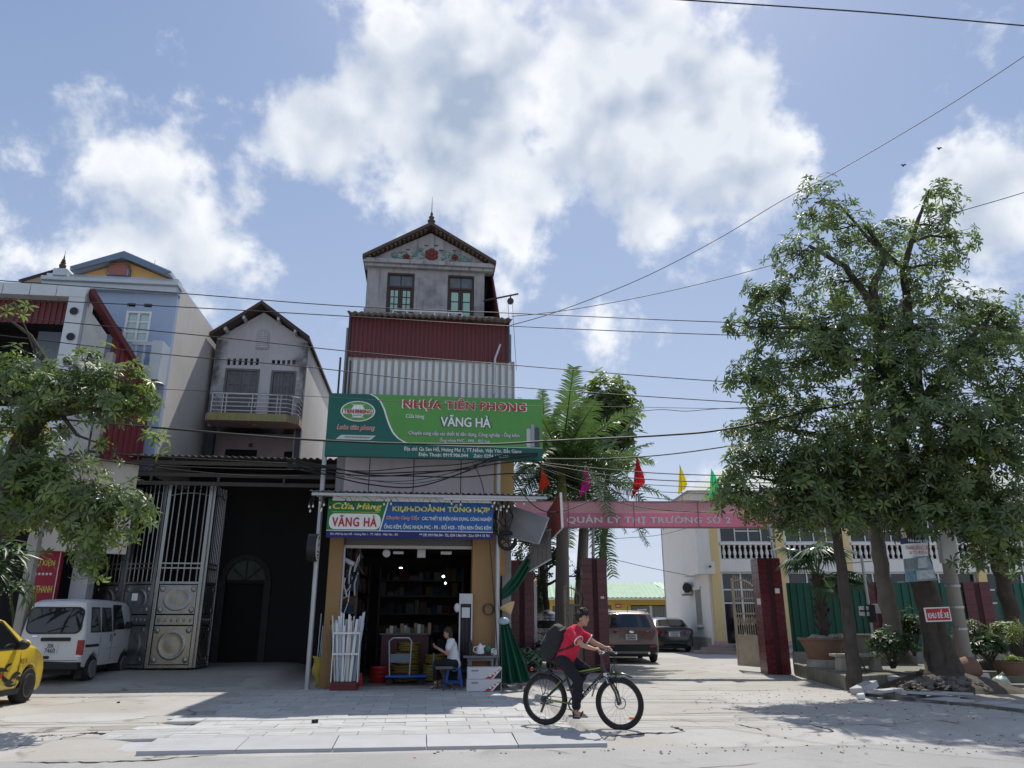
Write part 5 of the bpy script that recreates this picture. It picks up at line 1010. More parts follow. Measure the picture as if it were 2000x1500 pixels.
# air conditioner on the side wall
ac_ = thing('air_conditioner', 'white outdoor air conditioner unit on the office side wall', 'air conditioner', FB, 8.4,3.2,2.6)
pBX(AK(8.3,8.65,2.8,3.6,2.55,3.12), 'case', M_CREAMY, ac_, bevel=.02); pLA(AK([(.23,0),(.22,-.02),(.05,-.025),(0,-.02)], 18,(8.46,2.79,2.83),1), 'fan_grille', M_DARKSTEEL, ac_); q = MB(); q.box(8.35,8.75,2.9,2.95,2.48,2.55); q.box(8.35,8.75,3.45,3.5,2.48,2.55); q.build('bracket', M_STEEL, ac_)

# yellow garage behind
FY = Frame(0,50,0)
yb = thing('yellow_garage', 'low yellow garage with pale green sheet roof behind the parked cars', 'building', FY, 7,0)
e_ = 2.68; yu0, yu1 = 2.0,11.1
d0 = (FY.at(1231,1180)[0], FY.at(1307,1180)[0], 0,2.25); d1 = (FY.at(1184,1180)[0], FY.at(1194,1180)[0], 0,2.25); d2 = (2.6,4.4,.9,2.2)
q = MB(); wall_holes(q, yu0, yu1,0, e_, 0,.2, [d0, d1, d2]); q.box(yu1 - .2, yu1,.2,6,0, e_); q.box(yu0, yu0 + .2,.2,6,0, e_); q.box(yu0 + .2, yu1 - .2,5.8,6,0, e_); q.build('wall', M_YBLDG, yb)
for d_ in (d1, d2): pBX(AK(d_[0], d_[1], .1,.14, d_[2], d_[3]), 'dark_door', mat('grey_green_shutter', (.14,.16,.15),.6,.2,.1,3), yb)
fd = None; n_ = 26; fd = pBX(AK(d0[0], d0[1], .16,.18,0,2.2), 'folding_door', mat('dark_gap', (.05,.055,.05),.8), yb)
for k in range(n_): a_ = d0[0] + (d0[1] - d0[0]) * k / n_; w_ = (d0[1] - d0[0]) / n_; pBX(AK(a_ + .012, a_ + w_ - .012,.08 + .03 * (k % 2),.12 + .03 * (k % 2),0,2.18), 'door_strip', mat('grey_green_strip', (.26,.29,.27),.6,.2,.1,3), fd)
q = MB(); a_ = FY.at(1272,1200)[0]; q.box(a_ - .08, a_ + .08,.03,.07,0,2.2); q.build('door_edge', M_ALU, fd)
rq = FY.at(1225,1139,2.6)[1]
q = MB(); wavy(q, yu0 - .4, yu1 + .35, [(-.5, e_ + .02),(3.0, rq + .05),(6.4, e_ + .1)], .3,.03, seg=4); q.v = [(p[0] - (1.0 if p[1] > 2 and p[1] < 4 and p[0] > 10.6 else 0) * 1.0, p[1], p[2]) for p in q.v]; q.build('roof', M_GREENROOF, yb, solid=.02)
pBX(AK(yu0 - .4, yu1 + .3,-.48,-.44, e_ - .12, e_ - .01), 'gutter', M_CREAMY, yb)
sx0, sx1, sz0, sz1 = FY.rect(1202,1180,1213,1187); sgn = pBX(AK(sx0, sx1,-.04,-.001, sz0, sz1), 'door_sign', mat('red_sign', (.5,.03,.025),.5), yb)
pBX(AK(sx0 + .05, sx1 - .05,-.046,-.041,(sz0 + sz1) / 2 - .04,(sz0 + sz1) / 2 + .04), 'sign_text_line', m_wt, sgn)
# boundary wall and far ground cover right of the garage
q = MB(); q.box(11.6,40,1.0,1.2,0,2.2); single('yard_wall', q, mat('ochre_yard_wall', (.42,.33,.18),.9,0,.15,1.5, streak=.3, scol=(.2,.16,.1)), 'ochre yard wall between the garage and the office', 'wall', FY, 12,1,0)
q = MB(); q.box(-14,1.6,2.0,2.2,0,2.3); single('rear_wall', q, M_CONC, 'grey rear yard wall far behind the palm trunks', 'wall', FY, -3,2,0)
q = MB(); q.box(-9,2.4,9,9.2,0,3.3); q.add([(-9.4,8.6,3.3),(2.8,8.6,3.3),(2.8,12,4.6),(-9.4,12,4.6)], [(0,1,2,3)]); single('far_house', q, mat('brick_pink', (.42,.20,.15),.85,0,.1,1), 'far low house with reddish roof glimpsed between the palm trunk and the tank', 'house', FY, -3,9,0)

# green sheet fence with maroon pillars
fn = thing('sheet_fence', 'dark green ribbed sheet fence behind the roadside trees', 'fence', FG, 11,-.3)
fx = [(1534,1697),(1735,1888),(1940,2160)]
for (xa, xb) in fx:
    a_, b_ = FG.at(xa, 1140,-.3)[0] + .01, FG.at(xb, 1140,-.3)[0] - .01; n_ = max(2, round((b_ - a_) / 1.05))
    for k in range(n_): q = MB(); corrugated(q, a_ + (b_ - a_) * k / n_ + .003, a_ + (b_ - a_) * (k + 1) / n_ - .003,.55,2.40 + .01 * (k % 2),-.3,.21,.03); q.build('fence_panel', M_GREENFENCE, fn, solid=.004)
    pBX(AK(a_, b_, -.36,-.2,0,.56), 'base_wall', M_CONC, fn)
for i, (xa, xb, lab) in enumerate(((1697,1735, 'maroon tiled fence pillar behind the leaning trunk'),(1888,1940, 'maroon tiled fence pillar right of the red parking sign'))):
    granite_pillar(FG, FG.at(xa, 1190,-.35)[0], FG.at(xb, 1190,-.35)[0], -.38,-.1,2.42, lab, 12)
for (x_, y_) in ((1790,1125),(1900,1125),(1975,1128)):
    pass
# ================================================================== trees and plants
M_BARK = mat('dark_grey_bark', (.07,.06,.05),.95,0,.35,5,.8,14, streak=.85, scol=(.015,.013,.011))
M_BARKP = mat('pale_patchy_bark', (.15,.135,.115),.95,0,.25,3,.6,16, stain=.6, stcol=(.08,.07,.06), stscale=2.2)
M_PALMBARK = mat('grey_palm_trunk', (.20,.185,.165),.9,0,.15,2,.3,14, stain=.4, stcol=(.1,.09,.08))
def leafmat(name, c, rough=.42, tr=.42, var=.35):
    return mat(name, c, rough, 0, var, 1.3, spec=.5, transl=tr)
M_LEAF = leafmat('glossy_tree_leaf', (.108,.152,.066)); M_LEAFL = leafmat('bright_tree_leaf', (.165,.222,.068)); M_LEAFD = leafmat('dark_shrub_leaf', (.045,.08,.03)); M_PALML = leafmat('palm_leaf', (.085,.14,.05),.4,.3); M_FANL = leafmat('fan_palm_leaf', (.04,.085,.035),.35,.2)
M_YLEAF = leafmat('yellowing_leaf', (.32,.22,.03))

def leaf_tpl(n, L_, W_, tilt, droop, rng, seg=2):
    """a whorl of n folded lance-shaped leaves; returns verts (k,3), faces"""
    V, F_ = [], []
    for i in range(n):
        a = 2 * math.pi * (i + rng.uniform(-.25,.25)) / n; l = L_ * rng.uniform(.75,1.12); w = W_ * rng.uniform(.8,1.15); el = tilt + rng.uniform(-.3,.3)
        d = np.array([math.cos(a), math.sin(a),0]); s = np.array([-math.sin(a), math.cos(a),0]); up = np.array([0,0,1.])
        k = len(V)
        def pt(t, side, lift=0): return d * (l * t * math.cos(el)) + up * (l * t * math.sin(el) - droop * l * t * t) + s * side + up * lift
        V += [pt(.05,0), pt(.45, w / 2, w * .18), pt(.45,0,-w * .05), pt(.45,-w / 2, w * .18), pt(.75, w * .42, w * .12), pt(.75,0,-w * .04), pt(.75,-w * .42, w * .12), pt(1,0)]
        F_ += [(k, k + 2, k + 1),(k, k + 3, k + 2),(k + 1, k + 2, k + 5, k + 4),(k + 2, k + 3, k + 6, k + 5),(k + 4, k + 5, k + 7),(k + 5, k + 6, k + 7)]
    return np.array(V), F_
def scatter_mesh(name, tpls, pos, dirs, sc, mats, midx=None, parent=None, rng=RNG):
    """many leaf whorls joined into one crown mesh"""
    tris = []
    Vs, loops, starts, totals, mi = [], [], [], [], []; off = 0; lo = 0
    which = rng.integers(0, len(tpls), len(pos))
    for t_i, (V, F_) in enumerate(tpls):
        idx = np.where(which == t_i)[0]
        if not len(idx): continue
        z = dirs[idx] / np.linalg.norm(dirs[idx], axis=1, keepdims=True); rv = rng.normal(size=z.shape); x = np.cross(rv, z); x /= np.linalg.norm(x, axis=1, keepdims=True) + 1e-9; y = np.cross(z, x)
        M_ = np.stack([x, y, z], 2) * sc[idx][:, None, None]
        P = np.einsum('nij,kj->nki', M_, V) + pos[idx][:, None, :]
        n, k = len(idx), len(V); Vs.append(P.reshape(-1,3)); fl = np.concatenate([np.array(f) for f in F_]); ft = np.array([len(f) for f in F_])
        loops.append((fl[None, :] + (np.arange(n) * k)[:, None] + off).ravel()); totals.append(np.tile(ft, n)); off += n * k
        mi.append(np.repeat(midx[idx] if midx is not None else np.zeros(n, int), len(ft)))
    V = np.concatenate(Vs); lp = np.concatenate(loops); tt = np.concatenate(totals); st = np.concatenate([[0], np.cumsum(tt)[:-1]]); mi = np.concatenate(mi)
    me = bpy.data.meshes.new(name); me.vertices.add(len(V)); me.vertices.foreach_set('co', V.ravel()); me.loops.add(len(lp)); me.loops.foreach_set('vertex_index', lp.astype(np.int32)); me.polygons.add(len(tt)); me.polygons.foreach_set('loop_start', st.astype(np.int32)); me.polygons.foreach_set('loop_total', tt.astype(np.int32)); me.polygons.foreach_set('material_index', mi.astype(np.int32))
    for m_ in mats: me.materials.append(m_)
    me.update(); me.validate()
    o = bpy.data.objects.new(name, me); COL.objects.link(o)
    if parent: o.parent = parent; o.location = -Vector(parent.location)
    return o
def curve_pts(a, b, n, sag, rr, jit=.06):
    a, b = Vector(a), Vector(b); L_ = (b - a).length; out = []
    for i in range(n + 1):
        t = i / n; p = a.lerp(b, t); p.z += sag * math.sin(math.pi * t); j = jit * L_ * math.sin(math.pi * t); out.append(p + Vector((rr.uniform(-j, j), rr.uniform(-j, j), rr.uniform(-j, j) * .6)))
    return out
def make_tree(name, label, cat, base, trunks, blobs, tpls, mats, seed, trunk_m, twig=.14, group=None, per=1.0, mixp=(.75,.25), lsc=1.0, trunk_name='trunk', branch_r=.045):
    """trunks: list of [(x,y,z,r)...] polylines; blobs: (centre, radii, n_twigs)"""
    rr = random.Random(seed); rng = np.random.default_rng(seed)
    t = thing(name, label, cat, FW, base[0], base[1], base[2], group); nodes = []
    for i, tr in enumerate(trunks):
        pts = []; rs = []
        for (p, q_) in zip(tr, tr[1:]):
            n = max(2, int((Vector(q_[:3]) - Vector(p[:3])).length / .2))
            for k in range(n): f = k / n; pts.append(Vector(p[:3]).lerp(Vector(q_[:3]), f) + Vector((rr.uniform(-1,1), rr.uniform(-1,1),0)) * .03 * p[3] / .2); rs.append((p[3] + (q_[3] - p[3]) * f) * rr.uniform(.94,1.07))
        pts.append(Vector(tr[-1][:3])); rs.append(tr[-1][3])
        pTU(AK(pts, rs, 18 if rs[0] > .2 else 10 if rs[0] > .08 else 7, rough=.10 if rs[0] > .08 else 0), trunk_name if i == 0 else 'limb', trunk_m, t, smooth='all')
        nodes += [(p, r) for p, r in zip(pts, rs)]
    tw = MB(); P, D = [], []
    for (c, rad, n) in blobs:
        c = Vector(c); near = min(nodes, key=lambda nr: (nr[0] - c).length + (2.0 * max(0, nr[0].z - c.z)))
        br = curve_pts(near[0], c, 6,.15 * (c - near[0]).length * rr.uniform(-.2,.8), rr); r0 = min(near[1] * .7, branch_r + .012 * (c - near[0]).length); tw.tube(br, r0,6, r1=.012); nodes += [(p, r0 * (1 - i / 8)) for i, p in enumerate(br[2:], 2)]
        for k in range(n):
            while True:
                v = Vector((rr.uniform(-1,1), rr.uniform(-1,1), rr.uniform(-1,1)))
                if .12 < v.length < 1: break
            v = v.normalized() * (v.length ** .55); e = c + Vector((v.x * rad[0], v.y * rad[1], v.z * rad[2])); s = br[rr.randint(2,6)]
            path = curve_pts(s, e, 4, rr.uniform(-.05,.18) * (e - s).length, rr, .05); 
            if rr.random() < .6: tw.tube(path, .011,4, False, r1=.004)
            d = (path[-1] - path[-2]).normalized() + Vector((0,0,.55)); P.append(path[-1]); D.append(d)
            for _ in range(int(per * rr.choice((2,3,3,4)))):
                f = rr.uniform(.35,1); i = min(3, int(f * 4)); p = path[i].lerp(path[i + 1], f * 4 - i) + Vector((rr.gauss(0,1), rr.gauss(0,1), rr.gauss(0,1))) * twig; P.append(p); D.append((p - s).normalized() * .6 + Vector((rr.uniform(-.5,.5), rr.uniform(-.5,.5), rr.uniform(.1,1))))
    tw.build('branches', trunk_m, t, smooth='all')
    P = np.array([tuple(p) for p in P]); D = np.array([tuple(p) for p in D]) + 1e-6; sc = rng.uniform(.75,1.2, len(P)) * lsc
    scatter_mesh('crown', tpls, P, D, sc, mats, rng.choice(len(mats), len(P), p=list(mixp) if len(mixp) == len(mats) else None), t, rng); return t
rl = random.Random(11)
TPL = [leaf_tpl(n, .19,.052,.25,.25, rl) for n in (6,7,7,8)]
TPLS = [leaf_tpl(n, .15,.05,.3,.2, rl) for n in (5,6,7)]
def WP(x, y, Y): d = ray(x, y); t = Y / d.y; return (d.x * t, Y, CAM_Z + d.z * t)
def blob(x, y, rx, ry, Y, n, dep=1.0): c = WP(x, y, Y); s = c[1] / FPX * 1.06; return (c, (rx * s, min(1.3, max(rx, ry) * s) * dep, ry * s), n)

# ---- big roadside tree (thick dark trunk)
Yb = 16.6
bigA = [[(9.0, Yb, 0.15,.50),(9.0, Yb, .45,.36),(8.98, Yb, 1.0,.27),(8.9, Yb, 2.2,.22),(8.98, Yb + .1,4.2,.16),(8.85, Yb, 6.2,.12),(8.75, Yb, 7.6,.09)],
        [(*WP(1735,720, Yb),.16),(*WP(1700,590, Yb),.10),(*WP(1650,520, Yb),.07),(*WP(1580,480, Yb - .3),.04)],
        [(*WP(1735,720, Yb),.15),(*WP(1705,560, Yb),.10),(*WP(1730,500, Yb),.06),(*WP(1690,440, Yb),.04)],
        [(*WP(1790,760, Yb),.16),(*WP(1772,600, Yb + .2),.11),(*WP(1765,525, Yb + .2),.08),(*WP(1790,440, Yb),.05),(*WP(1815,370, Yb),.025)],
        [(*WP(1765,525, Yb + .2),.07),(*WP(1700,470, Yb - .2),.045),(*WP(1640,400, Yb - .3),.02)],
        [(*WP(1790,800, Yb),.13),(*WP(1880,680, Yb),.08),(*WP(1950,600, Yb + .3),.04)],
        [(*WP(1790,800, Yb),.12),(*WP(1690,690, Yb - .6),.07),(*WP(1560,640, Yb - .8),.04),(*WP(1480,640, Yb - 1),.025)],
        [(*WP(1800,900, Yb),.13),(*WP(1900,860, Yb - .8),.08),(*WP(1990,820, Yb - 1),.04)]]
bl_ = [blob(1590,395,75,55, Yb - .3,24), blob(1630,450,90,45, Yb, 26), blob(1845,385,42,45, Yb, 16), blob(1820,440,60,50, Yb, 18), blob(1880,465,40,30, Yb, 10), blob(1720,480,80,50, Yb, 26), blob(1560,500,70,50, Yb - .3,26), blob(1660,550,110,55, Yb, 44),
       blob(1830,520,60,40, Yb + .2,18), blob(1790,560,60,50, Yb + .2,22), blob(1520,575,60,40, Yb - .6,26), blob(1470,570,25,22, Yb - .6,8), blob(1600,630,110,55, Yb - .3,52), blob(1500,640,55,45, Yb - .8,26), blob(1430,635,25,20, Yb - .9,7), blob(1730,640,100,70, Yb, 48), blob(1860,590,70,45, Yb, 26), blob(1935,610,55,50, Yb + .3,26),
       blob(1980,650,45,60, Yb + .3,22), blob(1870,680,90,60, Yb, 46), blob(1560,710,110,60, Yb - .7,56), blob(1470,725,40,35, Yb - .9,14), blob(1700,740,110,70, Yb - .5,60), blob(1830,770,110,70, Yb - .6,60), blob(1950,750,80,70, Yb - .3,40), blob(1430,740,20,22, Yb - 1,6), blob(1640,680,90,50, Yb - 1.2,40), blob(1760,700,90,55, Yb - 1.3,44), blob(1850,830,100,55, Yb - 1.3,44), blob(1740,820,100,55, Yb - 1.4,46), blob(1920,700,80,55, Yb - .9,36), blob(1500,760,70,45, Yb - 1.0,30), blob(1800,640,70,45, Yb - .9,28)]
make_tree('devil_tree', 'tallest roadside tree with thick dark trunk carrying the torn poster', 'tree', (9.0, Yb, .2), bigA, bl_, TPL, [M_LEAF, M_LEAFL], 21, M_BARK, per=.95, mixp=(.72,.28), lsc=1.0)
# ---- second trunk, leaning, pale patchy bark
Yc = 17.6
b2 = [[(*WP(1756,1295, Yc),.30),(*WP(1750,1270, Yc),.21),(*WP(1728,1140, Yc),.165),(*WP(1708,1010, Yc),.14),(*WP(1700,900, Yc),.13),(*WP(1690,800, Yc),.1)], [(*WP(1702,930, Yc),.11),(*WP(1600,850, Yc - .6),.06),(*WP(1490,830, Yc - 1),.03)], [(*WP(1702,960, Yc),.1),(*WP(1780,890, Yc - .6),.06),(*WP(1880,870, Yc - .9),.04)]]
bl_ = [blob(1570,810,110,55, Yc - 1,52), blob(1470,850,55,45, Yc - 1.2,24), blob(1690,850,100,60, Yc - .8,52), blob(1640,920,90,50, Yc - 1.2,44), blob(1760,920,80,50, Yc - 1,40), blob(1700,960,60,35, Yc - 1.2,22), blob(1780,970,70,35, Yc - 1.4,26), blob(1600,960,60,30, Yc - 1.3,20), blob(1700,905,110,45, Yc - 1.6,44), blob(1820,900,80,45, Yc - 1.5,34), blob(1600,880,80,45, Yc - 1.5,34), blob(1690,1000,65,26, Yc - 1.5,22), blob(1790,1005,65,28, Yc - 1.5,22), blob(1585,990,60,25, Yc - 1.6,18)]
make_tree('devil_tree', 'tree with pale patchy leaning trunk left of the thick dark one', 'tree', b2[0][0][:3], b2, bl_, TPL, [M_LEAF, M_LEAFL], 22, M_BARKP, per=1.0, mixp=(.75,.25))
# ---- slender front trunk
Yd = 16.4
b3 = [[(*WP(1672,1342, Yd),.19),(*WP(1668,1310, Yd),.14),(*WP(1658,1220, Yd),.115),(*WP(1640,1080, Yd),.105),(*WP(1628,980, Yd),.085),(*WP(1618,900, Yd),.05)], [(*WP(1630,1000, Yd),.06),(*WP(1560,950, Yd - .4),.04),(*WP(1470,930, Yd - .7),.02)]]
bl_ = [blob(1540,900,90,45, Yd - .6,44), blob(1450,905,50,35, Yd - .9,20), blob(1420,960,32,28, Yd - .9,12), blob(1560,960,80,38, Yd - .7,34), blob(1475,985,45,32, Yd - .8,16), blob(1640,960,60,40, Yd - .5,24), blob(1520,1005,40,25, Yd - .6,10), blob(1600,1005,60,30, Yd - .7,20), blob(1665,1010,55,28, Yd - .7,18), blob(1560,1030,30,18, Yd - .7,7)]
make_tree('devil_tree', 'slender trunked tree nearest the driveway beside the stone bench', 'tree', b3[0][0][:3], b3, bl_, TPL, [M_LEAF, M_LEAFL], 23, M_BARK, per=1.0, mixp=(.75,.25))
# ---- tree at the right edge
Ye = 15.6
b4 = [[(12.0, Ye + 3,.2,.2),(11.6, Ye + 2.6,3,.17),(11.0, Ye + 1.5,5.0,.13),(10.8, Ye + 1,6.2,.08)], [(11.3, Ye + 2,4.0,.09),(10.4, Ye + .6,4.6,.05)]]
bl_ = [blob(1930,840,90,60, Ye, 44), blob(1990,900,50,60, Ye, 24), blob(1870,900,70,45, Ye + .2,30), blob(1900,970,80,50, Ye, 38), blob(1975,1000,55,60, Ye - .2,28), blob(1930,1050,55,45, Ye - .2,22), blob(1985,1085,40,35, Ye - .2,12), blob(1830,960,50,35, Ye + .3,18), blob(1985,790,50,50, Ye, 22), blob(1860,1015,55,32, Ye - .1,20), blob(1900,1085,35,25, Ye - .2,10), blob(1800,1000,55,28, Ye + .2,18)]
make_tree('devil_tree', 'dense foliage tree at the right picture edge above the green fence', 'tree', (12.0, Ye + 3,.2), b4, bl_, TPL, [M_LEAF, M_LEAFL], 24, M_BARK, per=1.2, mixp=(.7,.3))
# ---- left tree, nearer, big leaf whorls
Yl = 12.4
b5 = [[(-9.6, Yl + .4,-.05,.26),(-9.0, Yl + .2,1.8,.21),(*WP(18,960, Yl),.19),(*WP(42,870, Yl),.18),(*WP(75,815, Yl),.15)], [(*WP(75,815, Yl),.13),(*WP(110,808, Yl),.09),(*WP(145,803, Yl - .1),.055),(*WP(190,800, Yl - .2),.045),(*WP(250,800, Yl - .3),.02)], [(*WP(80,812, Yl),.09),(*WP(55,790, Yl),.06),(*WP(0,775, Yl),.05),(*WP(-40,760, Yl),.03)],
      [(*WP(110,805, Yl),.06),(*WP(112,740, Yl),.05),(*WP(60,655, Yl),.03),(*WP(5,615, Yl),.015)], [(*WP(112,740, Yl),.03),(*WP(70,690, Yl),.025),(*WP(50,640, Yl),.012),(*WP(25,588, Yl),.006)], [(*WP(120,810, Yl),.04),(*WP(150,850, Yl - .2),.025),(*WP(200,868, Yl - .3),.012)], [(*WP(20,950, Yl),.10),(*WP(90,930, Yl - .4),.05),(*WP(170,960, Yl - .6),.03)], [(*WP(190,800, Yl - .2),.02),(*WP(280,830, Yl - .4),.012),(*WP(310,860, Yl - .4),.007)]]
bl_ = [blob(60,745,65,35, Yl, 24), blob(160,745,75,35, Yl - .1,28), blob(240,745,55,35, Yl - .2,20), blob(280,775,35,30, Yl - .2,10), blob(20,720,40,30, Yl, 12), blob(25,840,60,30, Yl, 18), blob(100,860,55,28, Yl, 14), blob(20,600,10,12, Yl, 2), blob(35,690,25,18, Yl, 4), blob(175,690,25,12, Yl, 4),
       blob(40,910,70,40, Yl - .3,30), blob(120,930,60,35, Yl - .4,24), blob(60,970,70,45, Yl - .4,34), blob(140,985,75,50, Yl - .5,38), blob(215,990,60,45, Yl - .6,30), blob(265,995,35,30, Yl - .6,10), blob(190,1050,55,30, Yl - .6,20), blob(110,1030,50,30, Yl - .5,14), blob(20,1010,50,40, Yl - .4,18), blob(170,1090,30,25, Yl - .6,8), blob(312,862,12,12, Yl - .4,2), blob(210,875,20,12, Yl - .3,3), blob(130,785,60,26, Yl - .3,22), blob(205,792,55,26, Yl - .4,18), blob(60,800,50,26, Yl - .3,16), blob(110,745,50,26, Yl - .3,14)]
make_tree('devil_tree', 'nearest left tree with big leaf whorls hanging before the gate and party hall', 'tree', (-9.6, Yl + .4,-.05), b5, bl_, TPL, [M_LEAF, M_LEAFL, M_YLEAF], 25, M_BARK, per=.9, mixp=(.56,.432,.008), lsc=.92)
# ---- broadleaf tree behind the palms
Yg = 29
b6 = [[(3.2, Yg, 0,.2),(3.4, Yg, 3,.16),(3.7, Yg, 6,.1),(3.9, Yg, 8,.05)]]
bl_ = [blob(1190,770,50,40, Yg, 40), blob(1150,800,50,40, Yg, 36), blob(1215,815,35,45, Yg, 34), blob(1180,850,55,40, Yg, 40), blob(1225,855,22,30, Yg, 14), blob(1200,895,30,22, Yg, 14), blob(1130,870,40,35, Yg, 22)]
TPL6 = [leaf_tpl(n, .34,.13,.3,.25, rl) for n in (5,6)]
make_tree('broadleaf_tree', 'rounded light green tree rising behind the two palms', 'tree', (3.2, Yg, 0), b6, bl_, TPL6, [M_LEAFL, M_LEAF], 26, M_BARK, per=1.0, mixp=(.6,.4), twig=.2)
# ---- dark slim tree behind the left gate pillar
Yh = 26
b7 = [[(*WP(1074,1240, Yh)[:2], 0,.12),(*WP(1068,1180, Yh),.10),(*WP(1060,1120, Yh),.09),(*WP(1050,1060, Yh),.05)], [(*WP(1060,1120, Yh),.05),(*WP(1085,1100, Yh),.03)]]
bl_ = [blob(1075,1095,28,22, Yh, 14), blob(1045,1090,25,30, Yh, 12), blob(1045,1140,18,25, Yh, 9), blob(1140,1125,12,18, Yh, 4), blob(1040,1180,18,22, Yh, 10), blob(1020,1060,25,30, Yh, 10)]
make_tree('slim_tree', 'slim dark tree between the left gate pillar and the palm trunk', 'tree', b7[0][0][:3], b7, bl_, TPLS, [M_LEAFD], 27, M_BARK, mixp=(1,), lsc=1.3)

# royal palms
def frond_mesh(L_, droop, seed, lw=.5, m_=M_PALML):
    rr = random.Random(seed); q = MB(); n = 12
    rach = [Vector((L_ * t * math.cos(.2),0,.35 * L_ * t - droop * L_ * t * t)) for t in [i / n for i in range(n + 1)]]
    q.tube(rach, .028,5, r1=.006)
    for i in range(54):
        t = .10 + .9 * i / 53; k = min(n - 1, int(t * n)); p = rach[k].lerp(rach[k + 1], t * n - k); tg = (rach[k + 1] - rach[k]).normalized()
        ll = lw * (1 - .55 * abs(t - .42) ** 1.3 - .35 * t * t) * rr.uniform(.85,1.1)
        for s in (-1,1):
            d = (Vector((0, s, 0)) * .85 + tg * .45 + Vector((0,0, rr.uniform(-.1,.45)))).normalized(); w = tg * .022; mid = p + d * ll * .55 + Vector((0,0,-.02)); tip = p + d * ll + Vector((0,0,-ll * .35))
            q.add([p - w, p + w, mid + w, mid - w, tip], [(0,1,2,3),(3,2,4)])
    return mesh_of(q, 'frond', m_)
FR = [frond_mesh(2.6, d, 40 + i, .58) for i, d in enumerate((.12,.3,.5,.72,.95))]
def palm(x0, hubpx, Y, label, seed, nf, r, shaft=1.0, sc=1.0, spread=1.0):
    rr = random.Random(seed); hx, _, hz = WP(*hubpx, Y); bx = x0
    t = thing('royal_palm', label, 'palm tree', FW, bx, Y, 0, 'royal palms behind the gateway')
    n = 14; pts = [Vector((bx + (hx - bx) * (i / n), Y, (hz - shaft) * i / n)) for i in range(n + 1)]; rs = [r * (1.15 - .1 * abs(i / n - .5) - .25 * (i / n)) for i in range(n + 1)]
    pTU(AK(pts, rs, 16), 'trunk', M_PALMBARK, t, smooth='all')
    pTU(AK([Vector((hx, Y, hz - shaft)), Vector((hx, Y, hz - shaft * .5)), Vector((hx, Y, hz))], [r * .82, r * .75, r * .45], 12), 'crownshaft', mat('olive_crownshaft', (.20,.22,.06),.5,0,.15,2), t, smooth='all')
    for k in range(nf):
        a = 2 * math.pi * (k * .381966) + rr.uniform(-.2,.2); kk = min(4, int(5 * (k / nf) + rr.uniform(-.3,.6))); pitch = -.75 + 1.0 * (k / nf) * spread + rr.uniform(-.15,.15)
        share('frond', FR[max(0, kk)], t, (hx, Y, hz - .1),(rr.uniform(-.3,.3), pitch, a),(sc * rr.uniform(.85,1.1),) * 3)
    return t
palm(FW.at(1088,1330,24)[0] if False else 1.52,(1096,905),24.0, 'royal palm with thick grey trunk nearest the left gate', 51,28,.22,1.9,1.2)
palm(2.15,(1138,950),26.0, 'royal palm standing behind the first palm near the pillar', 52,26,.2,1.5,1.15,1.2)
palm(1.2,(1060,850),31.0, 'taller royal palm farther back whose fronds top the billboard edge', 53,20,.2,1.5,.95,.9)

# fan palm in planter
def fan_mesh(r, seed):
    rr = random.Random(seed); q = MB(); n = 34
    for i in range(n):
        a = R(-125 + 250 * i / (n - 1)); l = r * rr.uniform(.85,1.05) * (1 - .12 * abs(i / (n - 1) - .5)); d = Vector((math.cos(a), math.sin(a),0)); s = Vector((-math.sin(a), math.cos(a),0)) * r * .042
        m1 = d * l * .6 + Vector((0,0,.06 * r)); tip = d * l + Vector((0,0,-.28 * r * rr.uniform(.6,1.3))); q.add([Vector((0,0,0)), m1 - s, m1 + Vector((0,0,.03 * r)), m1 + s, tip - s * .2], [(0,1,2),(0,2,3),(1,4,2),(2,4,3)])
    return mesh_of(q, 'fan_leaf', M_FANL)
FAN = [fan_mesh(.62,60 + i) for i in range(3)]
fpY = 19.6; fpx, _, fpz = WP(1597,1125, fpY)
fp = thing('fan_palm', 'fan palm with drooping fans growing from the brown bowl planter', 'palm tree', FW, fpx, fpY, .7)
rr = random.Random(61); q = MB(); q.tube([(fpx + .02, fpY, .7),(fpx - .02, fpY, 1.3),(fpx, fpY, fpz)], [.12,.13,.15], 10)
for k in range(40): a = rr.uniform(0,6.28); z = rr.uniform(1.0, fpz); q.tube([(fpx + .12 * math.cos(a), fpY + .12 * math.sin(a), z),(fpx + .2 * math.cos(a), fpY + .2 * math.sin(a), z + .13)], .018,4)
q.build('trunk', M_BARK, fp)
for k in range(17):
    a = k * 2.4 + rr.uniform(-.2,.2); el = rr.uniform(-.5,.95) if k > 4 else rr.uniform(.8,1.3); L_ = rr.uniform(.55,.85); e = Vector((fpx + math.cos(a) * math.cos(el) * L_, fpY + math.sin(a) * math.cos(el) * L_, fpz + math.sin(el) * L_))
    st = pTU(AK([(fpx, fpY, fpz - .05),((fpx + e.x) / 2,(fpY + e.y) / 2,(fpz + e.z) / 2 + .08), e], .014,5), 'stalk', mat('green_stalk', (.08,.12,.04),.6), fp)
    share('fan_leaf', FAN[k % 3], fp, e, (rr.uniform(-.25,.25),-el * .6 + .25, a),(rr.uniform(.85,1.2),) * 3)

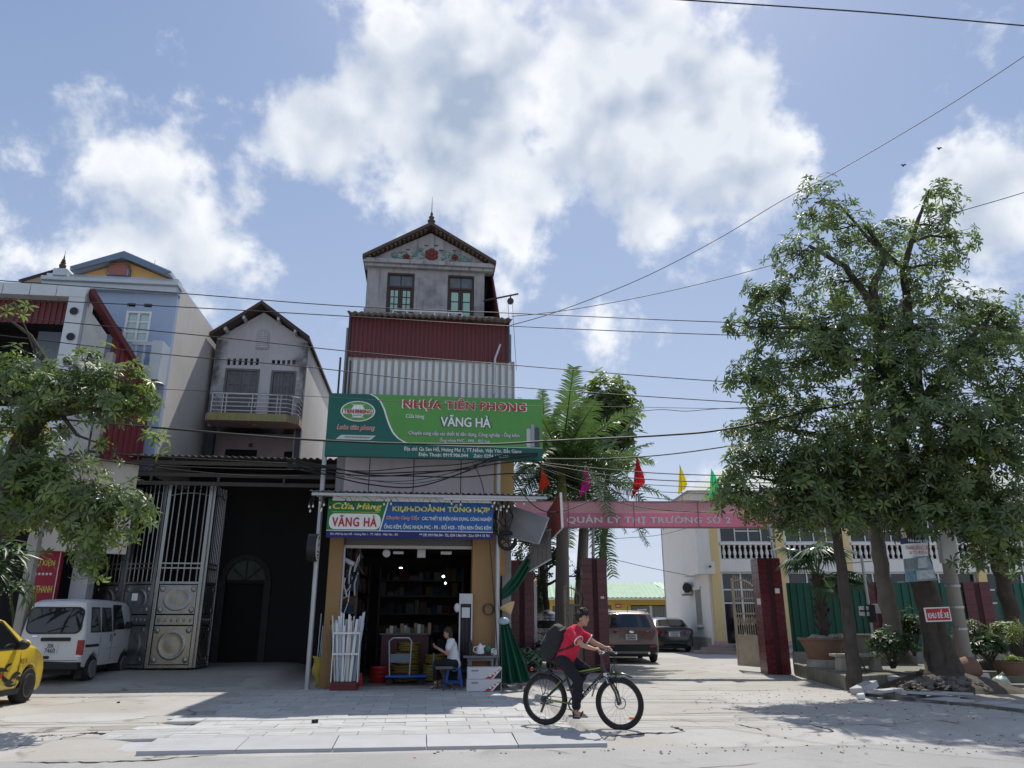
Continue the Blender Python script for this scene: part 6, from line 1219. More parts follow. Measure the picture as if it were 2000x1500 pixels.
# shrubs and pot plants
def bush(name, label, c, rad, n, m_, seed, tpls=None, lsc=1., cat='shrub'):
    rr = random.Random(seed); rng = np.random.default_rng(seed); t = thing(name, label, cat, FW, c[0], c[1], c[2] - rad[2]); P, D = [], []; q = MB()
    for k in range(n):
        v = Vector((rr.gauss(0,1), rr.gauss(0,1), abs(rr.gauss(0,1)) * .9 - .3)).normalized() * rr.uniform(.35,1); p = Vector(c) + Vector((v.x * rad[0], v.y * rad[1], v.z * rad[2])); P.append(tuple(p)); D.append((v.x, v.y, abs(v.z) + .5))
        if k % 5 == 0: q.tube([(c[0] + rr.uniform(-.05,.05), c[1], c[2] - rad[2]), tuple(p)], .008,4, False)
    q.build('stems', M_BARK, t); scatter_mesh('foliage', tpls or TPLS, np.array(P), np.array(D), rng.uniform(.7,1.15, len(P)) * lsc, [m_], None, t, rng); return t
bush('shrub', 'dark leafy shrub between the patchy trunk and the thick trunk', WP(1778,1232,18.2),(.35,.3,.55),120, M_LEAFD, 71)
bush('shrub', 'dark low shrub in front of the patchy trunk by the bench', WP(1738,1262,16.9),(.45,.35,.45),150, M_LEAFD, 72)
bush('shrub', 'round green shrub right of the concrete pole', WP(1898,1240,18.0),(.42,.35,.40),150, M_LEAF, 73, lsc=.75)
bush('shrub', 'shadowed shrub behind the black crate', WP(1930,1268,17.4),(.45,.3,.3),110, M_LEAFD, 74)
bush('pot_plant', 'small light leaved plant in the clay bowl at right edge', WP(1962,1230,17.6),(.28,.25,.16),40, M_LEAFL, 75, TPL, 1.0, 'plant')
bush('grass_tuft', 'tuft of fine grass at the right picture edge', WP(1992,1250,17.2),(.22,.2,.35),90, M_LEAFL, 76, [leaf_tpl(6,.45,.012,1.0,.5, rl)], 1., 'grass')
bush('shrub', 'low green tuft growing among stones at the right kerb', WP(1985,1290,17.6),(.3,.25,.1),50, M_LEAFL, 77, lsc=.6)
bush('potted_dracaena', 'potted dracaena with strap leaves inside the office entrance', (10.2,33.2,1.05),(.3,.3,.45),40, M_LEAFD, 78, [leaf_tpl(9,.4,.05,.7,.7, rl)], 1., 'plant')
bush('striped_leaf_plant', 'plant with arching striped leaves at the foot of the green tarpaulin', WP(1030,1290,20.5),(.28,.2,.28),16, mat('striped_leaf', (.16,.24,.15),.4,0,.4,12, transl=.3),79, [leaf_tpl(6,.5,.11,.7,.8, rl)], 1., 'plant')
bush('weed', 'bright weed at the foot of the middle gate pillar', WP(1203,1322,21.3),(.14,.1,.12),24, M_LEAFL, 80, [leaf_tpl(6,.2,.015,1.0,.4, rl)], 1., 'plant')
for i, (x_, lab) in enumerate(((.6, 'far green tree crown behind the tank and slim tree'),(1.9, 'far green tree crown just right of the thick palm trunk'),(12.5, 'far green tree crown peeping between garage and office'))): bush('garden_tree', lab, (x_, 55 + i, 2.2),(1.8,1.2,1.3),130, M_LEAFD if i % 2 else M_LEAF, 90 + i, TPL6,1.1, 'tree')
bush('potted_palm', 'dark palm fronds low at the left picture edge behind the yellow car', (-10.4,15.2,2.1),(.7,.5,.8),16, M_LEAFD, 82, [leaf_tpl(11,1.1,.07,.6,.7, rl)], 1., 'palm')
# ================================================================== vehicles (local frame: u forward, v left)
M_TYRE = mat('tyre_rubber', (.022,.022,.023),.85,0,.2,8,.2,60); M_RIMG = mat('silver_rim', (.38,.39,.40),.35,.7,.1,4); M_RIMB = mat('black_rim_alloy', (.10,.10,.105),.35,.5,.1,4)
M_TRIM = mat('black_plastic_trim', (.022,.023,.025),.6,0,.1,5); M_CARGLASS = glass('tinted_car_glass', (.012,.014,.016),.04,.8); M_REDLAMP = mat('red_lamp', (.28,.012,.014),.2,0,.1,10, coat=.6); M_CHROME = mat('chrome', (.65,.66,.68),.15,.95,0)
def lerp_prof(prof, x):
    for (a, za),(b, zb) in zip(prof, prof[1:]):
        if x <= b: t = (x - a) / (b - a) if b > a else 0; t = max(0, min(1, t)); return za + (zb - za) * t
    return prof[-1][1]
class Car:
    def __init__(s, fr, name, label, cat, L_, W_, prof, zb, belt, tumble, wheels, paint, tilt=.1, ftilt=.1, taper=(.05,.12), base=0.):
        s.fr = Frame(fr[0], fr[1], fr[2]); s.L, s.W, s.prof, s.zb, s.belt, s.tum, s.tilt, s.ftilt, s.taper = L_, W_, prof, zb, belt, tumble, tilt, ftilt, taper; s.H = max(p[1] for p in prof)
        s.t = thing(name, label, cat, s.fr, 0,0, base); ORG[s.t.name] = Vector((0,0,0)); s.wheels = wheels; s.paint = paint
        xs = sorted({0., .02,.06,.14,.25, L_ - .25, L_ - .12, L_ - .05, L_ - .015, L_, *[p[0] for p in prof], *[L_ * i / 40 for i in range(41)], *[w[0] + d * (w[1] + .05) for w in wheels for d in (-1,-.985,-.9,-.7,-.4,0,.4,.7,.9,.985,1)]})
        xs = [x for x in xs if 0 <= x <= L_]; ring = []; q = MB()
        for x in xs:
            h = s.hw(x); zt = s.zt(x); zs = min(belt, zt - .07); hT = h - s.tum * max(0, zt - .06 - zs); end = min(x, L_ - x); z0 = zb + (.06 * (1 - end / .25) if end < .25 else 0); za = z0
            for (wx, wr, *_) in wheels:
                rr_ = wr + .055
                if abs(x - wx) < rr_: za = max(za, wr + math.sqrt(max(0, rr_ * rr_ - (x - wx) ** 2)) * .98)
            mid = max((zb + belt) / 2, za + .03); half = [(0, z0 + .08),(h * .70, z0 + .06),(h * .70, za),(h * .985, za),(h * 1.004, max(za + .015, z0 + .1)),(h * 1.012, mid),(h, max(zs, za + .05)),((h + hT) / 2 + .004,(zs + zt - .06) / 2),(hT, zt - .06),(hT - .035, zt - .022),(hT - .10, zt - .004),(hT * .45, zt + .012),(0, zt + .016)]
            pts = [(s.xs(x, z), y, z) for y, z in half] + [(s.xs(x, z),-y, z) for y, z in half[1:-1][::-1]]; ring.append(pts)
        n = len(ring[0])
        for r_ in ring: q.v += r_
        for i in range(len(ring) - 1):
            for k in range(n): q.f.append((i * n + k, i * n + (k + 1) % n, (i + 1) * n + (k + 1) % n, (i + 1) * n + k)); q.mi.append(0)
        q.f += [tuple(range(n))[::-1], tuple(range((len(ring) - 1) * n, len(ring) * n))]; q.mi += [0,0]
        s.body = q.build('body', paint, s.t, smooth=True)
        for (wx, wr, *_) in wheels:
            for sd in (-1,1): s.wheel(wx, sd * (s.hw(wx) - .09), wr, sd)
    def zt(s, x): return lerp_prof(s.prof, x)
    def hw(s, x):
        h = s.W / 2; e = .9
        if x < e: h *= 1 - s.taper[0] * (1 - x / e) ** 2.2
        if x > s.L - e * 1.3: h *= 1 - s.taper[1] * (1 - (s.L - x) / (e * 1.3)) ** 2.2
        return h - (.05 * (1 - x / .05) if x < .05 else 0) - (.05 * (1 - (s.L - x) / .05) if s.L - x < .05 else 0)
    def xs(s, x, z):
        f = max(0, min(1,(z - s.zb) / (s.H - s.zb))); return x + s.tilt * f * max(0,1 - x / .8) - s.ftilt * f * max(0,1 - (s.L - x) / .8)
    def side(s, x, z):
        h = s.hw(x); zs = min(s.belt, s.zt(x) - .07); return h - s.tum * max(0, z - zs) if z > zs else h * (1.0 + .012 * math.sin(math.pi * max(0, min(1,(z - s.zb) / (zs - s.zb)))))
    def wheel(s, x, y, r, sd):
        q = MB(); w = .19; prof = [(r * .62,-w / 2),(r * .9,-w / 2 - .005),(r * .985,-w / 2 + .03),(r, -w / 4),(r, w / 4),(r * .985, w / 2 - .03),(r * .9, w / 2 + .005),(r * .62, w / 2)]
        q.lathe(prof, 26,(x, y, r),1); wh = q.build('wheel', M_TYRE, s.t, smooth=True)
        q = MB(); yo = y + sd * w * .40; q.lathe([(r * .66,-.05),(r * .66,.0),(r * .6,.012),(r * .57,0),(r * .57,-.05)], 26,(x, yo, r),1)
        n = s.spokes if hasattr(s, 'spokes') else 8
        for k in range(n):
            a = 2 * math.pi * k / n; q.bar((x + r * .1 * math.cos(a), yo + sd * .01, r + r * .1 * math.sin(a)),(x + r * .6 * math.cos(a), yo, r + r * .6 * math.sin(a)), r * .14,.02)
        q.lathe([(r * .16,-.02),(r * .15,.02),(0,.022)], 12,(x, yo, r),1); q.build('rim', s.wheels[0][2], wh)
        pLA(AK([(0,0),(r * .6,0),(r * .6,.01)], 20,(x, y + sd * w * .15, r),1), 'hub_backing', mat('wheel_shadow', (.008,.008,.009),.9), wh)
    def panel(s, name, m_, poly, off=.008, sides=(-1,1), thick=0):
        for sd in sides:
            q = MB(); c = (sum(p[0] for p in poly) / len(poly), sum(p[1] for p in poly) / len(poly)); P = []
            for a, b in zip(poly, poly[1:] + poly[:1]):
                for k in range(3): P.append((a[0] + (b[0] - a[0]) * k / 3, a[1] + (b[1] - a[1]) * k / 3))
            vs = [(s.xs(*c), sd * (s.side(*c) + off), c[1])] + [(s.xs(*p), sd * (s.side(*p) + off), p[1]) for p in P]; n = len(P)
            q.add(vs, [((0,1 + k, 1 + (k + 1) % n) if sd < 0 else (0,1 + (k + 1) % n, 1 + k)) for k in range(n)]); q.build(name, m_, s.t)
    def rear(s, name, m_, y0, y1, z0, z1, off=.012, rnd_=.0, thick=.0, parent=None):
        q = MB(); n = 6; P = []; cy, cz = (y0 + y1) / 2,(z0 + z1) / 2; r_ = min(rnd_, (y1 - y0) / 2,(z1 - z0) / 2)
        if r_:
            for (sx, sz, a0) in ((1,1,0),(-1,1,90),(-1,-1,180),(1,-1,270)):
                for k in range(5): a = R(a0 + 22.5 * k); P.append((cy + sx * ((y1 - y0) / 2 - r_) + r_ * math.cos(a), cz + sz * ((z1 - z0) / 2 - r_) + r_ * math.sin(a)))
        else: P = [(y1, z1),(y0, z1),(y0, z0),(y1, z0)]
        k = len(P); f = [(s.xs(0, z) - off, y, z) for y, z in P]; b = [(s.xs(0, z) + .02, y, z) for y, z in P]; q.add(f + b, [tuple(range(k)), ] + [(i, k + i, k + (i + 1) % k, (i + 1) % k) for i in range(k)]); return q.build(name, m_, parent or s.t)
    def top(s, name, m_, x0, x1, w0, w1, off=.01, n=8):
        q = MB(); vs = []
        for i in range(n + 1):
            x = x0 + (x1 - x0) * i / n; w = w0 + (w1 - w0) * i / n; dz = (s.zt(x + .01) - s.zt(x - .01)) / .02; L_ = math.hypot(1, dz)
            for j in range(7): y = w * (j / 3 - 1); z = s.zt(x) + .016 * (1 - (j / 3 - 1) ** 2) - (.004 if abs(j - 3) == 3 else 0); vs.append((s.xs(x, z) - off * dz / L_, y, z + off / L_))
        q.add(vs, [(i * 7 + j, (i + 1) * 7 + j, (i + 1) * 7 + j + 1, i * 7 + j + 1) for i in range(n) for j in range(6)]); return q.build(name, m_, s.t, smooth='all')
    def bx(s, name, m_, x0, x1, y0, y1, z0, z1, bev=.01, parent=None): q = MB(); q.box(x0, x1, y0, y1, z0, z1); return q.build(name, m_, parent or s.t, bevel=bev)
    def rlet(s, t_, y, z, w, h, m_, off=.03): 
        me_rot = (R(90),0, R(-90)); lettering(t_, s.t, (s.xs(0, z) - off, y, z), w, h, m_, offset=.012, rot=me_rot)
# ---- white minivan
M_VANP = mat('white_van_paint', (.62,.64,.66),.35,0,.05,2, coat=.4, streak=.15, scol=(.4,.39,.37))
van_fr = FS.W(*(Vector((FS.gr(165,1338,.0)[0] - .62, FS.gr(165,1338,.0)[1] - .62))),0)
van = Car((van_fr.x, van_fr.y, 96.5), 'minivan', 'dusty white minivan parked nose in before the steel gate', 'van', 3.3,1.42,
          [(0,1.66),(.08,1.74),(.3,1.79),(1.5,1.81),(2.45,1.78),(2.75,1.70),(3.12,1.15),(3.3,1.0)], .34,1.05,.17, [(.62,.29, M_RIMG),(2.5,.29, M_RIMG)], M_VANP, .12,.0,(.04,.06),.06)
van.rear('rear_window', M_CARGLASS, -.56,.56,1.08,1.60,.02,.12); van.rear('window_seal', M_TRIM, -.59,.59,1.05,1.63,.014,.14); van.rear('tailgate_strip', M_TRIM, -.40,.22,.90,.975,.03,.02); van.rear('number_plate', mat('white_plate', (.62,.64,.62),.5,0,.06,5),-.16,.12,.64,.86,.028,.02)
van.rlet('· 20K ·', -.02,.80,.23,.09, m_nv, .034); van.rlet('7460', -.02,.70,.22,.10, m_nv, .034); van.rear('tailgate_handle', M_TRIM, -.02,.2,.53,.59,.03,.02)
for sd in (-1,1): van.bx('tail_lamp', M_REDLAMP, van.xs(0,.75) - .012,.09, sd * .56, sd * .695,.60,.92); van.bx('reverse_lamp', m_wt, van.xs(0,.6) - .014,.09, sd * .565, sd * .692,.56,.60,0)
van.bx('bumper', M_TRIM, -.10,.10,-.69,.69,.30,.46,.03); van.bx('underbody', M_TRIM, .1,3.1,-.5,.5,.2,.42,0)
for (a, b) in ((.30,.82),(.92,1.48)): van.panel('side_window', M_CARGLASS, [(a, 1.10),(b, 1.10),(b - .03,1.60),(a + .04,1.60)]); van.panel('window_seal', M_TRIM, [(a - .03,1.07),(b + .03,1.07),(b, 1.63),(a + .01,1.63)], .005)
van.panel('side_window', M_CARGLASS, [(1.62,1.12),(2.30,1.12),(2.28,1.22),(2.12,1.62),(1.64,1.62)]); van.panel('rain_visor', M_TRIM, [(1.56,1.08),(1.62,1.08),(1.64,1.66),(2.14,1.66),(2.12,1.70),(1.58,1.70)], .012)
van.panel('side_strip', M_TRIM, [(.10,.76),(.80,.76),(.80,.82),(.10,.82)]); 
for x in (.87,1.55): van.panel('door_gap', M_TRIM, [(x, .42),(x + .012,.42),(x + .012,1.62),(x, 1.62)], .004)
van.panel('door_handle', M_TRIM, [(1.42,.85),(1.46,.85),(1.46,1.02),(1.42,1.02)], .012); van.panel('door_handle', M_TRIM, [(1.62,.98),(1.70,.98),(1.70,1.04),(1.62,1.04)], .012)
for x in (.26,2.14): 
    for sd in (-1,1): van.bx('mud_flap', M_TRIM, x, x + .02, sd * .5, sd * .66,.10,.40,0)
for sd in (-1,1): van.bx('mirror', M_TRIM, 2.30,2.42, sd * .70, sd * .84,1.14,1.30,.02)
q = MB(); q.bar((van.xs(0,1.10) - .04,.1,1.10),(van.xs(0,1.22) - .045,-.3,1.22),.02,.015); q.build('rear_wiper', M_TRIM, van.t)
van.rear('tailgate_seam', M_TRIM, -.62,.62,.490,.498,.006); van.panel('body_crease', mat('shadow_gap', (.2,.2,.21),.6), [(.1,.70),(3.1,.70),(3.1,.706),(.1,.706)], .004)
van.rear('badge', M_CHROME, .30,.42,.985,1.02,.02,.01); van.rear('reflector', M_REDLAMP, .45,.55,.42,.45,.11)
van.top('windscreen', M_CARGLASS, 2.78,3.08,.50,.58)
# ---- yellow hatchback, front right quarter in view
M_YEL = mat('yellow_car_paint', (.72,.52,.05),.3,0,.03,2, coat=.7)
yw = FW.gr(38,1375,-.02); c_, s_ = math.cos(R(96.5)), math.sin(R(96.5)); yx, yy = yw[0] - c_ * 3.05 - (s_ * .78), yw[1] - s_ * 3.05 + (c_ * .78)
yc = Car((yx, yy, 96.5), 'hatchback', 'yellow hatchback with black tribal stickers cut by the left picture edge', 'car', 3.85,1.72,
         [(0,.95),(.10,1.15),(.4,1.42),(.9,1.50),(1.8,1.52),(2.2,1.44),(2.85,1.06),(3.25,.98),(3.65,.84),(3.85,.60)], .20,.93,.30, [(.62,.31, M_RIMB),(3.05,.31, M_RIMB)], M_YEL, .05,.05,(.06,.16),-.02)
yc.panel('side_window', M_CARGLASS, [(1.50,.97),(2.62,.97),(2.50,1.07),(2.05,1.38),(1.55,1.42)]); yc.panel('window_seal', M_TRIM, [(1.44,.94),(2.72,.94),(2.55,1.08),(2.07,1.42),(1.48,1.46)], .005)
yc.panel('side_window', M_CARGLASS, [(.70,.97),(1.42,.97),(1.45,1.42),(.95,1.41)]); yc.top('windscreen', M_CARGLASS, 2.22,2.80,.50,.64); yc.top('rear_window', M_CARGLASS, .12,.38,.58,.5)
yc.panel('sill', M_TRIM, [(.95,.20),(2.72,.20),(2.76,.30),(.95,.30)], .014); yc.panel('door_gap', M_TRIM, [(2.58,.30),(2.592,.30),(2.612,.95),(2.60,.95)], .004); yc.panel('door_gap', M_TRIM, [(1.45,.30),(1.462,.30),(1.462,.95),(1.45,.95)], .004)
for sd in (-1,1):
    mr_ = pBA(AK((2.42, sd * .96,1.02),(.10,.10,.085),14,10), 'mirror', M_TRIM, yc.t, smooth='all'); pBA(AK((2.46, sd * .965,1.035),(.09,.092,.075),14,10), 'mirror_cap', M_YEL, mr_, smooth='all'); q = MB(); q.bar((2.42, sd * .80,.97),(2.42, sd * .92,.99),.05); q.build('mirror_arm', M_TRIM, mr_)
for sd in (-1,1): pBA(AK((3.62, sd * .62,.68),(.18,.16,.09),12,8), 'headlamp', mat('lamp_glass', (.5,.52,.55),.1,0,0, spec=.8), yc.t, smooth='all')
def ysticker(poly, m_): yc.panel('sticker', m_, poly, .012,(-1,))
def swoosh(x, z, l, a, w, cv):
    """a crescent of black vinyl laid on the door"""
    n = 10; U, D = [], []
    for i in range(n + 1):
        t = i / n; p, h = l * (t - .5), w * math.sin(math.pi * t) ** .7; c = cv * (1 - (2 * t - 1) ** 2)
        for lst, o in ((U, c + h),(D, c - h * .6)): lst.append((x + p * math.cos(a) - o * math.sin(a), z + p * math.sin(a) + o * math.cos(a)))
    q = MB(); q.add([(yc.xs(*p),-yc.side(*p) - .012, p[1]) for p in U + D], [(i, n + 1 + i, n + 2 + i, i + 1) for i in range(n)]); q.build('sticker', M_TRIM, yc.t)
for k in ((1.9,.56,.7,.10,.05,.06),(2.25,.50,.55,-.35,.05,-.07),(2.5,.46,.42,.3,.05,.06),(2.66,.40,.3,-.5,.045,.04),(2.2,.63,.34,.5,.03,.05),(2.52,.56,.28,1.1,.028,-.04),(1.5,.52,.5,-.2,.05,.05),(2.38,.38,.4,-.1,.03,-.03)): swoosh(*k)
ysticker([(1.9,.58),(2.15,.56),(2.0,.50)], m_rd)
yaw_ = (R(90),0,0)
lettering('RS', yc.t, (2.66,-yc.side(2.66,.72) - .014,.74),.14,.085, M_TRIM, offset=.02, rot=yaw_); lettering('R', yc.t, (2.80,-yc.side(2.80,.72) - .016,.74),.06,.085, m_rd, offset=.02, rot=yaw_)
# ---- bronze SUV seen from behind
M_BRONZE = mat('bronze_car_paint', (.17,.115,.095),.3,.35,.04,2, coat=.6)
sx, sy = 4.02,26.4
suv = Car((sx, sy, 90), 'suv', 'bronze SUV parked in the yard seen from behind', 'car', 4.6,1.88, [(0,1.02),(.05,1.12),(.36,1.58),(.6,1.66),(1.8,1.70),(2.6,1.62),(3.4,1.12),(4.3,.98),(4.6,.7)], .28,1.02,.32, [(.85,.36, M_RIMG),(3.6,.36, M_RIMG)], M_BRONZE, .02,.05,(.05,.12),0)
suv.top('rear_window', M_CARGLASS, .07,.33,.70,.58); suv.rear('number_plate', m_wt, -.19,.19,.74,.93,.025,.02); suv.bx('bumper', M_TRIM, -.06,.1,-.86,.86,.34,.60,.05); suv.bx('skid_plate', mat('grey_skid_plate', (.2,.19,.18),.5,.3),-.07,.05,-.62,.62,.30,.40,.04)
for sd in (-1,1):
    pHX(AK([(-.03, sd * .50,.97),(.16, sd * .965,.95),(.24, sd * .965,.95),(.05, sd * .50,.97),(-.02, sd * .48,1.03),(.16, sd * .955,1.16),(.26, sd * .955,1.16),(.07, sd * .48,1.03)]), 'tail_lamp', M_REDLAMP, suv.t); suv.bx('reflector', M_REDLAMP, -.075,-.05, sd * .60, sd * .80,.52,.57,.005)
    suv.bx('roof_rail', M_CHROME, .55,2.4, sd * .62, sd * .66,1.70,1.745,.01); pLA(AK([(.04,-.1),(.04,.1)], 10,(.0, sd * .55,.33),0), 'exhaust', M_CHROME, suv.t)
pBA(AK((-.02,0,1.0),(.012,.09,.045),12,6), 'badge', M_CHROME, suv.t); q = MB(); q.bar((.10,0,1.17),(.16,-.35,1.24),.03,.02); q.build('rear_wiper', M_TRIM, suv.t); pTU(AK([(.7,0,1.67),(.55,0,1.86)], .01,6), 'antenna', M_TRIM, suv.t); suv.bx('underbody', M_TRIM, .2,4.4,-.7,.7,.2,.4,0)
for (z, t_) in ((.875, '30A'),(.79, '123.45')): pBX(AK(-.052,-.048,-.14,.14, z - .028, z + .028), 'plate_line', mat('plate_grey', (.25,.25,.27),.5), suv.t)
# ---- black sedan behind it
M_BLACKP = mat('black_car_paint', (.012,.013,.016),.22,0,0, coat=.8)
sed = Car((7.25,35.0,91), 'sedan', 'black sedan parked deeper in the yard beside the office', 'car', 4.5,1.76, [(0,.92),(.06,1.02),(.62,1.06),(1.25,1.38),(1.9,1.46),(2.5,1.42),(3.2,1.02),(4.2,.86),(4.5,.6)], .22,.92,.34, [(.95,.32, M_RIMG),(3.55,.32, M_RIMG)], M_BLACKP, .02,.05,(.06,.14),0)
sed.top('rear_window', M_CARGLASS, .68,1.22,.68,.54); sed.rear('number_plate', m_wt, -.24,.24,.66,.84,.03,.01); sed.rear('chrome_strip', M_CHROME, -.3,.3,.86,.89,.03,.01)
for sd in (-1,1): pHX(AK([(-.025, sd * .46,.72),(.10, sd * .90,.72),(.18, sd * .90,.72),(.04, sd * .46,.72),(-.01, sd * .46,.90),(.12, sd * .885,.94),(.22, sd * .885,.94),(.06, sd * .46,.90)]), 'tail_lamp', M_REDLAMP, sed.t)
sed.bx('underbody', M_TRIM, .2,4.3,-.65,.65,.15,.35,0); sed.panel('side_window', M_CARGLASS, [(1.15,.96),(2.1,.96),(2.05,1.36),(1.5,1.34)])
for (z, w) in ((.79,.36),(.71,.36)): pBX(AK(-.056,-.05,-w / 2, w / 2, z - .025, z + .025), 'plate_line', MATS['plate_grey'], sed.t)
# ================================================================== what stands in and around the shop
M_PVC = mat('white_pvc', (.66,.68,.70),.45,0,.05,4, streak=.12, scol=(.4,.4,.4)); M_PVCB = mat('pale_blue_pvc', (.42,.52,.58),.45,0,.05,4); M_CARD = mat('brown_cardboard', (.36,.25,.15),.9,0,.12,4)
M_WBOX = mat('white_carton', (.55,.56,.58),.6,0,.05,3); M_BLUEP = mat('blue_plastic', (.02,.09,.36),.4,0,.06,3); M_REDP = mat('red_plastic', (.35,.02,.02),.4,0,.06,3); M_YROPE = mat('yellow_hose', (.20,.14,.03),.6,0,.1,6); M_TARP = mat('green_tarpaulin', (.010,.085,.05),.55,0,.15,3,.3,14, transl=.15)
M_SKIN = mat('skin', (.42,.24,.165),.55,0,.06,8, spec=.4); M_HAIR = mat('black_hair', (.012,.010,.009),.5,0,.3,30,.4,80); M_WSHIRT = mat('white_shirt_cloth', (.66,.68,.72),.85,0,.06,6,.25,20); M_BLACKCLOTH = mat('black_cloth', (.014,.015,.02),.9,0,.2,6,.2,20)
# rack of pvc trunking
r0 = FS.gr(655,1349); rk = thing('pipe_rack', 'tall white rack of plastic pipes standing left of the shop opening', 'rack', FS, r0[0] + .25, r0[1])
a0, a1 = r0[0] - .12, FS.gr(697,1349)[0]; v0 = r0[1]; v1 = v0 + .35
q = MB(); q.box(a0, a1, v0, v1,.0,.06); q.box(a0 + .02, a1 - .02, v0 + .02, v1 - .02,.06,.16); q.build('base', mat('dark_red_base', (.13,.03,.03),.6,0,.1,4), rk)
q = MB(); q.box(a0, a0 + .02, v0, v1,.16,1.15); q.box(a1 - .02, a1, v0, v1,.16,1.15); q.box(a0, a1, v1 - .02, v1,.16,1.2); q.build('sides', M_PVC, rk)
for z_ in (.70,1.12): pBX(AK(a0, a1, v0 - .01, v0 + .02, z_, z_ + .04), 'front_bar', M_PVC, rk)
rr = random.Random(31)
for i in range(30):
    f = (i + rr.random()) / 30; x_ = a0 + .06 + (a1 - a0 - .12) * f; y_ = v0 + .05 + rr.random() * .24; l = rr.uniform(1.28,1.58); dx = (f - .5) * .34 + rr.uniform(-.05,.05); w = rr.choice((.02,.028,.04,.05)); q = MB()
    q.bar((x_, y_, .17),(x_ + dx, y_ + rr.uniform(-.06,.03), l), w, w * rr.choice((.5,1))); q.build('pvc_pipe', rr.choice((M_PVC, M_PVC, M_PVC, M_PVCB, mat('cream_pvc', (.55,.52,.42),.5), M_DARKSTEEL if i % 9 == 0 else M_PVC)), rk)
# yellow sack and slim pipes by the left post
ys = FS.gr(628,1343); q = MB()
def sack(a, b): w = .16 + .10 * (b ** .7); ang = (a - .5) * math.pi * 1.1; return (ys[0] + w * math.sin(ang) + .03 * math.sin(9 * b + 4 * a), ys[1] + .12 - (w * .6) * math.cos(ang) + .02 * math.sin(13 * a),.62 * b + .03 * math.sin(7 * a))
q.grid(sack, 22,12); single('yellow_sack', q, mat('mustard_tarp', (.36,.30,.05),.75,0,.12,4,.3,15), 'mustard yellow tarpaulin bundle beside the pipe rack', 'sack', FS, ys[0], ys[1], 0, smooth='all', solid=.006)
q = MB()
for i in range(11): b_ = ys[0] - .18 + .035 * i; q.tube([(b_, ys[1] + .28 + .02 * (i % 3),.02),(b_ + .03 + rr.uniform(-.03,.03), ys[1] + .36,1.25 + rr.random() * .35)], .012,5)
sp = thing('slim_pipes', 'bundle of slim grey pipes leaning behind the yellow bundle', 'pipes', FS, ys[0], ys[1] + .3); q.build('pipes', M_PVCB, sp)
# platform cart with load
cv = .6; c0 = FS.at(752,1330, cv)[0]; c1 = FS.at(833,1330, cv)[0]; ct = thing('platform_cart', 'blue platform trolley with folding handle inside the shop doorway', 'cart', FS, (c0 + c1) / 2, cv)
pBX(AK(c0, c1, cv - .25, cv + .3,.18,.23), 'deck', M_BLUEP, ct, bevel=.02); pTU(AK([(c0 + .1, cv - .2,.23),(c0 + .06, cv - .2,.95),(c0 + .14, cv - .2,1.02),(c0 + .5, cv - .2,1.02),(c0 + .56, cv - .2,.95),(c0 + .54, cv - .2,.23)], .018,8), 'handle', M_STEEL, ct, smooth=True)
pBX(AK(c0 + .1, c0 + .54, cv - .2, cv - .18,.50,.68), 'handle_plate', mat('slate_plate', (.12,.17,.2),.5), ct)
for (x_, y_) in ((c0 + .1, cv - .18),(c1 - .12, cv - .18),(c0 + .12, cv + .22),(c1 - .12, cv + .22)): pLA(AK([(.03,-.02),(.08,-.018),(.08,.018),(.03,.02)], 14,(x_, y_, .085),1), 'caster', M_TYRE, ct)
# coils, basins and cartons behind
def coil(u, v, z, R_, r_, m_, lab, n=5):
    rr = random.Random(int(u * 100 + z * 10)); q = MB()
    for k in range(n): ph = rr.random() * 6; q.tube([(u + (R_ + .012 * math.sin(5 * a_ + ph)) * math.cos(a_), v + (R_ * .9) * math.sin(a_), z + r_ + k * r_ * 1.7 + .01 * math.sin(3 * a_ + ph)) for a_ in [2 * math.pi * i / 20 for i in range(21)]], r_, 6, False)
    single('hose_coil', q, m_, lab, 'coil', FS, u, v, z, 'coiled hose stock', smooth='all')
cU = FS.at(790,1300,1.3)[0]
coil(cU + .02,1.3,.04,.30,.035, M_YROPE, 'coil of ochre hose behind the trolley, bottom of its pile', 6); coil(cU + .05,1.3,.42,.27,.03, M_YROPE, 'coil of ochre hose behind the trolley, middle of its pile', 5); coil(cU + .08,1.32,.70,.25,.028, M_YROPE, 'coil of ochre hose behind the trolley, top of its pile', 4)
coil(cU + .72,1.35,.04,.26,.03, mat('olive_hose', (.22,.2,.05),.6), 'olive hose coil right of the ochre coils, lower one', 7); coil(cU + .74,1.35,.42,.24,.03, M_YROPE, 'yellow hose coil right of the ochre coils, upper one', 4)
bU = FS.at(742,1300,1.1)[0]
def tub(u, v, z, r, h, m_, lab): q = MB(); q.lathe([(r * .75,0),(r, h),(r * 1.05, h),(r * 1.05, h - .02),(r * .96, h - .02),(r * .72,.02),(0,.02)], 20,(u, v, z)); single('basin', q, m_, lab, 'basin', FS, u, v, z, 'plastic basins', smooth=True)
tub(bU, 1.1,.03,.24,.16, M_REDP, 'red plastic basin left of the trolley, lowest of the stack'); tub(bU, 1.1,.12,.235,.16, M_REDP, 'red plastic basin left of the trolley, middle of the stack'); tub(bU + .01,1.1,.21,.23,.16, M_REDP, 'red plastic basin left of the trolley, top of the stack')
q = MB(); u_ = FS.gr(700,1338)[0]; q.hexa([(u_ - .14,.25,.03),(u_ + .14,.25,.03),(u_ + .14,.5,.03),(u_ - .14,.5,.03),(u_ - .1,.28,.30),(u_ + .1,.28,.30),(u_ + .1,.47,.30),(u_ - .1,.47,.30)]); single('red_stool', q, M_REDP, 'low red plastic stool right of the pipe rack', 'stool', FS, u_, .37,.03, bevel=.01)
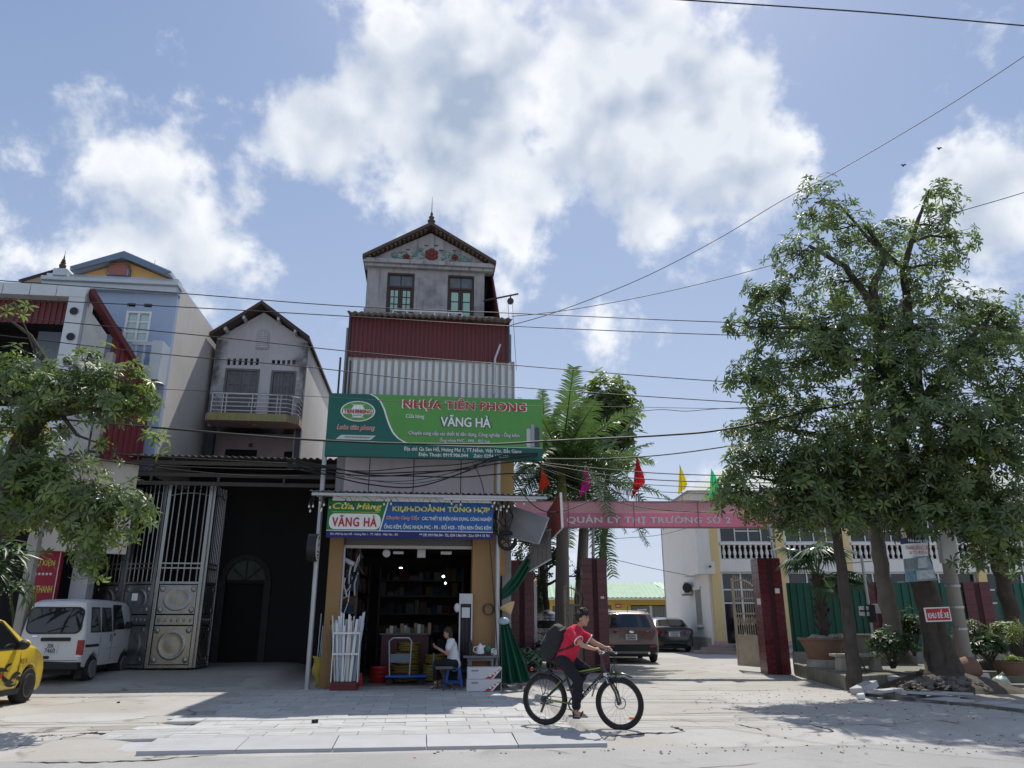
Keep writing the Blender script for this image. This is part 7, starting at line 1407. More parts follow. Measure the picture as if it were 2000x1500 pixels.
ck = thing('counter', 'dark red counter deep in the shop behind the coils', 'counter', FS, cU - .1,2.2); pBX(AK(cU - .6, cU + .55,2.0,2.5,.03,1.05), 'body', mat('dark_red_counter', (.12,.05,.06),.6,0,.1,3), ck); pBX(AK(cU - .65, cU + .6,1.96,2.54,1.05,1.09), 'worktop', M_GREYWOOD, ck)
for i in range(13):
    w, h, d = rr.uniform(.08,.2), rr.uniform(.1,.26),.15; u_ = cU - .5 + .085 * i; lab = ['small carton on the dark red counter, %s from its left end' % o for o in ('first', 'second', 'third', 'fourth', 'fifth', 'sixth', 'seventh', 'eighth', 'ninth', 'tenth', 'eleventh', 'twelfth', 'thirteenth')][i]
    q = MB(); q.box(u_, u_ + min(w, .08),2.0 + .1 * (i % 3),2.1 + .1 * (i % 3),1.09,1.09 + h); single('carton', q, (M_CARD, M_WBOX, mat('olive_carton', (.25,.28,.12),.8), M_DARKSTEEL)[i % 4], lab, 'carton', FS, u_, 2.0,1.09, 'cartons on the shop counter')
# shelving with stock along both inner walls
M_STOCK = [mat('shaded_carton_stock', (.13,.09,.055),.9,0,.2,4), mat('shaded_pale_stock', (.17,.17,.17),.8,0,.2,4), mat('shaded_blue_stock', (.02,.04,.10),.7,0,.2,4), mat('shaded_red_stock', (.10,.015,.015),.7,0,.2,4), M_DARKSTEEL, mat('shaded_teal_stock', (.02,.05,.05),.7,0,.2,4)]  # stock colours darkened to stand in for the dimness inside the shop
def shelving(u0, u1, v0, v1, lab, seed):
    rr = random.Random(seed); t = thing('shelf_unit', lab, 'shelf', FS, (u0 + u1) / 2,(v0 + v1) / 2); wide = u1 - u0 > v1 - v0
    for z_ in (.03,.55,1.05,1.55,2.05,2.5): pBX(AK(u0, u1, v0, v1, z_, z_ + .03), 'shelf', M_DARKSTEEL, t)
    for (a, b) in ((u0, v0),(u1 - .04, v0),(u0, v1 - .04),(u1 - .04, v1 - .04)): pBX(AK(a, a + .04, b, b + .04,.0,2.9), 'upright', M_DARKSTEEL, t)
    for z_ in (.06,.58,1.08,1.58,2.08,2.53):
        y_ = (u0 if wide else v0) + .05; end = (u1 if wide else v1) - .2
        while y_ < end:
            d = rr.uniform(.10,.30); h = rr.uniform(.10,.40); dp = rr.uniform(0,.12); q = MB()
            if wide: q.box(y_, y_ + d - .02, v0 + .03 + dp, v1 - .03, z_, z_ + h)
            else: q.box(u0 + .03, u1 - .03 - dp, y_, y_ + d - .02, z_, z_ + h)
            q.build('stock_box', rr.choice(M_STOCK), t); y_ += d + rr.choice((0,0,.03,.08))
    return t
iu0, iu1 = SU0 + .27, SU1 - .27
shelving(iu0, iu0 + .4,.75,4.6, 'crowded steel shelf along the left inside wall of the shop', 41); shelving(iu1 - .38, iu1,1.3,5.2, 'crowded steel shelf along the right inside wall of the shop', 42); shelving(iu0 + .6, iu1 - .6,5.6,6.0, 'crowded steel shelf across the back of the shop', 43)
rr = random.Random(44); hs = thing('hanging_stock', 'tangle of pipes and fittings hanging at the left of the shop opening', 'stock', FS, iu0 + .3,.6,2)
for i in range(26): x_ = iu0 + .02 + rr.random() * .38; z_ = rr.uniform(1.7,3.1); y_ = rr.uniform(.42,.72); pTU(AK([(x_, y_, z_ + .25),(x_ + rr.uniform(-.08,.08), y_, z_),(x_ + rr.uniform(-.15,.15), y_ + .05, z_ - rr.uniform(.05,.3))], rr.uniform(.008,.03),6), 'fitting', rr.choice((M_STEEL, M_PVC, M_DARKSTEEL, M_DARKSTEEL)), hs)
u_, z_ = FS.at(683,1098,.45); pTU(AK([(u_ - .1,.45, z_ + .05),(u_ + .1,.4, z_ - .05)], .055,12), 'white_elbow', M_PVC, hs, smooth=True)
# things under the lintel: clock, white panel, tube lamps
for (x0, x1, y0, y1, nm, cat, lab, m_) in ((815,831,1073,1089, 'notice_board', 'board', 'square white board hanging under the shop lintel', M_WBOX),(768,788,1077,1082, 'lamp_housing', 'lamp', 'unlit tube lamp left of the white board under the lintel', M_STEEL),(861,882,1077,1083, 'lamp_housing', 'lamp', 'unlit tube lamp right of the white board under the lintel', M_STEEL)):
    a, b, c, d = FS.rect(x0, y0, x1, y1,.6); q = MB(); q.box(a, b, .6,.66, c, d); single(nm, q, m_, lab, cat, FS, (a + b) / 2,.6, c)
u_, z_ = FS.at(755,1081,.6); q = MB(); q.lathe([(.09,.0),(.09,-.04),(.08,-.045),(0,-.045)], 20,(u_, .6, z_),1); single('wall_clock', q, M_WBOX, 'round white clock under the shop lintel', 'clock', FS, u_, .6, z_ - .09)
for (x_, y_, v_, r, nm, lab) in ((866,1126,4.5,(.04,.03,.036), 'lit_lamp', 'lit square lamp glowing deep in the shop'),(870,1139,4.2,(.03,.03,.03), 'lit_bulb', 'lit round bulb glowing deep in the shop'),(783,1109,4.0,(.05,.015,.016), 'lit_tube', 'short lit tube lamp deep in the shop')):
    u_, z_ = FS.at(x_, y_, v_); t = thing(nm, lab, 'lamp', FS, u_, v_, z_); pBA(AK((u_, v_, z_), r, 12,8), 'glow', emis('lamp_glow', (.9,1,.96),5), t); pTU(AK([(u_, v_, z_ + r[2]),(u_, v_, 3.3)], .008,4), 'flex', M_DARKSTEEL, t)
# grey meter rack at the right of the opening
a, b, c, d = FS.rect(895,1160,921,1335,.2); mrk = thing('meter_cabinet', 'grey steel frame with meters and cables against the right ochre pillar', 'cabinet', FS, (a + b) / 2,.2)
q = MB(); q.box(a, a + .03,.0,.18,.1, d); q.box(b - .03, b, .0,.18,.1, d); q.box(a + .03, b - .03,.0,.18, d - .22, d); q.build('frame', M_STEEL, mrk); pBX(AK(a + .03, b - .03,.12,.16,.3, d - .22), 'back', M_DARKSTEEL, mrk)
pBX(AK(a + .06, b - .06,.02,.1, d - .52, d - .3), 'meter', M_WBOX, mrk)
for i in range(12): x_ = a + .05 + rr.random() * (b - a - .1); pTU(AK([(x_, .06, d - .55),(x_ + rr.uniform(-.05,.05),.05, d - .9),(x_ + rr.uniform(-.06,.06),.07,.4)], .012,5), 'cable', M_DARKSTEEL, mrk)
q = MB(); u_, z_ = FS.at(893,1187,.0); q.ball((u_, .02, z_),(.07,.06,.10),12,8); q.build('lamp_cover', M_WBOX, mrk, smooth='all')
# coil and marks on the ochre pillar
u_, z_ = FS.at(954,1190,.06); q = MB()
for k in range(3): q.tube([(u_ + (.10 + .012 * k) * math.cos(a_),.07 - .012 * k, z_ + .12 * math.sin(a_)) for a_ in [2 * math.pi * i / 18 for i in range(19)]], .01,5, False)
single('wire_coil', q, M_DARKSTEEL, 'coil of dark wire hanging on the right ochre pillar', 'coil', FS, u_, .07, z_ - .1)
# tea table, kettle and cartons
TVv = -.35; a, b = FS.at(905,1290, TVv)[0], FS.at(972,1290, TVv)[0]; zt_ = FS.at(940,1281, TVv)[1]; tb = thing('tea_table', 'small worn grey table beside the right ochre pillar', 'table', FS, (a + b) / 2, TVv)
pBX(AK(a, b, TVv - .05, TVv + .4, zt_ - .04, zt_), 'top', M_GREYWOOD, tb, bevel=.005)
for (x_, y_) in ((a + .1, TVv),(b - .14, TVv),(a + .1, TVv + .33),(b - .14, TVv + .33)): pBX(AK(x_, x_ + .05, y_, y_ + .05,0, zt_ - .1), 'leg', M_GREYWOOD, tb)
pBX(AK(a + .08, b - .08, TVv, TVv + .03, zt_ - .1, zt_ - .04), 'apron', M_GREYWOOD, tb)
kt = thing('kettle', 'white electric kettle on the tea table', 'kettle', FS, a + .42, TVv + .15, zt_); ku = FS.at(939,1270, TVv)[0]
pLA(AK([(.085,.03),(.09,.05),(.085,.12),(.065,.2),(.06,.21),(.03,.23),(.02,.25),(0,.25)], 18,(ku, TVv + .15, zt_)), 'pot', M_PVC, kt, smooth=True); pTU(AK([(ku - .07, TVv + .15, zt_ + .19),(ku - .14, TVv + .15, zt_ + .17),(ku - .15, TVv + .15, zt_ + .09),(ku - .085, TVv + .15, zt_ + .06)], .013,6), 'handle', M_PVC, kt, smooth=True); pHX(AK([(ku + .06, TVv + .12, zt_ + .15),(ku + .12, TVv + .14, zt_ + .2),(ku + .12, TVv + .16, zt_ + .2),(ku + .06, TVv + .18, zt_ + .15),(ku + .05, TVv + .12, zt_ + .2),(ku + .11, TVv + .14, zt_ + .21),(ku + .11, TVv + .16, zt_ + .21),(ku + .05, TVv + .18, zt_ + .2)]), 'spout', M_PVC, kt)
q = MB(); q.box(ku - .08, ku + .22, TVv + .05, TVv + .25, zt_, zt_ + .035); single('tea_tray', q, M_TRIM, 'black tea tray under the white kettle', 'tray', FS, ku, TVv + .15, zt_, bevel=.01)
q = MB(); q.ball((ku + .18, TVv + .2, zt_ + .13),(.07,.06,.08),12,8,.12, random.Random(3)); single('plastic_bag', q, mat('green_plastic_bag', (.08,.26,.17),.4,0,.2,8, transl=.3), 'crumpled green plastic bag behind the kettle', 'bag', FS, ku + .18, TVv + .2, zt_, smooth='all')
fu_ = FS.at(919,1265, TVv)[0]; q = MB(); q.lathe([(.045,0),(.045,.26),(.03,.29),(.03,.33),(0,.33)], 14,(fu_, TVv + .15, zt_)); single('thermos', q, M_TRIM, 'dark thermos flask left of the kettle', 'flask', FS, fu_, TVv + .15, zt_, smooth=True)
q = MB()
for k in range(4): q.tube([(ku + .3 + .06 * math.cos(a_ + k), TVv + .12, zt_ + .06 + .05 * math.sin(a_) + .012 * k) for a_ in [2 * math.pi * i / 14 for i in range(15)]], .008,5, False)
single('cable_bundle', q, M_PVC, 'loose white cable bundle on the right end of the tea table', 'cable', FS, ku + .3, TVv + .12, zt_)
bx0, bx1 = FS.at(912,1335,-1.0)[0], FS.at(979,1335,-1.0)[0]
for k in range(2):
    z0_ = .005 + k * .235; t = thing('carton', ['white printed carton on the pavement before the tea table, bottom of the pair', 'white printed carton stacked on top before the tea table'][k], 'carton', FS, (bx0 + bx1) / 2,-1.0, z0_, 'white cartons')
    pBX(AK(bx0 + .01 * k, bx1 + .01 * k, -1.0,-.72, z0_, z0_ + .23), 'box', M_WBOX, t, bevel=.004); lettering('OKOM', t, (bx0 + .16,-1.004, z0_ + .165),.14,.035, M_TRIM, offset=.02)
    for (p_, m_) in (([(.50,.0),(.70,.0),(.98,.2)], m_rd),([(.76,.0),(.99,.0),(.99,.18)], M_TRIM),([(.68,.0),(.74,.0),(.97,.19)], m_wt)):
        q = MB(); W_ = bx1 - bx0; q.add([(bx0 + W_ * x_ + .01 * k, -1.003, z0_ + z_ + .008) for x_, z_ in p_], [(0,1,2)]); q.build('print', m_, t)
    for i in range(3): q = MB(); W_ = bx1 - bx0; q.box(bx0 + W_ * (.64 + .1 * i), bx0 + W_ * (.72 + .1 * i),-1.0035,-1.0005, z0_ + .05 + .035 * i, z0_ + .08 + .035 * i); q.build('print', m_wt, t)
# right flank: side awning, red side sign, tarpaulin
sa = thing('side_awning', 'grey tarpaulin side awning on a steel frame right of the blue sign', 'awning', FS, .3,-.3,3.3)
def Pv(x, y, v): u, z = FS.at(x, y, v); return (u, v, z)
c4 = [Pv(984,984,.1), Pv(1072,1012,-.7), Pv(1052,1062,-.9), Pv(984,1046,.0)]
q = MB(); q.add(c4, [(0,1,2,3)]); q.build('sheet', mat('grey_tarp', (.19,.19,.195),.8,0,.15,2), sa, solid=.01)
for (i, j) in ((0,1),(1,2),(2,3),(3,0)): pTU(AK([c4[i], c4[j]], .018,6), 'frame_bar', M_STEEL, sa)
pTU(AK([Vector(c4[0]).lerp(Vector(c4[3]),.6), Vector(c4[1]).lerp(Vector(c4[2]),.6)], .014,6), 'frame_bar', M_STEEL, sa)
ss_ = thing('side_sign', 'dark red side sign seen edge on at the right end of the awning', 'sign', FS, .8,-.6,3.3)
e = [Pv(1069,1060,.1), Pv(1097,1031,-.9), Pv(1094,962,-.9), Pv(1068,1000,.1)]
q = MB(); th = Vector((.03,.01,0)); q.hexa([e[0], e[1], Vector(e[1]) + th, Vector(e[0]) + th, e[3], e[2], Vector(e[2]) + th, Vector(e[3]) + th]); q.build('board', mat('dull_red_board', (.22,.035,.035),.6,0,.15,2), ss_)
q = MB(); q.bar(Vector(e[1]) + th / 2, Vector(e[2]) + th / 2,.05); q.bar(Vector(e[0]) + th / 2, Vector(e[1]) + th / 2,.03); q.build('edge', M_ALU, ss_)
gpn = thing('side_screen', 'grey ribbed panel hanging below the red side sign', 'screen', FS, .5,-.5,2.4)
g4 = [Pv(1033,1117,-.3), Pv(1077,1092,-.7), Pv(1076,1034,-.7), Pv(1034,1048,-.3)]; th = Vector((.01,.03,0))
for k in range(5):
    f0, f1 = k / 5 + .008,(k + 1) / 5 - .008; A0, A1 = Vector(g4[0]).lerp(Vector(g4[1]), f0), Vector(g4[0]).lerp(Vector(g4[1]), f1); B0, B1 = Vector(g4[3]).lerp(Vector(g4[2]), f0), Vector(g4[3]).lerp(Vector(g4[2]), f1); pHX(AK([A0, A1, A1 + th, A0 + th, B0, B1, B1 + th, B0 + th]), 'strip', mat('grey_brown_panel', (.13,.12,.115),.7,0,.15,3), gpn)
q = MB(); q.bar(g4[0], g4[1], .03); q.bar(g4[3], g4[2], .03); q.build('rail', M_STEEL, gpn)
tp = thing('green_tarpaulin', 'dark green tarpaulin knotted round the right pole and draped to the ground', 'tarpaulin', FS, -.15,-.1)
def tarp_up(a, b):
    top = Vector(Pv(979,1152,-.1)).lerp(Vector(Pv(1033,1079,-.35)), a); bot = Vector(Pv(979,1172,-.1)).lerp(Vector(Pv(1034,1112,-.3)), a); p = top.lerp(bot, b); p.z -= .10 * math.sin(math.pi * a) * (.4 + b); p.y += .05 * math.sin(b * 16 + a * 3) * (.3 + a); return p
q = MB(); q.grid(tarp_up, 16,24); q.build('swag', M_TARP, tp, smooth='all', solid=.004)
def tarp_dn(a, b):
    L_ = Vector(Pv(976,1212,-.15)).lerp(Vector(Pv(979,1335,-.2)), b); R_ = Vector(Pv(990,1208,-.15)).lerp(Vector(Pv(1040,1334,-.1)), b ** 1.25); p = L_.lerp(R_, a); p.y -= .10 * math.sin(a * 19 + b * 2) * (.2 + .8 * b) - .05 * b; p.z = max(p.z, .0 + .02 * math.sin(a * 30)); return p
q = MB(); q.grid(tarp_dn, 44,22); q.build('skirt', M_TARP, tp, smooth='all', solid=.004)
pBA(AK(Pv(983,1213,-.15),(.14,.1,.08),12,8,.15, random.Random(6)), 'knot_bag', mat('pale_blue_bag', (.30,.42,.50),.4,0,.15,8), tp, smooth='all')
ht = Vector(Pv(990,1182,-.3)); ax = Vector((.09,-.05,-.22)).normalized(); q = MB(); bmv = MB(); bmv.lathe([(.19,0),(.188,.005),(.10,.11),(.0,.23),(.0,.225),(.18,-.004)], 24); rot = Vector((0,0,1)).rotation_difference(ax); q.v = [tuple(ht + rot @ Vector(p)) for p in bmv.v]; q.f = bmv.f; q.mi = bmv.mi
single('conical_hat', q, mat('straw_hat', (.52,.38,.20),.8,0,.12,8,.2,40), 'straw conical hat hung against the green tarpaulin', 'hat', FS, ht.x, ht.y, ht.z, smooth=True)
u_, z_ = FS.at(991,1056,-.2); cr = thing('cable_reel', 'black spoked reel wound with cable on the right pole', 'reel', FS, u_, -.2, z_ - .2)
pTU(AK([(u_ + .19 * math.cos(a_),-.2, z_ + .19 * math.sin(a_)) for a_ in [2 * math.pi * i / 24 for i in range(25)]], .04,8, False), 'rim', M_TYRE, cr, smooth='all'); q = MB()
for k in range(5): q.bar((u_, -.2, z_),(u_ + .18 * math.cos(k * 1.257),-.2, z_ + .18 * math.sin(k * 1.257)),.03)
q.lathe([(.05,-.03),(.05,.03)], 10,(u_, -.2, z_),1); q.build('spokes', M_TRIM, cr)
rr = random.Random(71); wb = thing('wire_tangle', 'tangle of black wires hanging on the right pole below the awning', 'wires', FS, u_ - .1,-.15,3.0)
for i in range(13): x_ = u_ - .10 + rr.uniform(-.10,.10); pTU(AK([(x_, -.15,4.1),(x_ + rr.uniform(-.2,.15),-.2,3.7),(x_ + rr.uniform(-.15,.15),-.22,3.45),(x_ + rr.uniform(-.1,.1),-.18,3.15)], .009,4), 'wire', M_TRIM, wb)
u_, z_ = FS.at(1046,1058,-.5); cc = thing('security_camera', 'white bullet security camera under the red side sign', 'camera', FS, u_, -.5, z_); pTU(AK([(u_ - .06,-.55, z_ - .02),(u_ + .12,-.45, z_ + .03)], .035,10), 'body', M_PVC, cc, smooth=True); q = MB(); q.bar((u_ + .08,-.45, z_ - .03),(u_ + .2,-.4, z_ - .06),.03); q.build('bracket', M_PVC, cc); pBA(AK((u_ - .02,-.5, z_ + .05),(.05,.05,.03),10,6), 'hood', M_TRIM, cc)
a, b, c, d = FS.rect(969,1090,978,1125,.4); q = MB(); q.box(a - .02, b + .1,.4,.5,2.4,3.4); single('timber_post', q, mat('orange_timber', (.48,.28,.10),.7,0,.12,5), 'orange timber board between the pole and the left gate pillar', 'board', FS, a, .4,2.4)
# ================================================================== people and the bicycle
def remesh(o, vox=.008, sm=6):
    m_ = o.modifiers.new('join', 'REMESH'); m_.mode = 'VOXEL'; m_.voxel_size = vox; m_.use_smooth_shade = True
    k = o.modifiers.new('smooth', 'SMOOTH'); k.factor = .5; k.iterations = sm; return o
WR = bpy.data.textures.new('folds', 'CLOUDS'); WR.noise_scale = .09; WR.noise_depth = 3
def folds(o, st=.03):
    d = o.modifiers.new('folds', 'DISPLACE'); d.texture = WR; d.strength = st; d.mid_level = .5; return o
def limb(q, pts, rs, seg=12):
    q.tube(pts, rs, seg)
    for p, r in zip(pts, rs): q.ball(p, r, 12,8)
def hand(q, w, d, up, s, curl=.9):
    """palm, four curled fingers and a thumb: w wrist point, d direction, up = back of the hand"""
    w, d, up = Vector(w), Vector(d).normalized(), Vector(up).normalized(); sd = d.cross(up).normalized() * s
    q.tube([w, w + d * .04, w + d * .075], [.022,.03,.027], 10); q.ball(w + d * .05,(.032,.032,.022),10,8)
    for k, l in enumerate((.055,.065,.060,.047)):
        b = w + d * .075 + sd * (.026 - .0165 * k); p1 = b + (d * math.cos(curl * .5) - up * math.sin(curl * .5)) * l * .55; p2 = p1 + (d * math.cos(curl * 1.6) - up * math.sin(curl * 1.6)) * l * .5; p3 = p2 + (d * math.cos(curl * 2.6) - up * math.sin(curl * 2.6)) * l * .35
        q.tube([b - d * .015, p1, p2, p3], [.0095,.0092,.0085,.0075], 7)
    b = w + d * .03 + sd * .026; q.tube([b, b + (d * .6 + sd * .6 - up * .3).normalized() * .03, b + (d * .9 + sd * .2 - up * .6).normalized() * .058], [.011,.010,.0085], 7)
def head(q, c, f, up, s=1.0):
    """skull, jaw, nose, ears, brow and lips; f = facing direction"""
    c, f, up = Vector(c), Vector(f).normalized(), Vector(up).normalized(); sd = up.cross(f).normalized()
    def E(o, r): 
        m_ = MB(); m_.ball((0,0,0),1,16,12); B_ = Matrix((sd * r[0], f * r[1], up * r[2])).transposed(); q.add([tuple(c + o + B_ @ Vector(p)) for p in m_.v], m_.f)
    E(up * .035 * s - f * .012 * s, (.072 * s, .088 * s, .082 * s)); E(-up * .03 * s + f * .02 * s, (.058 * s, .066 * s, .082 * s)); E(-up * .088 * s + f * .052 * s, (.028 * s, .026 * s, .022 * s))
    E(f * .088 * s - up * .022 * s, (.013 * s, .018 * s, .016 * s)); E(f * .082 * s + up * .004 * s, (.009 * s, .014 * s, .026 * s)); E(f * .074 * s + up * .026 * s, (.048 * s, .014 * s, .010 * s)); E(f * .076 * s - up * .055 * s, (.022 * s, .012 * s, .009 * s))
    for k in (-1,1): E(sd * k * .073 * s - up * .01 * s - f * .012 * s, (.008 * s, .018 * s, .030 * s)); E(sd * k * .035 * s + f * .058 * s - up * .02 * s, (.022 * s, .02 * s, .02 * s))
    return sd
def face_bits(t, c, f, up, s, sd):
    c, f, up = Vector(c), Vector(f).normalized(), Vector(up).normalized()
    for k in (-1,1):
        pBA(AK(c + f * .076 * s + sd * k * .03 * s + up * .006 * s, (.011 * s, .011 * s, .006 * s),8,6), 'eye', mat('dark_eye', (.02,.015,.012),.2), t); pTU(AK([c + f * .082 * s + sd * k * .016 * s + up * .024 * s, c + f * .08 * s + sd * k * .046 * s + up * .026 * s], .005 * s, 5), 'eyebrow', M_HAIR, t)
    pTU(AK([c + f * .084 * s + sd * .02 * s - up * .054 * s, c + f * .09 * s - up * .052 * s, c + f * .084 * s - sd * .02 * s - up * .054 * s], .005 * s, 5), 'mouth', mat('lip', (.32,.13,.11),.5), t)
def hair_cap(q, c, f, up, s, sd, back=.0, rnd=None):
    c, f, up = Vector(c), Vector(f).normalized(), Vector(up).normalized()
    m_ = MB(); m_.ball((0,0,0),1,22,16); out = []
    for p in m_.v:
        v = Vector(p); fr = v.y; h = v.z; j = 1 + .03 * math.sin(v.x * 17 + v.y * 9) + .03 * math.sin(v.z * 21 + v.x * 5)
        lim = .12 if fr > .5 else (-.32 if fr > .05 else -.78 - back)
        vz = max(h, lim) if h < lim else h; shrink = 1.0 if h >= lim else .80
        out.append(tuple(c + up * .036 * s - f * .014 * s + sd * v.x * .083 * s * j * shrink + f * v.y * .102 * s * j * shrink + up * vz * .098 * s * j))
    q.add(out, m_.f)

def tufts(q, c, f, up, sd, seed):
    """uneven strands: fringe over the brow, sides over the ears, nape"""
    rr = random.Random(seed); c, f, up = Vector(c), Vector(f).normalized(), Vector(up).normalized()
    for k in range(110):
        a = rr.uniform(0,2 * math.pi); e = rr.uniform(.15,1.35); d = (f * math.cos(a) + sd * math.sin(a)) * math.cos(e) + up * math.sin(e); b = c + up * .036 - f * .012 + Vector((d.x * .085, d.y * .085, d.z * .09))
        t = (d * .5 + f * rr.uniform(.0,.6) - up * rr.uniform(.1,.9) * (1 if e < .8 else .2)).normalized(); q.tube([b - d * .01, b + t * .018, b + t * rr.uniform(.028,.045)], [.012,.010,.004], 5)
# bicycle (u forward, v left)
BYAW = -24.0; rc = FW.gr(1065,1417,-.005); FK = Frame(rc[0], rc[1], BYAW); RW = .342; WB = 1.10
bk = thing('bicycle', 'black and lime mountain bike ridden by the child', 'bicycle', FK, .5,0); 
M_BKBLACK = mat('black_bike_paint', (.014,.014,.016),.3,0,.1,5, coat=.5); M_LIME = mat('lime_accent', (.22,.42,.04),.35,0,.05,5); M_RUBBER = mat('bike_tyre', (.02,.02,.021),.8,0,.15,10,.3,70)
def bwheel(u):
    z = RW + (0 if u < .5 else -.012); q = MB(); n = 48
    q.tube([(u + (RW - .031) * math.cos(2 * math.pi * i / n),0, z + (RW - .031) * math.sin(2 * math.pi * i / n)) for i in range(n + 1)], .032,8, False); w = q.build('wheel', M_RUBBER, bk, smooth='all')
    pTU(AK([(u + (RW - .066) * math.cos(2 * math.pi * i / n),0, z + (RW - .066) * math.sin(2 * math.pi * i / n)) for i in range(n + 1)], .016,6, False), 'rim', M_BKBLACK, w, smooth='all')
    q = MB()
    for i in range(20): a_ = 2 * math.pi * i / 20; b_ = a_ + (.35 if i % 2 else -.35); q.tube([(u + .025 * math.cos(b_),.02 * (1 if i % 4 < 2 else -1), z + .025 * math.sin(b_)),(u + (RW - .06) * math.cos(a_),0, z + (RW - .06) * math.sin(a_))], .0017,4, False)
    q.build('spokes', M_STEEL, w)['kind'] = 'stuff'
    pLA(AK([(.022,-.05),(.022,.05)], 10,(u, 0, z),1), 'hub', M_BKBLACK, w)
    pTU(AK([(u + .075 * math.cos(2 * math.pi * i / 24),.045, z + .075 * math.sin(2 * math.pi * i / 24)) for i in range(25)], .008,4, False), 'brake_disc', M_STEEL, w)
    pTU(AK([(u + (RW - .044) * math.cos(a_),-.014, z + (RW - .044) * math.sin(a_)) for a_ in [R(200 + 6 * i) for i in range(22)]], .005,4), 'lime_stripe', M_LIME, w)
    if u > .5: pBX(AK(u + .13, u + .21,-.012,.0, z - .19, z - .165), 'reflector', mat('amber_reflector', (.75,.22,.02),.3), w)
bwheel(0); bwheel(WB)
BBp = Vector((.46,0,.29)); SCl = Vector((.33,0,.66)); HT = Vector((.87,0,.83)); HB = Vector((.925,0,.70)); RHb = Vector((0,0, RW)); FHb = Vector((WB, 0, RW - .012))
q = MB(); q.tube([SCl, HT + Vector((.015,0,-.05))], .019,10); q.tube([HB + Vector((-.01,0,.03)), BBp], .028,10); q.tube([BBp, SCl + (SCl - BBp).normalized() * .05], .018,10); q.tube([HT, HB], .024,10)
for s_ in (-1,1): q.tube([BBp + Vector((-.03, s_ * .025,0)), RHb + Vector((0, s_ * .055,0))], .010,8); q.tube([SCl + Vector((0, s_ * .02,-.04)), RHb + Vector((0, s_ * .055,0))], .009,8)
q.lathe([(.03,-.04),(.03,.04)], 12, BBp, 1); q.build('frame', M_BKBLACK, bk, smooth=True)
q = MB(); q.tube([SCl.lerp(HT, .2) + Vector((0,-.014,.012)), SCl.lerp(HT, .95) + Vector((0,-.014,-.038))], .009,6); q.tube([BBp.lerp(RHb, .2) + Vector((0,-.04,.005)), BBp.lerp(RHb, .85) + Vector((0,-.06,.005))], .006,6); q.tube([SCl.lerp(RHb, .2) + Vector((0,-.035,0)), SCl.lerp(RHb, .7) + Vector((0,-.05,0))], .006,6); q.build('lime_decal', M_LIME, bk)
dv = (HB - BBp); ang = math.atan2(dv.z, dv.x); lettering('DRAGON', bk, BBp.lerp(HB, .55) + Vector((0,-.031,0)),.30,.034, m_wt, offset=.02, rot=(R(90),-ang, 0))
q = MB()
for s_ in (-1,1): q.tube([HB + Vector((.01, s_ * .06,-.02)), FHb + Vector((-.035, s_ * .06,.14)), FHb + Vector((0, s_ * .06,0))], .017,8)
q.build('fork_leg', M_BKBLACK, bk, smooth=True); q = MB()
for s_ in (-1,1): q.tube([HB + Vector((.012, s_ * .06,0)), HB + Vector((.045, s_ * .06,-.11))], .016,8)
q.bar(HB + Vector((.0,-.075,.0)), HB + Vector((0,.075,0)),.035); q.build('fork_crown', mat('silver_fork', (.5,.51,.53),.3,.6), bk)
HBR = Vector((.90,0,1.0)); pTU(AK([HT, HT + Vector((-.01,0,.10)), HBR], .016,8), 'stem', M_BKBLACK, bk); hb_ = pTU(AK([HBR + Vector((.0,-.31,.02)), HBR + Vector((.035,-.12,.01)), HBR + Vector((.035,.12,.01)), HBR + Vector((.0,.31,.02))], .013,8), 'handlebar', M_BKBLACK, bk, smooth=True)
for s_ in (-1,1): pTU(AK([HBR + Vector((.0, s_ * .20,.016)), HBR + Vector((0, s_ * .32,.021))], .017,8), 'grip', M_RUBBER, hb_); pTU(AK([HBR + Vector((.03, s_ * .17,.01)), HBR + Vector((.08, s_ * .22,-.01)), HBR + Vector((.07, s_ * .30,-.02))], .006,6), 'brake_lever', M_STEEL, hb_)
for (p_, e_) in (((.06,-.08,0), FHb + Vector((-.04,.04,.12))),((.05,.1,0), SCl + Vector((.1,.02,0))),((.07,-.05,.01), HB + Vector((.05,0,-.05)))): q = MB(); A_ = HBR + Vector(p_); q.tube([A_, A_ + Vector((.10,0,-.04)), A_ + Vector((.11,0,-.15)), A_.lerp(e_, .6) + Vector((.05,0,0)), e_], .005,5); q.build('brake_cable', M_TRIM, bk)
pTU(AK([SCl, SCl + Vector((-.03,0,.15))], .014,8), 'seat_post', M_STEEL, bk)
q = MB(); q.ball((.26,0,.835),(.10,.075,.028),14,8); q.ball((.38,0,.832),(.10,.03,.022),12,8); remesh(q.build('saddle', mat('red_black_saddle', (.05,.01,.012),.5), bk),.01,3)
q = MB()
for s_ in (-1,1): q.tube([(-.18, s_ * .06,.745),(.26, s_ * .06,.745)], .006,6); q.tube([(-.10, s_ * .065,.745),(0, s_ * .07,.40)], .005,5); q.tube([(.10, s_ * .065,.745),(0.01, s_ * .07,.40)], .005,5)
for i in range(5): q.bar((-.15 + .09 * i, -.06,.745),(-.15 + .09 * i, .06,.745),.008)
q.tube([(.26,0,.745),(.33,0,.70)], .006,5); q.build('rack', M_BKBLACK, bk); pBA(AK((-.20,0,.74),(.022,.03,.025),10,8), 'rear_light', mat('red_reflector', (.5,.015,.02),.25), bk)
def guard(u, z, a0, a1, r): q = MB(); q.grid(lambda a, b: (u + r * math.cos(R(a0 + (a1 - a0) * a)),(b - .5) * .07, z + r * math.sin(R(a0 + (a1 - a0) * a)) - .02 * (2 * b - 1) ** 2),14,4); q.build('mudguard', M_BKBLACK, bk, smooth='all', solid=.004)
guard(0, RW, 40,130, RW + .035); guard(WB, RW, 95,170, RW + .055); guard(WB, RW, 60,85, RW + .045)
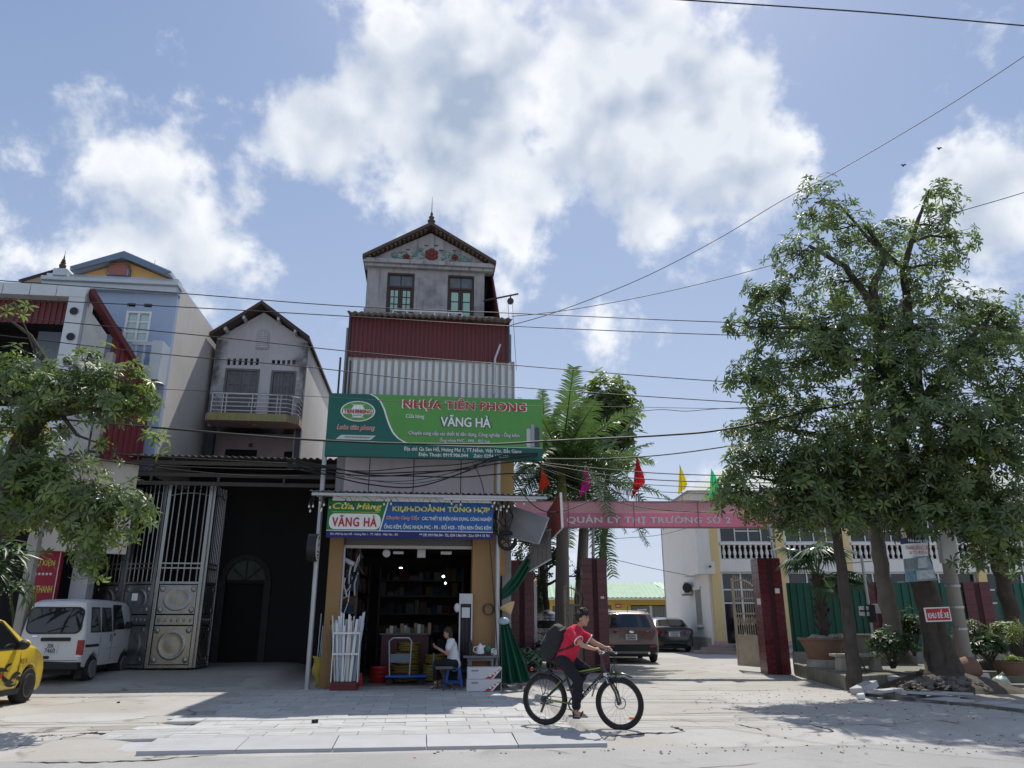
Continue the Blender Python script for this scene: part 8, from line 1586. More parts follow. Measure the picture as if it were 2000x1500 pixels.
pTU(AK([(BBp.x + .085 * math.cos(2 * math.pi * i / 28),-.045, BBp.z + .085 * math.sin(2 * math.pi * i / 28)) for i in range(29)], .012,5, False), 'chainring', M_BKBLACK, bk); pLA(AK([(.05,-.05),(.05,-.03)], 16, RHb, 1), 'cassette', M_DARKSTEEL, bk)
for dz in (.083,-.078): pTU(AK([BBp + Vector((0,-.045, dz)), RHb + Vector((0,-.045,.045 if dz > 0 else -.05))], .005,4), 'chain', M_DARKSTEEL, bk)
q = MB(); q.bar(RHb + Vector((.02,-.05,-.03)), RHb + Vector((-.04,-.05,-.17)),.03,.02); q.build('derailleur', M_BKBLACK, bk)
pTU(AK([RHb + Vector((.10,.06,-.05)),(-.10,.075,.27)], .010,6), 'kickstand', M_BKBLACK, bk)
for (s_, a_) in ((-1,-70),(1,110)): e_ = BBp + Vector((.165 * math.cos(R(a_)), s_ * .075,.165 * math.sin(R(a_)))); q = MB(); q.bar(BBp + Vector((0, s_ * .06,0)), e_, .022,.014); cr_ = q.build('crank', M_BKBLACK, bk); pBX(AK(e_.x - .045, e_.x + .045, e_.y - .01 if s_ > 0 else e_.y - .09, e_.y + .09 if s_ > 0 else e_.y + .01, e_.z - .012, e_.z + .012), 'pedal', M_TRIM, cr_)
PR = BBp + Vector((.165 * math.cos(R(-70)),-.12,.165 * math.sin(R(-70)))); PL_ = BBp + Vector((.165 * math.cos(R(110)),.12,.165 * math.sin(R(110))))
# the child on it
ch = thing('person', 'child in red polo shirt with black backpack riding the bicycle', 'person', FK, .35,0,.1)
hip = Vector((.31,0,.90)); chest = Vector((.44,0,1.17)); neck = Vector((.53,0,1.325)); hd = Vector((.605,-.01,1.445)); HU = Vector((.10,0,1)).normalized(); HF = Vector((1,-.05,-.02))
kR, aR = Vector((.555,-.11,.60)), Vector((.50,-.115,.25)); kL, aL = Vector((.60,.10,.745)), Vector((.43,.115,.52))
sR, sL = Vector((.475,-.155,1.255)), Vector((.485,.155,1.255)); eR, eL = Vector((.67,-.235,1.085)), Vector((.70,.235,1.10)); wR, wL = Vector((.845,-.262,1.04)), Vector((.845,.262,1.04))
q = MB(); limb(q, [hip + Vector((0,0,-.02)), hip.lerp(chest, .4), chest, neck - Vector((.03,0,.05))], [.10,.095,.105,.06]); limb(q, [neck - Vector((.02,0,.05)), neck, hd - HU * .05], [.045,.042,.042])
sd = head(q, hd, HF, HU, .98)
for (s_, h_, k_, a_) in ((-1, hip, kR, aR),(1, hip, kL, aL)): limb(q, [h_ + Vector((.01, s_ * .075,-.02)),(h_ + Vector((0, s_ * .075,0))).lerp(k_, .5), k_, k_.lerp(a_, .4), a_], [.085,.072,.052,.050,.032])
for (a_, p_) in ((aR, PR),(aL, PL_)): limb(q, [a_, a_ + Vector((-.02,0,-.045)), p_ + Vector((.04,0,.045)), p_ + Vector((.12,0,.03))], [.034,.036,.034,.022])
for (s_, e_, w_, k_) in ((sR, eR, wR, -1),(sL, eL, wL, 1)): limb(q, [s_, s_.lerp(e_, .5), e_, e_.lerp(w_, .5), w_], [.052,.043,.036,.032,.023]); hand(q, w_, Vector((.9,0,-.12)), Vector((.15,0,1)),-k_, 1.05)
body = remesh(q.build('body', M_SKIN, ch),.0075,5)
M_REDS = mat('red_polo', (.52,.020,.055),.85,0,.07,8,.3,18)
q = MB(); limb(q, [hip + Vector((-.015,0,-.035)), hip + Vector((0,0,.06)), hip.lerp(chest, .5), chest, chest.lerp(neck, .55)], [.138,.138,.150,.158,.108], 16); limb(q, [hip + Vector((.05,0,-.01)), hip.lerp(chest, .5) + Vector((.055,0,-.02)), chest + Vector((.05,0,-.02))], [.10,.10,.09])
for (s_, e_) in ((sR, eR),(sL, eL)): limb(q, [chest.lerp(s_, .5), s_, s_.lerp(e_, .45)], [.095,.078,.066]); q.tube([s_.lerp(e_, .3), s_.lerp(e_, .66)], [.068,.072], 14)
folds(remesh(q.build('polo_shirt', M_REDS, ch),.009,4),.035)
for (s_, e_) in ((sR, eR),(sL, eL)): pTU(AK([s_.lerp(e_, .61), s_.lerp(e_, .635), s_.lerp(e_, .66), s_.lerp(e_, .675)], .0725,16, False), 'sleeve_trim', m_wt, ch, smooth='all', solid=.006)
pTU(AK([neck + Vector((-.045,0,-.035)), neck + Vector((-.03,0,.0))], [.062,.052], 14, False), 'collar', M_BLACKCLOTH, ch, smooth='all', solid=.008)
q = MB(); limb(q, [hip + Vector((-.02,-.03,-.04)), hip + Vector((-.02,.03,-.04))], [.118,.118])
for (s_, k_, a_) in ((-1, kR, aR),(1, kL, aL)): limb(q, [hip + Vector((0, s_ * .07,-.03)),(hip + Vector((0, s_ * .075,0))).lerp(k_, .5), k_, k_.lerp(a_, .45), k_.lerp(a_, .9)], [.103,.090,.072,.070,.058])
folds(remesh(q.build('trousers', M_BLACKCLOTH, ch),.009,4),.03)
for (a_, p_) in ((aR, PR),(aL, PL_)):
    q = MB(); limb(q, [p_ + Vector((-.09,0,.022)), p_ + Vector((.0,0,.018)), p_ + Vector((.13,0,.018))], [.030,.034,.034]); q.v = [(v[0], v[1] * 1.0, max(min(v[2], p_.z + .03), p_.z + .006)) for v in q.v]; sn = q.build('sandal', mat('grey_sole', (.30,.27,.25),.8), ch, smooth=True)
    for (x0, z0) in ((-.04,.07),(.07,.055)): pTU(AK([p_ + Vector((x0,-.036,.02)), p_ + Vector((x0 + .01,-.03, z0)), p_ + Vector((x0 + .02,0, z0 + .025)), p_ + Vector((x0 + .01,.03, z0)), p_ + Vector((x0,.036,.02))], .011,6), 'sandal_strap', M_TRIM, sn, smooth=True)
q = MB(); hair_cap(q, hd, HF, HU, 1.0, sd); tufts(q, hd, HF, HU, sd, 5); remesh(q.build('hair', M_HAIR, ch),.008,1)
face_bits(ch, hd, HF, HU, .98, sd)
bp = thing('backpack', 'bulging black school backpack worn by the cyclist', 'backpack', FK, .15,0,.85)
bc = Vector((.165,0,1.10)); bd = (neck - hip).normalized(); bn = Vector((-bd.z, 0, bd.x))
q = MB(); m_ = MB(); m_.ball((0,0,0),1,20,16)
def sq(x, p=.62): return math.copysign(abs(x) ** p, x)
for (o, r) in ((Vector((0,0,0)),(.15,.175,.27)),(bn * .085 - bd * .06,(.07,.13,.14)),(bd * .16 + bn * .02,(.09,.13,.09))): q.add([tuple(bc + o + bn * sq(v[0]) * r[0] + Vector((0,1,0)) * sq(v[1]) * r[1] + bd * sq(v[2]) * r[2]) for v in m_.v], m_.f)
folds(remesh(q.build('bag', mat('black_nylon', (.016,.017,.019),.7,0,.25,7,.35,14), bp),.010,4),.05)
for s_ in (-1,1): pTU(AK([bc + bd * .20 + Vector((.05, s_ * .08,0)), neck + Vector((-.05, s_ * .09,-.015)), chest + Vector((.10, s_ * .115,.04)), chest + Vector((.06, s_ * .145,-.10)), bc - bd * .15 + Vector((.08, s_ * .13,0))], .016,6), 'strap', M_TRIM, bp, smooth=True)
pTU(AK([bc + bd * .22 + bn * .03, bc + bd * .27 + bn * .07, bc + bd * .2 + bn * .11], .012,6), 'handle', mat('tan_webbing', (.3,.2,.12),.8), bp, smooth=True)
for k in (-.07,.07): pTU(AK([bc + bn * .155 + bd * (.05) + Vector((0, k, 0)), bc + bn * .165 - bd * .1 + Vector((0, k, 0))], .006,5), 'zip', M_STEEL, bp)
# seated shopkeeper, facing left
WV = -.25; wu = FS.at(886,1300, WV)[0]; FWm = Frame(*FS.W(wu, WV)[:2], 6.5 + 180)         # local u points to the person's front (picture left)
wm = thing('person', 'seated person in white shirt and dark trousers looking at a phone in the shop', 'person', FWm, 0,0,.0)
hp = Vector((0,0,.52)); cs = Vector((.06,0,.86)); nk = Vector((.09,0,1.03)); hc = Vector((.15,0,1.135)); hu = Vector((.22,0,1)).normalized(); hf = Vector((1,0,-.32))
kns = [Vector((.40,-.10,.50)), Vector((.40,.10,.50))]; ank = [Vector((.28,-.10,.12)), Vector((.38,.10,.12))]; shs = [Vector((.06,-.16,.96)), Vector((.06,.16,.96))]; els = [Vector((.17,-.20,.72)), Vector((.17,.20,.72))]; wrs = [Vector((.37,-.07,.83)), Vector((.37,.06,.83))]
q = MB(); limb(q, [hp, hp.lerp(cs, .5), cs, nk - Vector((.01,0,.05))], [.12,.10,.105,.055]); limb(q, [nk - Vector((.01,0,.05)), nk, hc - hu * .05], [.045,.042,.042]); sd2 = head(q, hc, hf, hu, .95)
for i, s_ in enumerate((-1,1)):
    limb(q, [hp + Vector((0, s_ * .08,0)), hp.lerp(kns[i], .5) + Vector((0, s_ * .04,0)), kns[i], kns[i].lerp(ank[i], .4), ank[i]], [.095,.08,.058,.052,.034]); limb(q, [ank[i], ank[i] + Vector((.0,0,-.06)), ank[i] + Vector((.10,0,-.085))], [.034,.034,.026])
    limb(q, [shs[i], shs[i].lerp(els[i], .5), els[i], els[i].lerp(wrs[i], .5), wrs[i]], [.052,.043,.037,.033,.024]); hand(q, wrs[i], Vector((.7,-s_ * .25,.35)), Vector((.35,0,-.9)), s_, 1.0)
remesh(q.build('body', M_SKIN, wm),.0085,5)
q = MB(); limb(q, [hp + Vector((-.01,0,-.02)), hp.lerp(cs, .5) + Vector((-.01,0,0)), cs, cs.lerp(nk, .5)], [.15,.128,.128,.09], 16)
for i in (0,1): limb(q, [cs.lerp(shs[i], .5), shs[i], shs[i].lerp(els[i], .55)], [.09,.075,.07])
folds(remesh(q.build('white_shirt', M_WSHIRT, wm),.010,4),.03)
q = MB(); limb(q, [hp + Vector((0,-.05,-.03)), hp + Vector((0,.05,-.03))], [.125,.125])
for i, s_ in enumerate((-1,1)): limb(q, [hp + Vector((0, s_ * .08,-.01)), hp.lerp(kns[i], .5) + Vector((0, s_ * .04,0)), kns[i], kns[i].lerp(ank[i], .75)], [.11,.095,.075,.062])
remesh(q.build('trousers', M_BLACKCLOTH, wm),.010,5)
q = MB(); hair_cap(q, hc, hf, hu, 1.0, sd2,.1); q.ball(hc - hf.normalized() * .05 - hu * .05,(.065,.065,.09),12,8); remesh(q.build('hair', mat('brown_black_hair', (.03,.018,.012),.5,0,.3,30), wm),.009,1); face_bits(wm, hc, hf, hu, .95, sd2)
q = MB(); pc = wrs[0].lerp(wrs[1], .5) + Vector((.11,0,.07)); q.box(pc.x - .005, pc.x + .006, pc.y - .038, pc.y + .038, pc.z - .06, pc.z + .085); single('phone', q, M_TRIM, 'dark phone held up in the seated person hands', 'phone', FWm, pc.x, pc.y, pc.z - .06)
st_ = thing('plastic_stool', 'blue plastic stool under the seated person', 'stool', FWm, 0,0); pBX(AK(-.15,.15,-.15,.15,.40,.43), 'seat', M_BLUEP, st_, bevel=.01)
for (a, b) in ((-1,-1),(1,-1),(1,1),(-1,1)): pHX(AK([(a * .18 - .025, b * .18 - .025,.02),(a * .18 + .025, b * .18 - .025,.02),(a * .18 + .025, b * .18 + .025,.02),(a * .18 - .025, b * .18 + .025,.02),(a * .12 - .03, b * .12 - .03,.40),(a * .12 + .03, b * .12 - .03,.40),(a * .12 + .03, b * .12 + .03,.40),(a * .12 - .03, b * .12 + .03,.40)]), 'leg', M_BLUEP, st_)
for z_ in (.12,): q = MB(); q.box(-.16,.16,-.17,-.15, z_, z_ + .04); q.box(-.16,.16,.15,.17, z_, z_ + .04); q.build('brace', M_BLUEP, st_)
os_ = thing('office_stool', 'small black swivel chair on star legs in front of the seated person', 'chair', FWm, .28,.42); ou, ov = .22,.40
pBX(AK(ou - .2, ou + .18, ov - .17, ov + .17,.42,.47), 'seat', mat('grey_seat', (.12,.12,.12),.7), os_, bevel=.02); pTU(AK([(ou, ov, .06),(ou, ov, .42)], .022,8), 'column', M_DARKSTEEL, os_)
for k in range(5): a_ = k * 1.257 + .3; pTU(AK([(ou, ov, .16),(ou + .18 * math.cos(a_), ov + .18 * math.sin(a_),.12),(ou + .25 * math.cos(a_), ov + .25 * math.sin(a_),.02)], .016,6), 'leg', M_DARKSTEEL, os_)
pTU(AK([(ou + .17, ov, .45),(ou + .24, ov, .5),(ou + .24, ov, .66)], .014,6), 'back_bar', M_DARKSTEEL, os_); pBX(AK(ou + .21, ou + .24, ov - .15, ov + .15,.58,.74), 'backrest', mat('grey_seat', (.12,.12,.12),.7), os_, bevel=.015)
# ================================================================== right roadside: terrace, kerb, signs, rubble
M_REDSIGN = mat('red_enamel', (.42,.022,.03),.5,0,.08,4); M_CLAY = mat('brown_clay', (.20,.12,.085),.85,0,.15,4,.2,20, stain=.4, stcol=(.09,.07,.055)); M_MOSS = mat('mossy_concrete', (.20,.195,.16),.95,0,.2,2.5,.4,18, stain=.6, stcol=(.06,.07,.04), stscale=1.6, streak=.4, scol=(.07,.07,.06))
TZ = .30
tp_ = [(6.95,16.35),(7.55,21.25),(16,21.4),(16,18.2),(11.2,18.0),(9.6,17.75),(8.0,17.0)]
q = MB(); q.prism(tp_[::-1], 2,-.05, TZ); struct('terrace', q, M_MOSS, bevel=.02)
q = MB(); q.box(6.75,7.2,16.2,16.3,0,0) if False else None
kp = [FW.gr(x, y, 0) for x, y in ((1662,1357),(1689,1359),(1748,1365),(1788,1369),(1852,1376),(1896,1379),(2000,1392),(2130,1408))]
sw = [(p[0], p[1]) for p in kp] + [(18,13.4),(18,18.2),(11.2,18.0),(9.6,17.75),(8.0,17.0),(6.95,16.35)]
q = MB(); q.prism(sw, 2,-.1,.05); sdw = struct('roadside_pavement', q, mat('dusty_pavement', (.26,.245,.22),.95,0,.2,3,.3,20, stain=.5, stcol=(.12,.105,.09))); ORG[sdw.name] = Vector((0,0,0))
rk_ = random.Random(17)
for i, (a, b) in enumerate(zip(kp, kp[1:])):
    a, b = Vector((*a, 0)), Vector((*b, 0)); n = max(1, round((b - a).length / .62)); t = (b - a).normalized(); nn = Vector((-t.y, t.x, 0))
    if nn.y < 0: nn = -nn
    for k in range(n):
        p0, p1 = a.lerp(b, (k + .012) / n), a.lerp(b, (k + .985) / n); w = nn * .36; tl = rk_.uniform(-.02,.05); z1 = .085 + rk_.uniform(-.015,.02); pHX(AK([p0 + Vector((0,0,-.08)), p1 + Vector((0,0,-.08)), p1 + w + Vector((0,0,-.08)), p0 + w + Vector((0,0,-.08)), p0 + Vector((0,0, z1 - .03)), p1 + Vector((0,0, z1 - .03 + tl)), p1 + w + Vector((0,0, z1 + tl)), p0 + w + Vector((0,0, z1))]), 'kerb_stone', M_KERB, sdw, bevel=.008)
def slab(px, py, L_, W_, T_, yaw, pitch, roll, z, lab):
    x, y = FW.gr(px, py, z); o = MB(); o.box(-L_ / 2, L_ / 2,-W_ / 2, W_ / 2,0, T_); ob = single('loose_kerb_slab', o, M_KERB, lab, 'slab', FW, 0,0,0, 'loose kerb slabs under the roadside trees', bevel=.008); ob.location = (x, y, z); ob.rotation_euler = (R(roll), R(pitch), R(yaw)); return ob
slab(1850,1336,1.0,.42,.16,-14,9,-14,.10, 'long tilted grey slab below the white sacks'); slab(1898,1336,.62,.45,.18,6,-4,-10,.10, 'squarish grey slab left of the vegetable bag'); slab(1935,1340,.55,.35,.13,2,2,-4,.08, 'small flat grey slab beside the vegetable bag'); slab(1690,1349,.5,.3,.12,30,-14,-6,.09, 'tilted grey slab end nearest the driveway'); slab(1772,1338,.9,.25,.18,-6,3,6,.08, 'dark mossy slab edge under the rubble heap'); slab(1800,1357,.8,.36,.05,-8,2,-5,.10, 'thin cracked slab lying behind the kerb stones'); slab(1730,1352,.55,.34,.05,12,-4,-3,.11, 'thin grey slab near the slender trunk'); slab(1858,1357,.6,.4,.05,4,3,-4,.10, 'thin greenish slab in the middle of the pavement')
# rubble and earth mound round the trunks
def rocks(name, lab, n, cx, cy, rx, ry, hz, smin, smax, m_, seed, base=.08):
    rr = random.Random(seed); q = MB()
    for i in range(n):
        r = math.sqrt(rr.random()); a = rr.uniform(0,6.283); x, y = cx + rx * r * math.cos(a), cy + ry * r * math.sin(a); s = rr.uniform(smin, smax); z = base + hz * (1 - r * r) * rr.uniform(.6,1); q.ball((x, y, z),(s, s * rr.uniform(.6,1), s * rr.uniform(.4,.8)),6,4,.22, rr)
    o = struct(name, q, m_, FW, 'stuff'); o['label'] = lab; return o
q = MB(); q.grid(lambda a, b: (7.7 + 2.6 * a, 15.4 + 2.2 * b, .04 + .34 * math.sin(math.pi * a) ** .8 * math.sin(math.pi * b) ** .8 + .05 * nz(a * 9, b * 9)),26,22); struct('tree_mound', q, mat('dark_soil', (.085,.07,.055),.98,0,.3,5,.6,15), smooth='all')
rocks('rubble', 'heap of rubble and earth under the roadside trees', 150,8.55,15.75,1.0,.55,.26,.025,.10, mat('rubble_stone', (.17,.155,.14),.95,0,.25,4,.3,20, rnd=.2),5); rocks('kerb_grit', 'scattered grit and small stones along the kerb', 190,1.0,10.2,7.5,.55,0,.006,.02, mat('grit', (.32,.30,.27),.95,0,.2,5),6,-.075)
rocks('forecourt_grit', 'pebbles and dust clods on the sunlit forecourt', 260,-7.4,12.2,3.2,2.2,0,.006,.022, MATS['grit'], 8,-.02); rocks('broken_edge', 'crumbled broken concrete at the left pavement edge', 130,-6.05,10.6,.55,.28,.03,.015,.06, MATS['rubble_stone'], 9,-.07)
rng = np.random.default_rng(3); n = 420; P = np.stack([rng.uniform(3.2,11, n), rng.uniform(9.6,17, n), np.full(n, .012)], 1); P[:, 2] = [lot_z((p[0]) * math.cos(FS.yaw) + (p[1] - 17.6) * math.sin(FS.yaw),-p[0] * math.sin(FS.yaw) + (p[1] - 17.6) * math.cos(FS.yaw)) + .012 for p in P]
o = scatter_mesh('fallen_leaves', [leaf_tpl(1,.09,.03,.05,.1, rl)], P, rng.normal(size=(n, 3)) * .2 + np.array([0,0,1.]), rng.uniform(.5,1.1, n), [mat('dry_leaf', (.17,.12,.06),.9,0,.3,3)]); o['kind'] = 'stuff'
# utility pole, thin pole
Yp = 17.0; x0 = WP(1882,1270, Yp)[0]; q = MB(); q.tube([(x0, Yp, .0),(x0 - .0, Yp, 9.0)], .15,14, r1=.10); pl = thing('utility_pole', 'pale concrete utility pole beside the thick trunk', 'pole', FW, x0, Yp); q.build('shaft', mat('pole_concrete', (.34,.335,.31),.9,0,.1,2,.15,25, streak=.3, scol=(.2,.19,.17)), pl, smooth='all')
pBX(AK(x0 - .3, x0 + .06, Yp - .35, Yp - .16,2.6,3.3), 'junction_box', M_ALU, pl, bevel=.02); pBX(AK(x0 - .9, x0 + .9, Yp - .2, Yp - .12,8.2,8.3), 'cross_arm', M_STEEL, pl)
for k in range(3): z_ = 1.2 + .45 * k; pLA(AK([(.155,0),(.155,.05)], 14,(x0, Yp, z_)), 'band', M_STEEL, pl)
Yq = 18.6; xa = WP(1706,1245, Yq)[0]; q = MB(); q.tube([(xa, Yq, TZ),(xa - .02, Yq, 2.9)], .035,8); tpn = thing('thin_pole', 'thin grey steel pole with electric boxes left of the patchy trunk', 'pole', FW, xa, Yq, TZ); q.build('shaft', M_STEEL, tpn)
for (dx, w, z_, m_) in ((-.16,.24,1.5, M_WBOX),(.16,.26,1.55, M_STEEL)): pBX(AK(xa + dx - w / 2, xa + dx + w / 2, Yq - .12, Yq - .03, z_, z_ + .22), 'meter_box', m_, tpn, bevel=.01)
pBX(AK(xa - .07, xa + .07, Yq - .14, Yq - .04,1.35,1.75), 'breaker', M_TRIM, tpn); q = MB(); q.box(xa - .30, xa - .02, Yq - .128, Yq - .121,1.59,1.63); q.box(xa - .18, xa - .14, Yq - .129, Yq - .122,1.5,1.72); q.build('tape_cross', M_TRIM, tpn)
pTU(AK([(xa - .45, Yq, 2.72),(xa + .3, Yq, 2.78)], .015,6), 'arm', M_STEEL, tpn)
# red parking sign on the trunk
Ys = 15.95; s0, s1, z0, z1 = Frame(0, Ys, 0).rect(1807,1186,1858,1214); FSg = Frame(0, Ys, 0); kx = thing('parking_sign', 'red sign with white lettering nailed to the thick dark trunk', 'sign', FSg, (s0 + s1) / 2,0, z0)
pBX(AK(s0, s1,0,.02, z0, z1), 'border', m_wt, kx); pBX(AK(s0 + .025, s1 - .025,-.006,-.001, z0 + .025, z1 - .025), 'panel', M_REDSIGN, kx); lettering('KHU ĐỂ XE', kx, ((s0 + s1) / 2,-.012,(z0 + z1) / 2 + .012),(s1 - s0) * .82,(z1 - z0) * .62, m_wt, offset=.035); kx.rotation_euler = (0, R(-2), R(2))
# torn hanging poster
Yo = 15.85; FP = Frame(0, Yo, 0); po = thing('torn_poster', 'torn white and blue advertising poster hanging high on the thick trunk', 'poster', FP, FP.at(1790,1090)[0], 0,2.2)
def PP(x, y, d=0): u, z = FP.at(x, y); return (u, -d + .04 * math.sin(x * .13), z)
def sheet(name, a, m_, d=0):
    q = MB(); n = 8; q.grid(lambda s_, t_: PP(a[0][0] + (a[1][0] - a[0][0]) * s_ + ((a[3][0] - a[0][0]) * (1 - s_) + (a[2][0] - a[1][0]) * s_) * t_, (a[0][1] * (1 - s_) + a[1][1] * s_) * (1 - t_) + (a[3][1] * (1 - s_) + a[2][1] * s_) * t_, d), n, n); return q.build(name, m_, po, smooth='all')
sheet('header', [(1758,1051),(1813,1048),(1812,1059),(1760,1063)], mat('navy_header', (.02,.035,.09),.6)); sheet('sheet', [(1760,1063),(1812,1059),(1813,1085),(1764,1092)], m_wt); sheet('picture', [(1764,1092),(1813,1085),(1828,1131),(1768,1137)], mat('poster_picture', (.20,.28,.30),.6,0,.5,6))
for a in ([(1767,1094),(1790,1091),(1791,1110),(1768,1112)], [(1793,1090),(1810,1088),(1812,1108),(1793,1110)], [(1771,1117),(1786,1115),(1786,1134),(1771,1135)], [(1789,1115),(1820,1112),(1825,1129),(1790,1133)]): sheet('photo', a, mat('poster_photo_%d' % a[0][0], random.Random(a[0][0]).choice(((.38,.42,.42),(.10,.22,.28),(.45,.46,.44),(.16,.2,.2))),.6,0,.4,12),.015)
for (t_, x0_, x1_, y0_, y1_, m_) in (('Nhà cung cấp', 1771,1810,1051,1061, m_wt),('THANG MÁNG CÁP', 1766,1811,1064,1074, m_rd),('& TỦ ĐIỆN', 1774,1808,1075,1084, m_rd),('Theo yêu cầu', 1780,1804,1085,1089, m_nv)):
    a, b, c, d = FP.rect(x0_, y0_, x1_, y1_); lettering(t_, po, ((a + b) / 2,-.06,(c + d) / 2), b - a, d - c, m_, offset=.01)
pTU(AK([PP(1754,1137), PP(1838,1131)], .012,6), 'batten', M_STEEL, po)
# bowl planter, bench, pots
PYy = 19.6; bw = bowl_planter(FW, WP(1608,1270, PYy)[0], PYy, TZ + .18,.55,.5, M_CLAY, 'large brown clay bowl planter holding the fan palm'); pLA(AK([(.42,0),(.42,.12),(.36,.18)], 20,(WP(1608,1270, PYy)[0], PYy, TZ)), 'pedestal', M_CONC, bw)
rr = random.Random(8); q = MB(); px = WP(1608,1270, PYy)[0]
for i in range(14): q.ball((px + rr.uniform(-.4,.4), PYy + rr.uniform(-.4,.1), TZ + .66 + rr.uniform(0,.05)),(rr.uniform(.06,.14),.1, rr.uniform(.04,.08)),8,5,.15, rr)
o = q.build('stones', M_CONC, bw, smooth='all'); o['kind'] = 'stuff'
By = 18.2; FBn = Frame(0, By, 0); b0, b1 = FBn.at(1626,1279)[0], FBn.at(1722,1279)[0]; bz = FBn.at(1670,1277)[1]; bn_ = thing('stone_bench', 'pale stone bench behind the slender trunk', 'bench', FBn, (b0 + b1) / 2,0, TZ)
pBX(AK(b0, b1,-.2,.22, bz - .06, bz), 'seat', mat('terrazzo', (.40,.38,.34),.7,0,.12,20), bn_, bevel=.01)
for f in (.16,.84): u_ = b0 + (b1 - b0) * f; pHX(AK([(u_ - .10,-.15, TZ),(u_ + .10,-.15, TZ),(u_ + .10,.17, TZ),(u_ - .10,.17, TZ),(u_ - .06,-.15, bz - .06),(u_ + .06,-.15, bz - .06),(u_ + .06,.17, bz - .06),(u_ - .06,.17, bz - .06)]), 'leg', MATS['terrazzo'], bn_, bevel=.01)
q = MB(); q.box(8.6,10.4,20.3,20.6, TZ, 1.0); q.box(8.55,10.45,20.25,20.65,1.0,1.05); single('planter_wall', q, M_MOSS, 'low dark planter wall with pale coping behind the bench', 'wall', FW, 9.5,20.4, TZ)
q = MB(); cx, cy = FW.gr(1678,1338,.1)
for (a, b) in (((0,0,0),(.08,0,.62)),((.3,0,0),(.16,0,.66)),((.02,.3,0),(.1,.3,.62)),((.34,.3,0),(.18,.3,.66)),((.08,0,.62),(.16,0,.66)),((.1,.3,.62),(.18,.3,.66)),((.06,0,.4),(.07,.3,.4)),((.22,0,.42),(.24,.3,.42))): q.tube([(cx + .1 + a[0] * 1.3, cy + .5 + a[1], .1 + a[2] * .8),(cx + .1 + b[0] * 1.3, cy + .5 + b[1], .1 + b[2] * .8)], .015,6)
single('broken_chair', q, M_DARKSTEEL, 'bare metal frame of a broken chair behind the slender trunk', 'chair', FW, cx, cy + .5,.1)
bowl_planter(FW, WP(1968,1280,17.5)[0], 17.5,.25,.36,.30, M_CLAY, 'clay bowl with small plant at the right picture edge'); bowl_planter(FW, WP(1930,1260,18.6)[0], 18.6,.32,.3,.45, M_CONC, 'grey concrete pot behind the shadowed shrub')
jx, _, jz = WP(1880,1278,16.6); q = MB(); m_ = MB(); m_.lathe([(0,-.30),(.17,-.30),(.23,-.15),(.24,.1),(.18,.26),(.14,.28),(.14,.24),(0,.2)], 20); ro = Euler((R(12), R(72),0)).to_matrix(); q.v = [tuple(Vector((jx, 16.6,.42)) + ro @ Vector(p)) for p in m_.v]; q.f, q.mi = m_.f, m_.mi; single('clay_jar', q, M_CLAY, 'brown clay jar lying on its side by the pole foot', 'jar', FW, jx, 16.6,.2, smooth=True)
sx_, sy_ = FW.gr(1897,1316,.2)
for k in range(3): q = MB(); q.grid(lambda a, b: (sx_ - .5 + 1.0 * a + .05 * math.sin(b * 9 + k), sy_ - .2 + .5 * b + .06 * k, .32 + .07 * k + .05 * nz(a * 5, b * 5,1, k) + .06 * math.sin(a * 5 + k) * (b - .3) - .09 * (1 - b)),18,10); single('white_sack', q, mat('woven_white_sack', (.46,.47,.48),.75,0,.15,6,.35,14), ['crumpled white woven sack on the slabs, bottom layer', 'crumpled white woven sack on the slabs, middle layer', 'crumpled white woven sack on the slabs, top layer'][k], 'sack', FW, sx_, sy_, .3, 'white sacks', smooth='all', solid=.01)
xx, yy_ = FW.gr(1938,1327,.1); crt = thing('black_crate', 'black plastic crate filled with scraps beside the white sacks', 'crate', FW, xx, yy_, .08); q = MB(); q.box(xx - .19, xx + .19, yy_ - .14, yy_ + .14,.08,.10)
for (a, b, c, d) in ((-.19,.19,-.14,-.12),(-.19,.19,.12,.14),(-.19,-.17,-.12,.12),(.17,.19,-.12,.12)): q.box(xx + a, xx + b, yy_ + c, yy_ + d, .10,.47)
q.build('shell', M_TRIM, crt); q = MB(); rr = random.Random(2)
for i in range(10): q.ball((xx + rr.uniform(-.14,.14), yy_ + rr.uniform(-.1,.1),.46 + rr.uniform(0,.05)),(rr.uniform(.03,.07),.05,.03),7,5,.2, rr)
o = q.build('scraps', mat('pale_scraps', (.42,.42,.30),.8,0,.4,8), crt, smooth='all'); o['kind'] = 'stuff'
xx, yy_ = FW.gr(1965,1346,.06); q = MB(); q.ball((xx, yy_ + .12,.17),(.17,.15,.14),18,12,.07, random.Random(4)); vb = thing('vegetable_bag', 'translucent plastic bag of green vegetables on the pavement', 'bag', FW, xx, yy_ + .12,.05); q.build('bag', mat('clear_green_bag', (.34,.42,.36),.35,0,.35,7,.3,12, spec=.5, stain=.6, stcol=(.16,.26,.08), stscale=4), vb, smooth='all'); pTU(AK([(xx, yy_ + .12,.28),(xx + .02, yy_ + .12,.33),(xx + .07, yy_ + .1,.36)], [.04,.02,.035], 8), 'knot', MATS['clear_green_bag'], vb)
xx, yy_ = FW.gr(1913,1303,.2); q = MB(); q.hexa([(xx - .06, yy_ - .06,.15),(xx + .06, yy_ - .06,.15),(xx + .06, yy_ + .06,.15),(xx - .06, yy_ + .06,.15),(xx - .03, yy_ - .04,.60),(xx + .05, yy_ - .04,.58),(xx + .05, yy_ + .04,.58),(xx - .03, yy_ + .04,.60)]); single('stone_marker', q, M_CONC, 'upright rounded stone between the jar and the crate', 'stone', FW, xx, yy_, .15, bevel=.02)
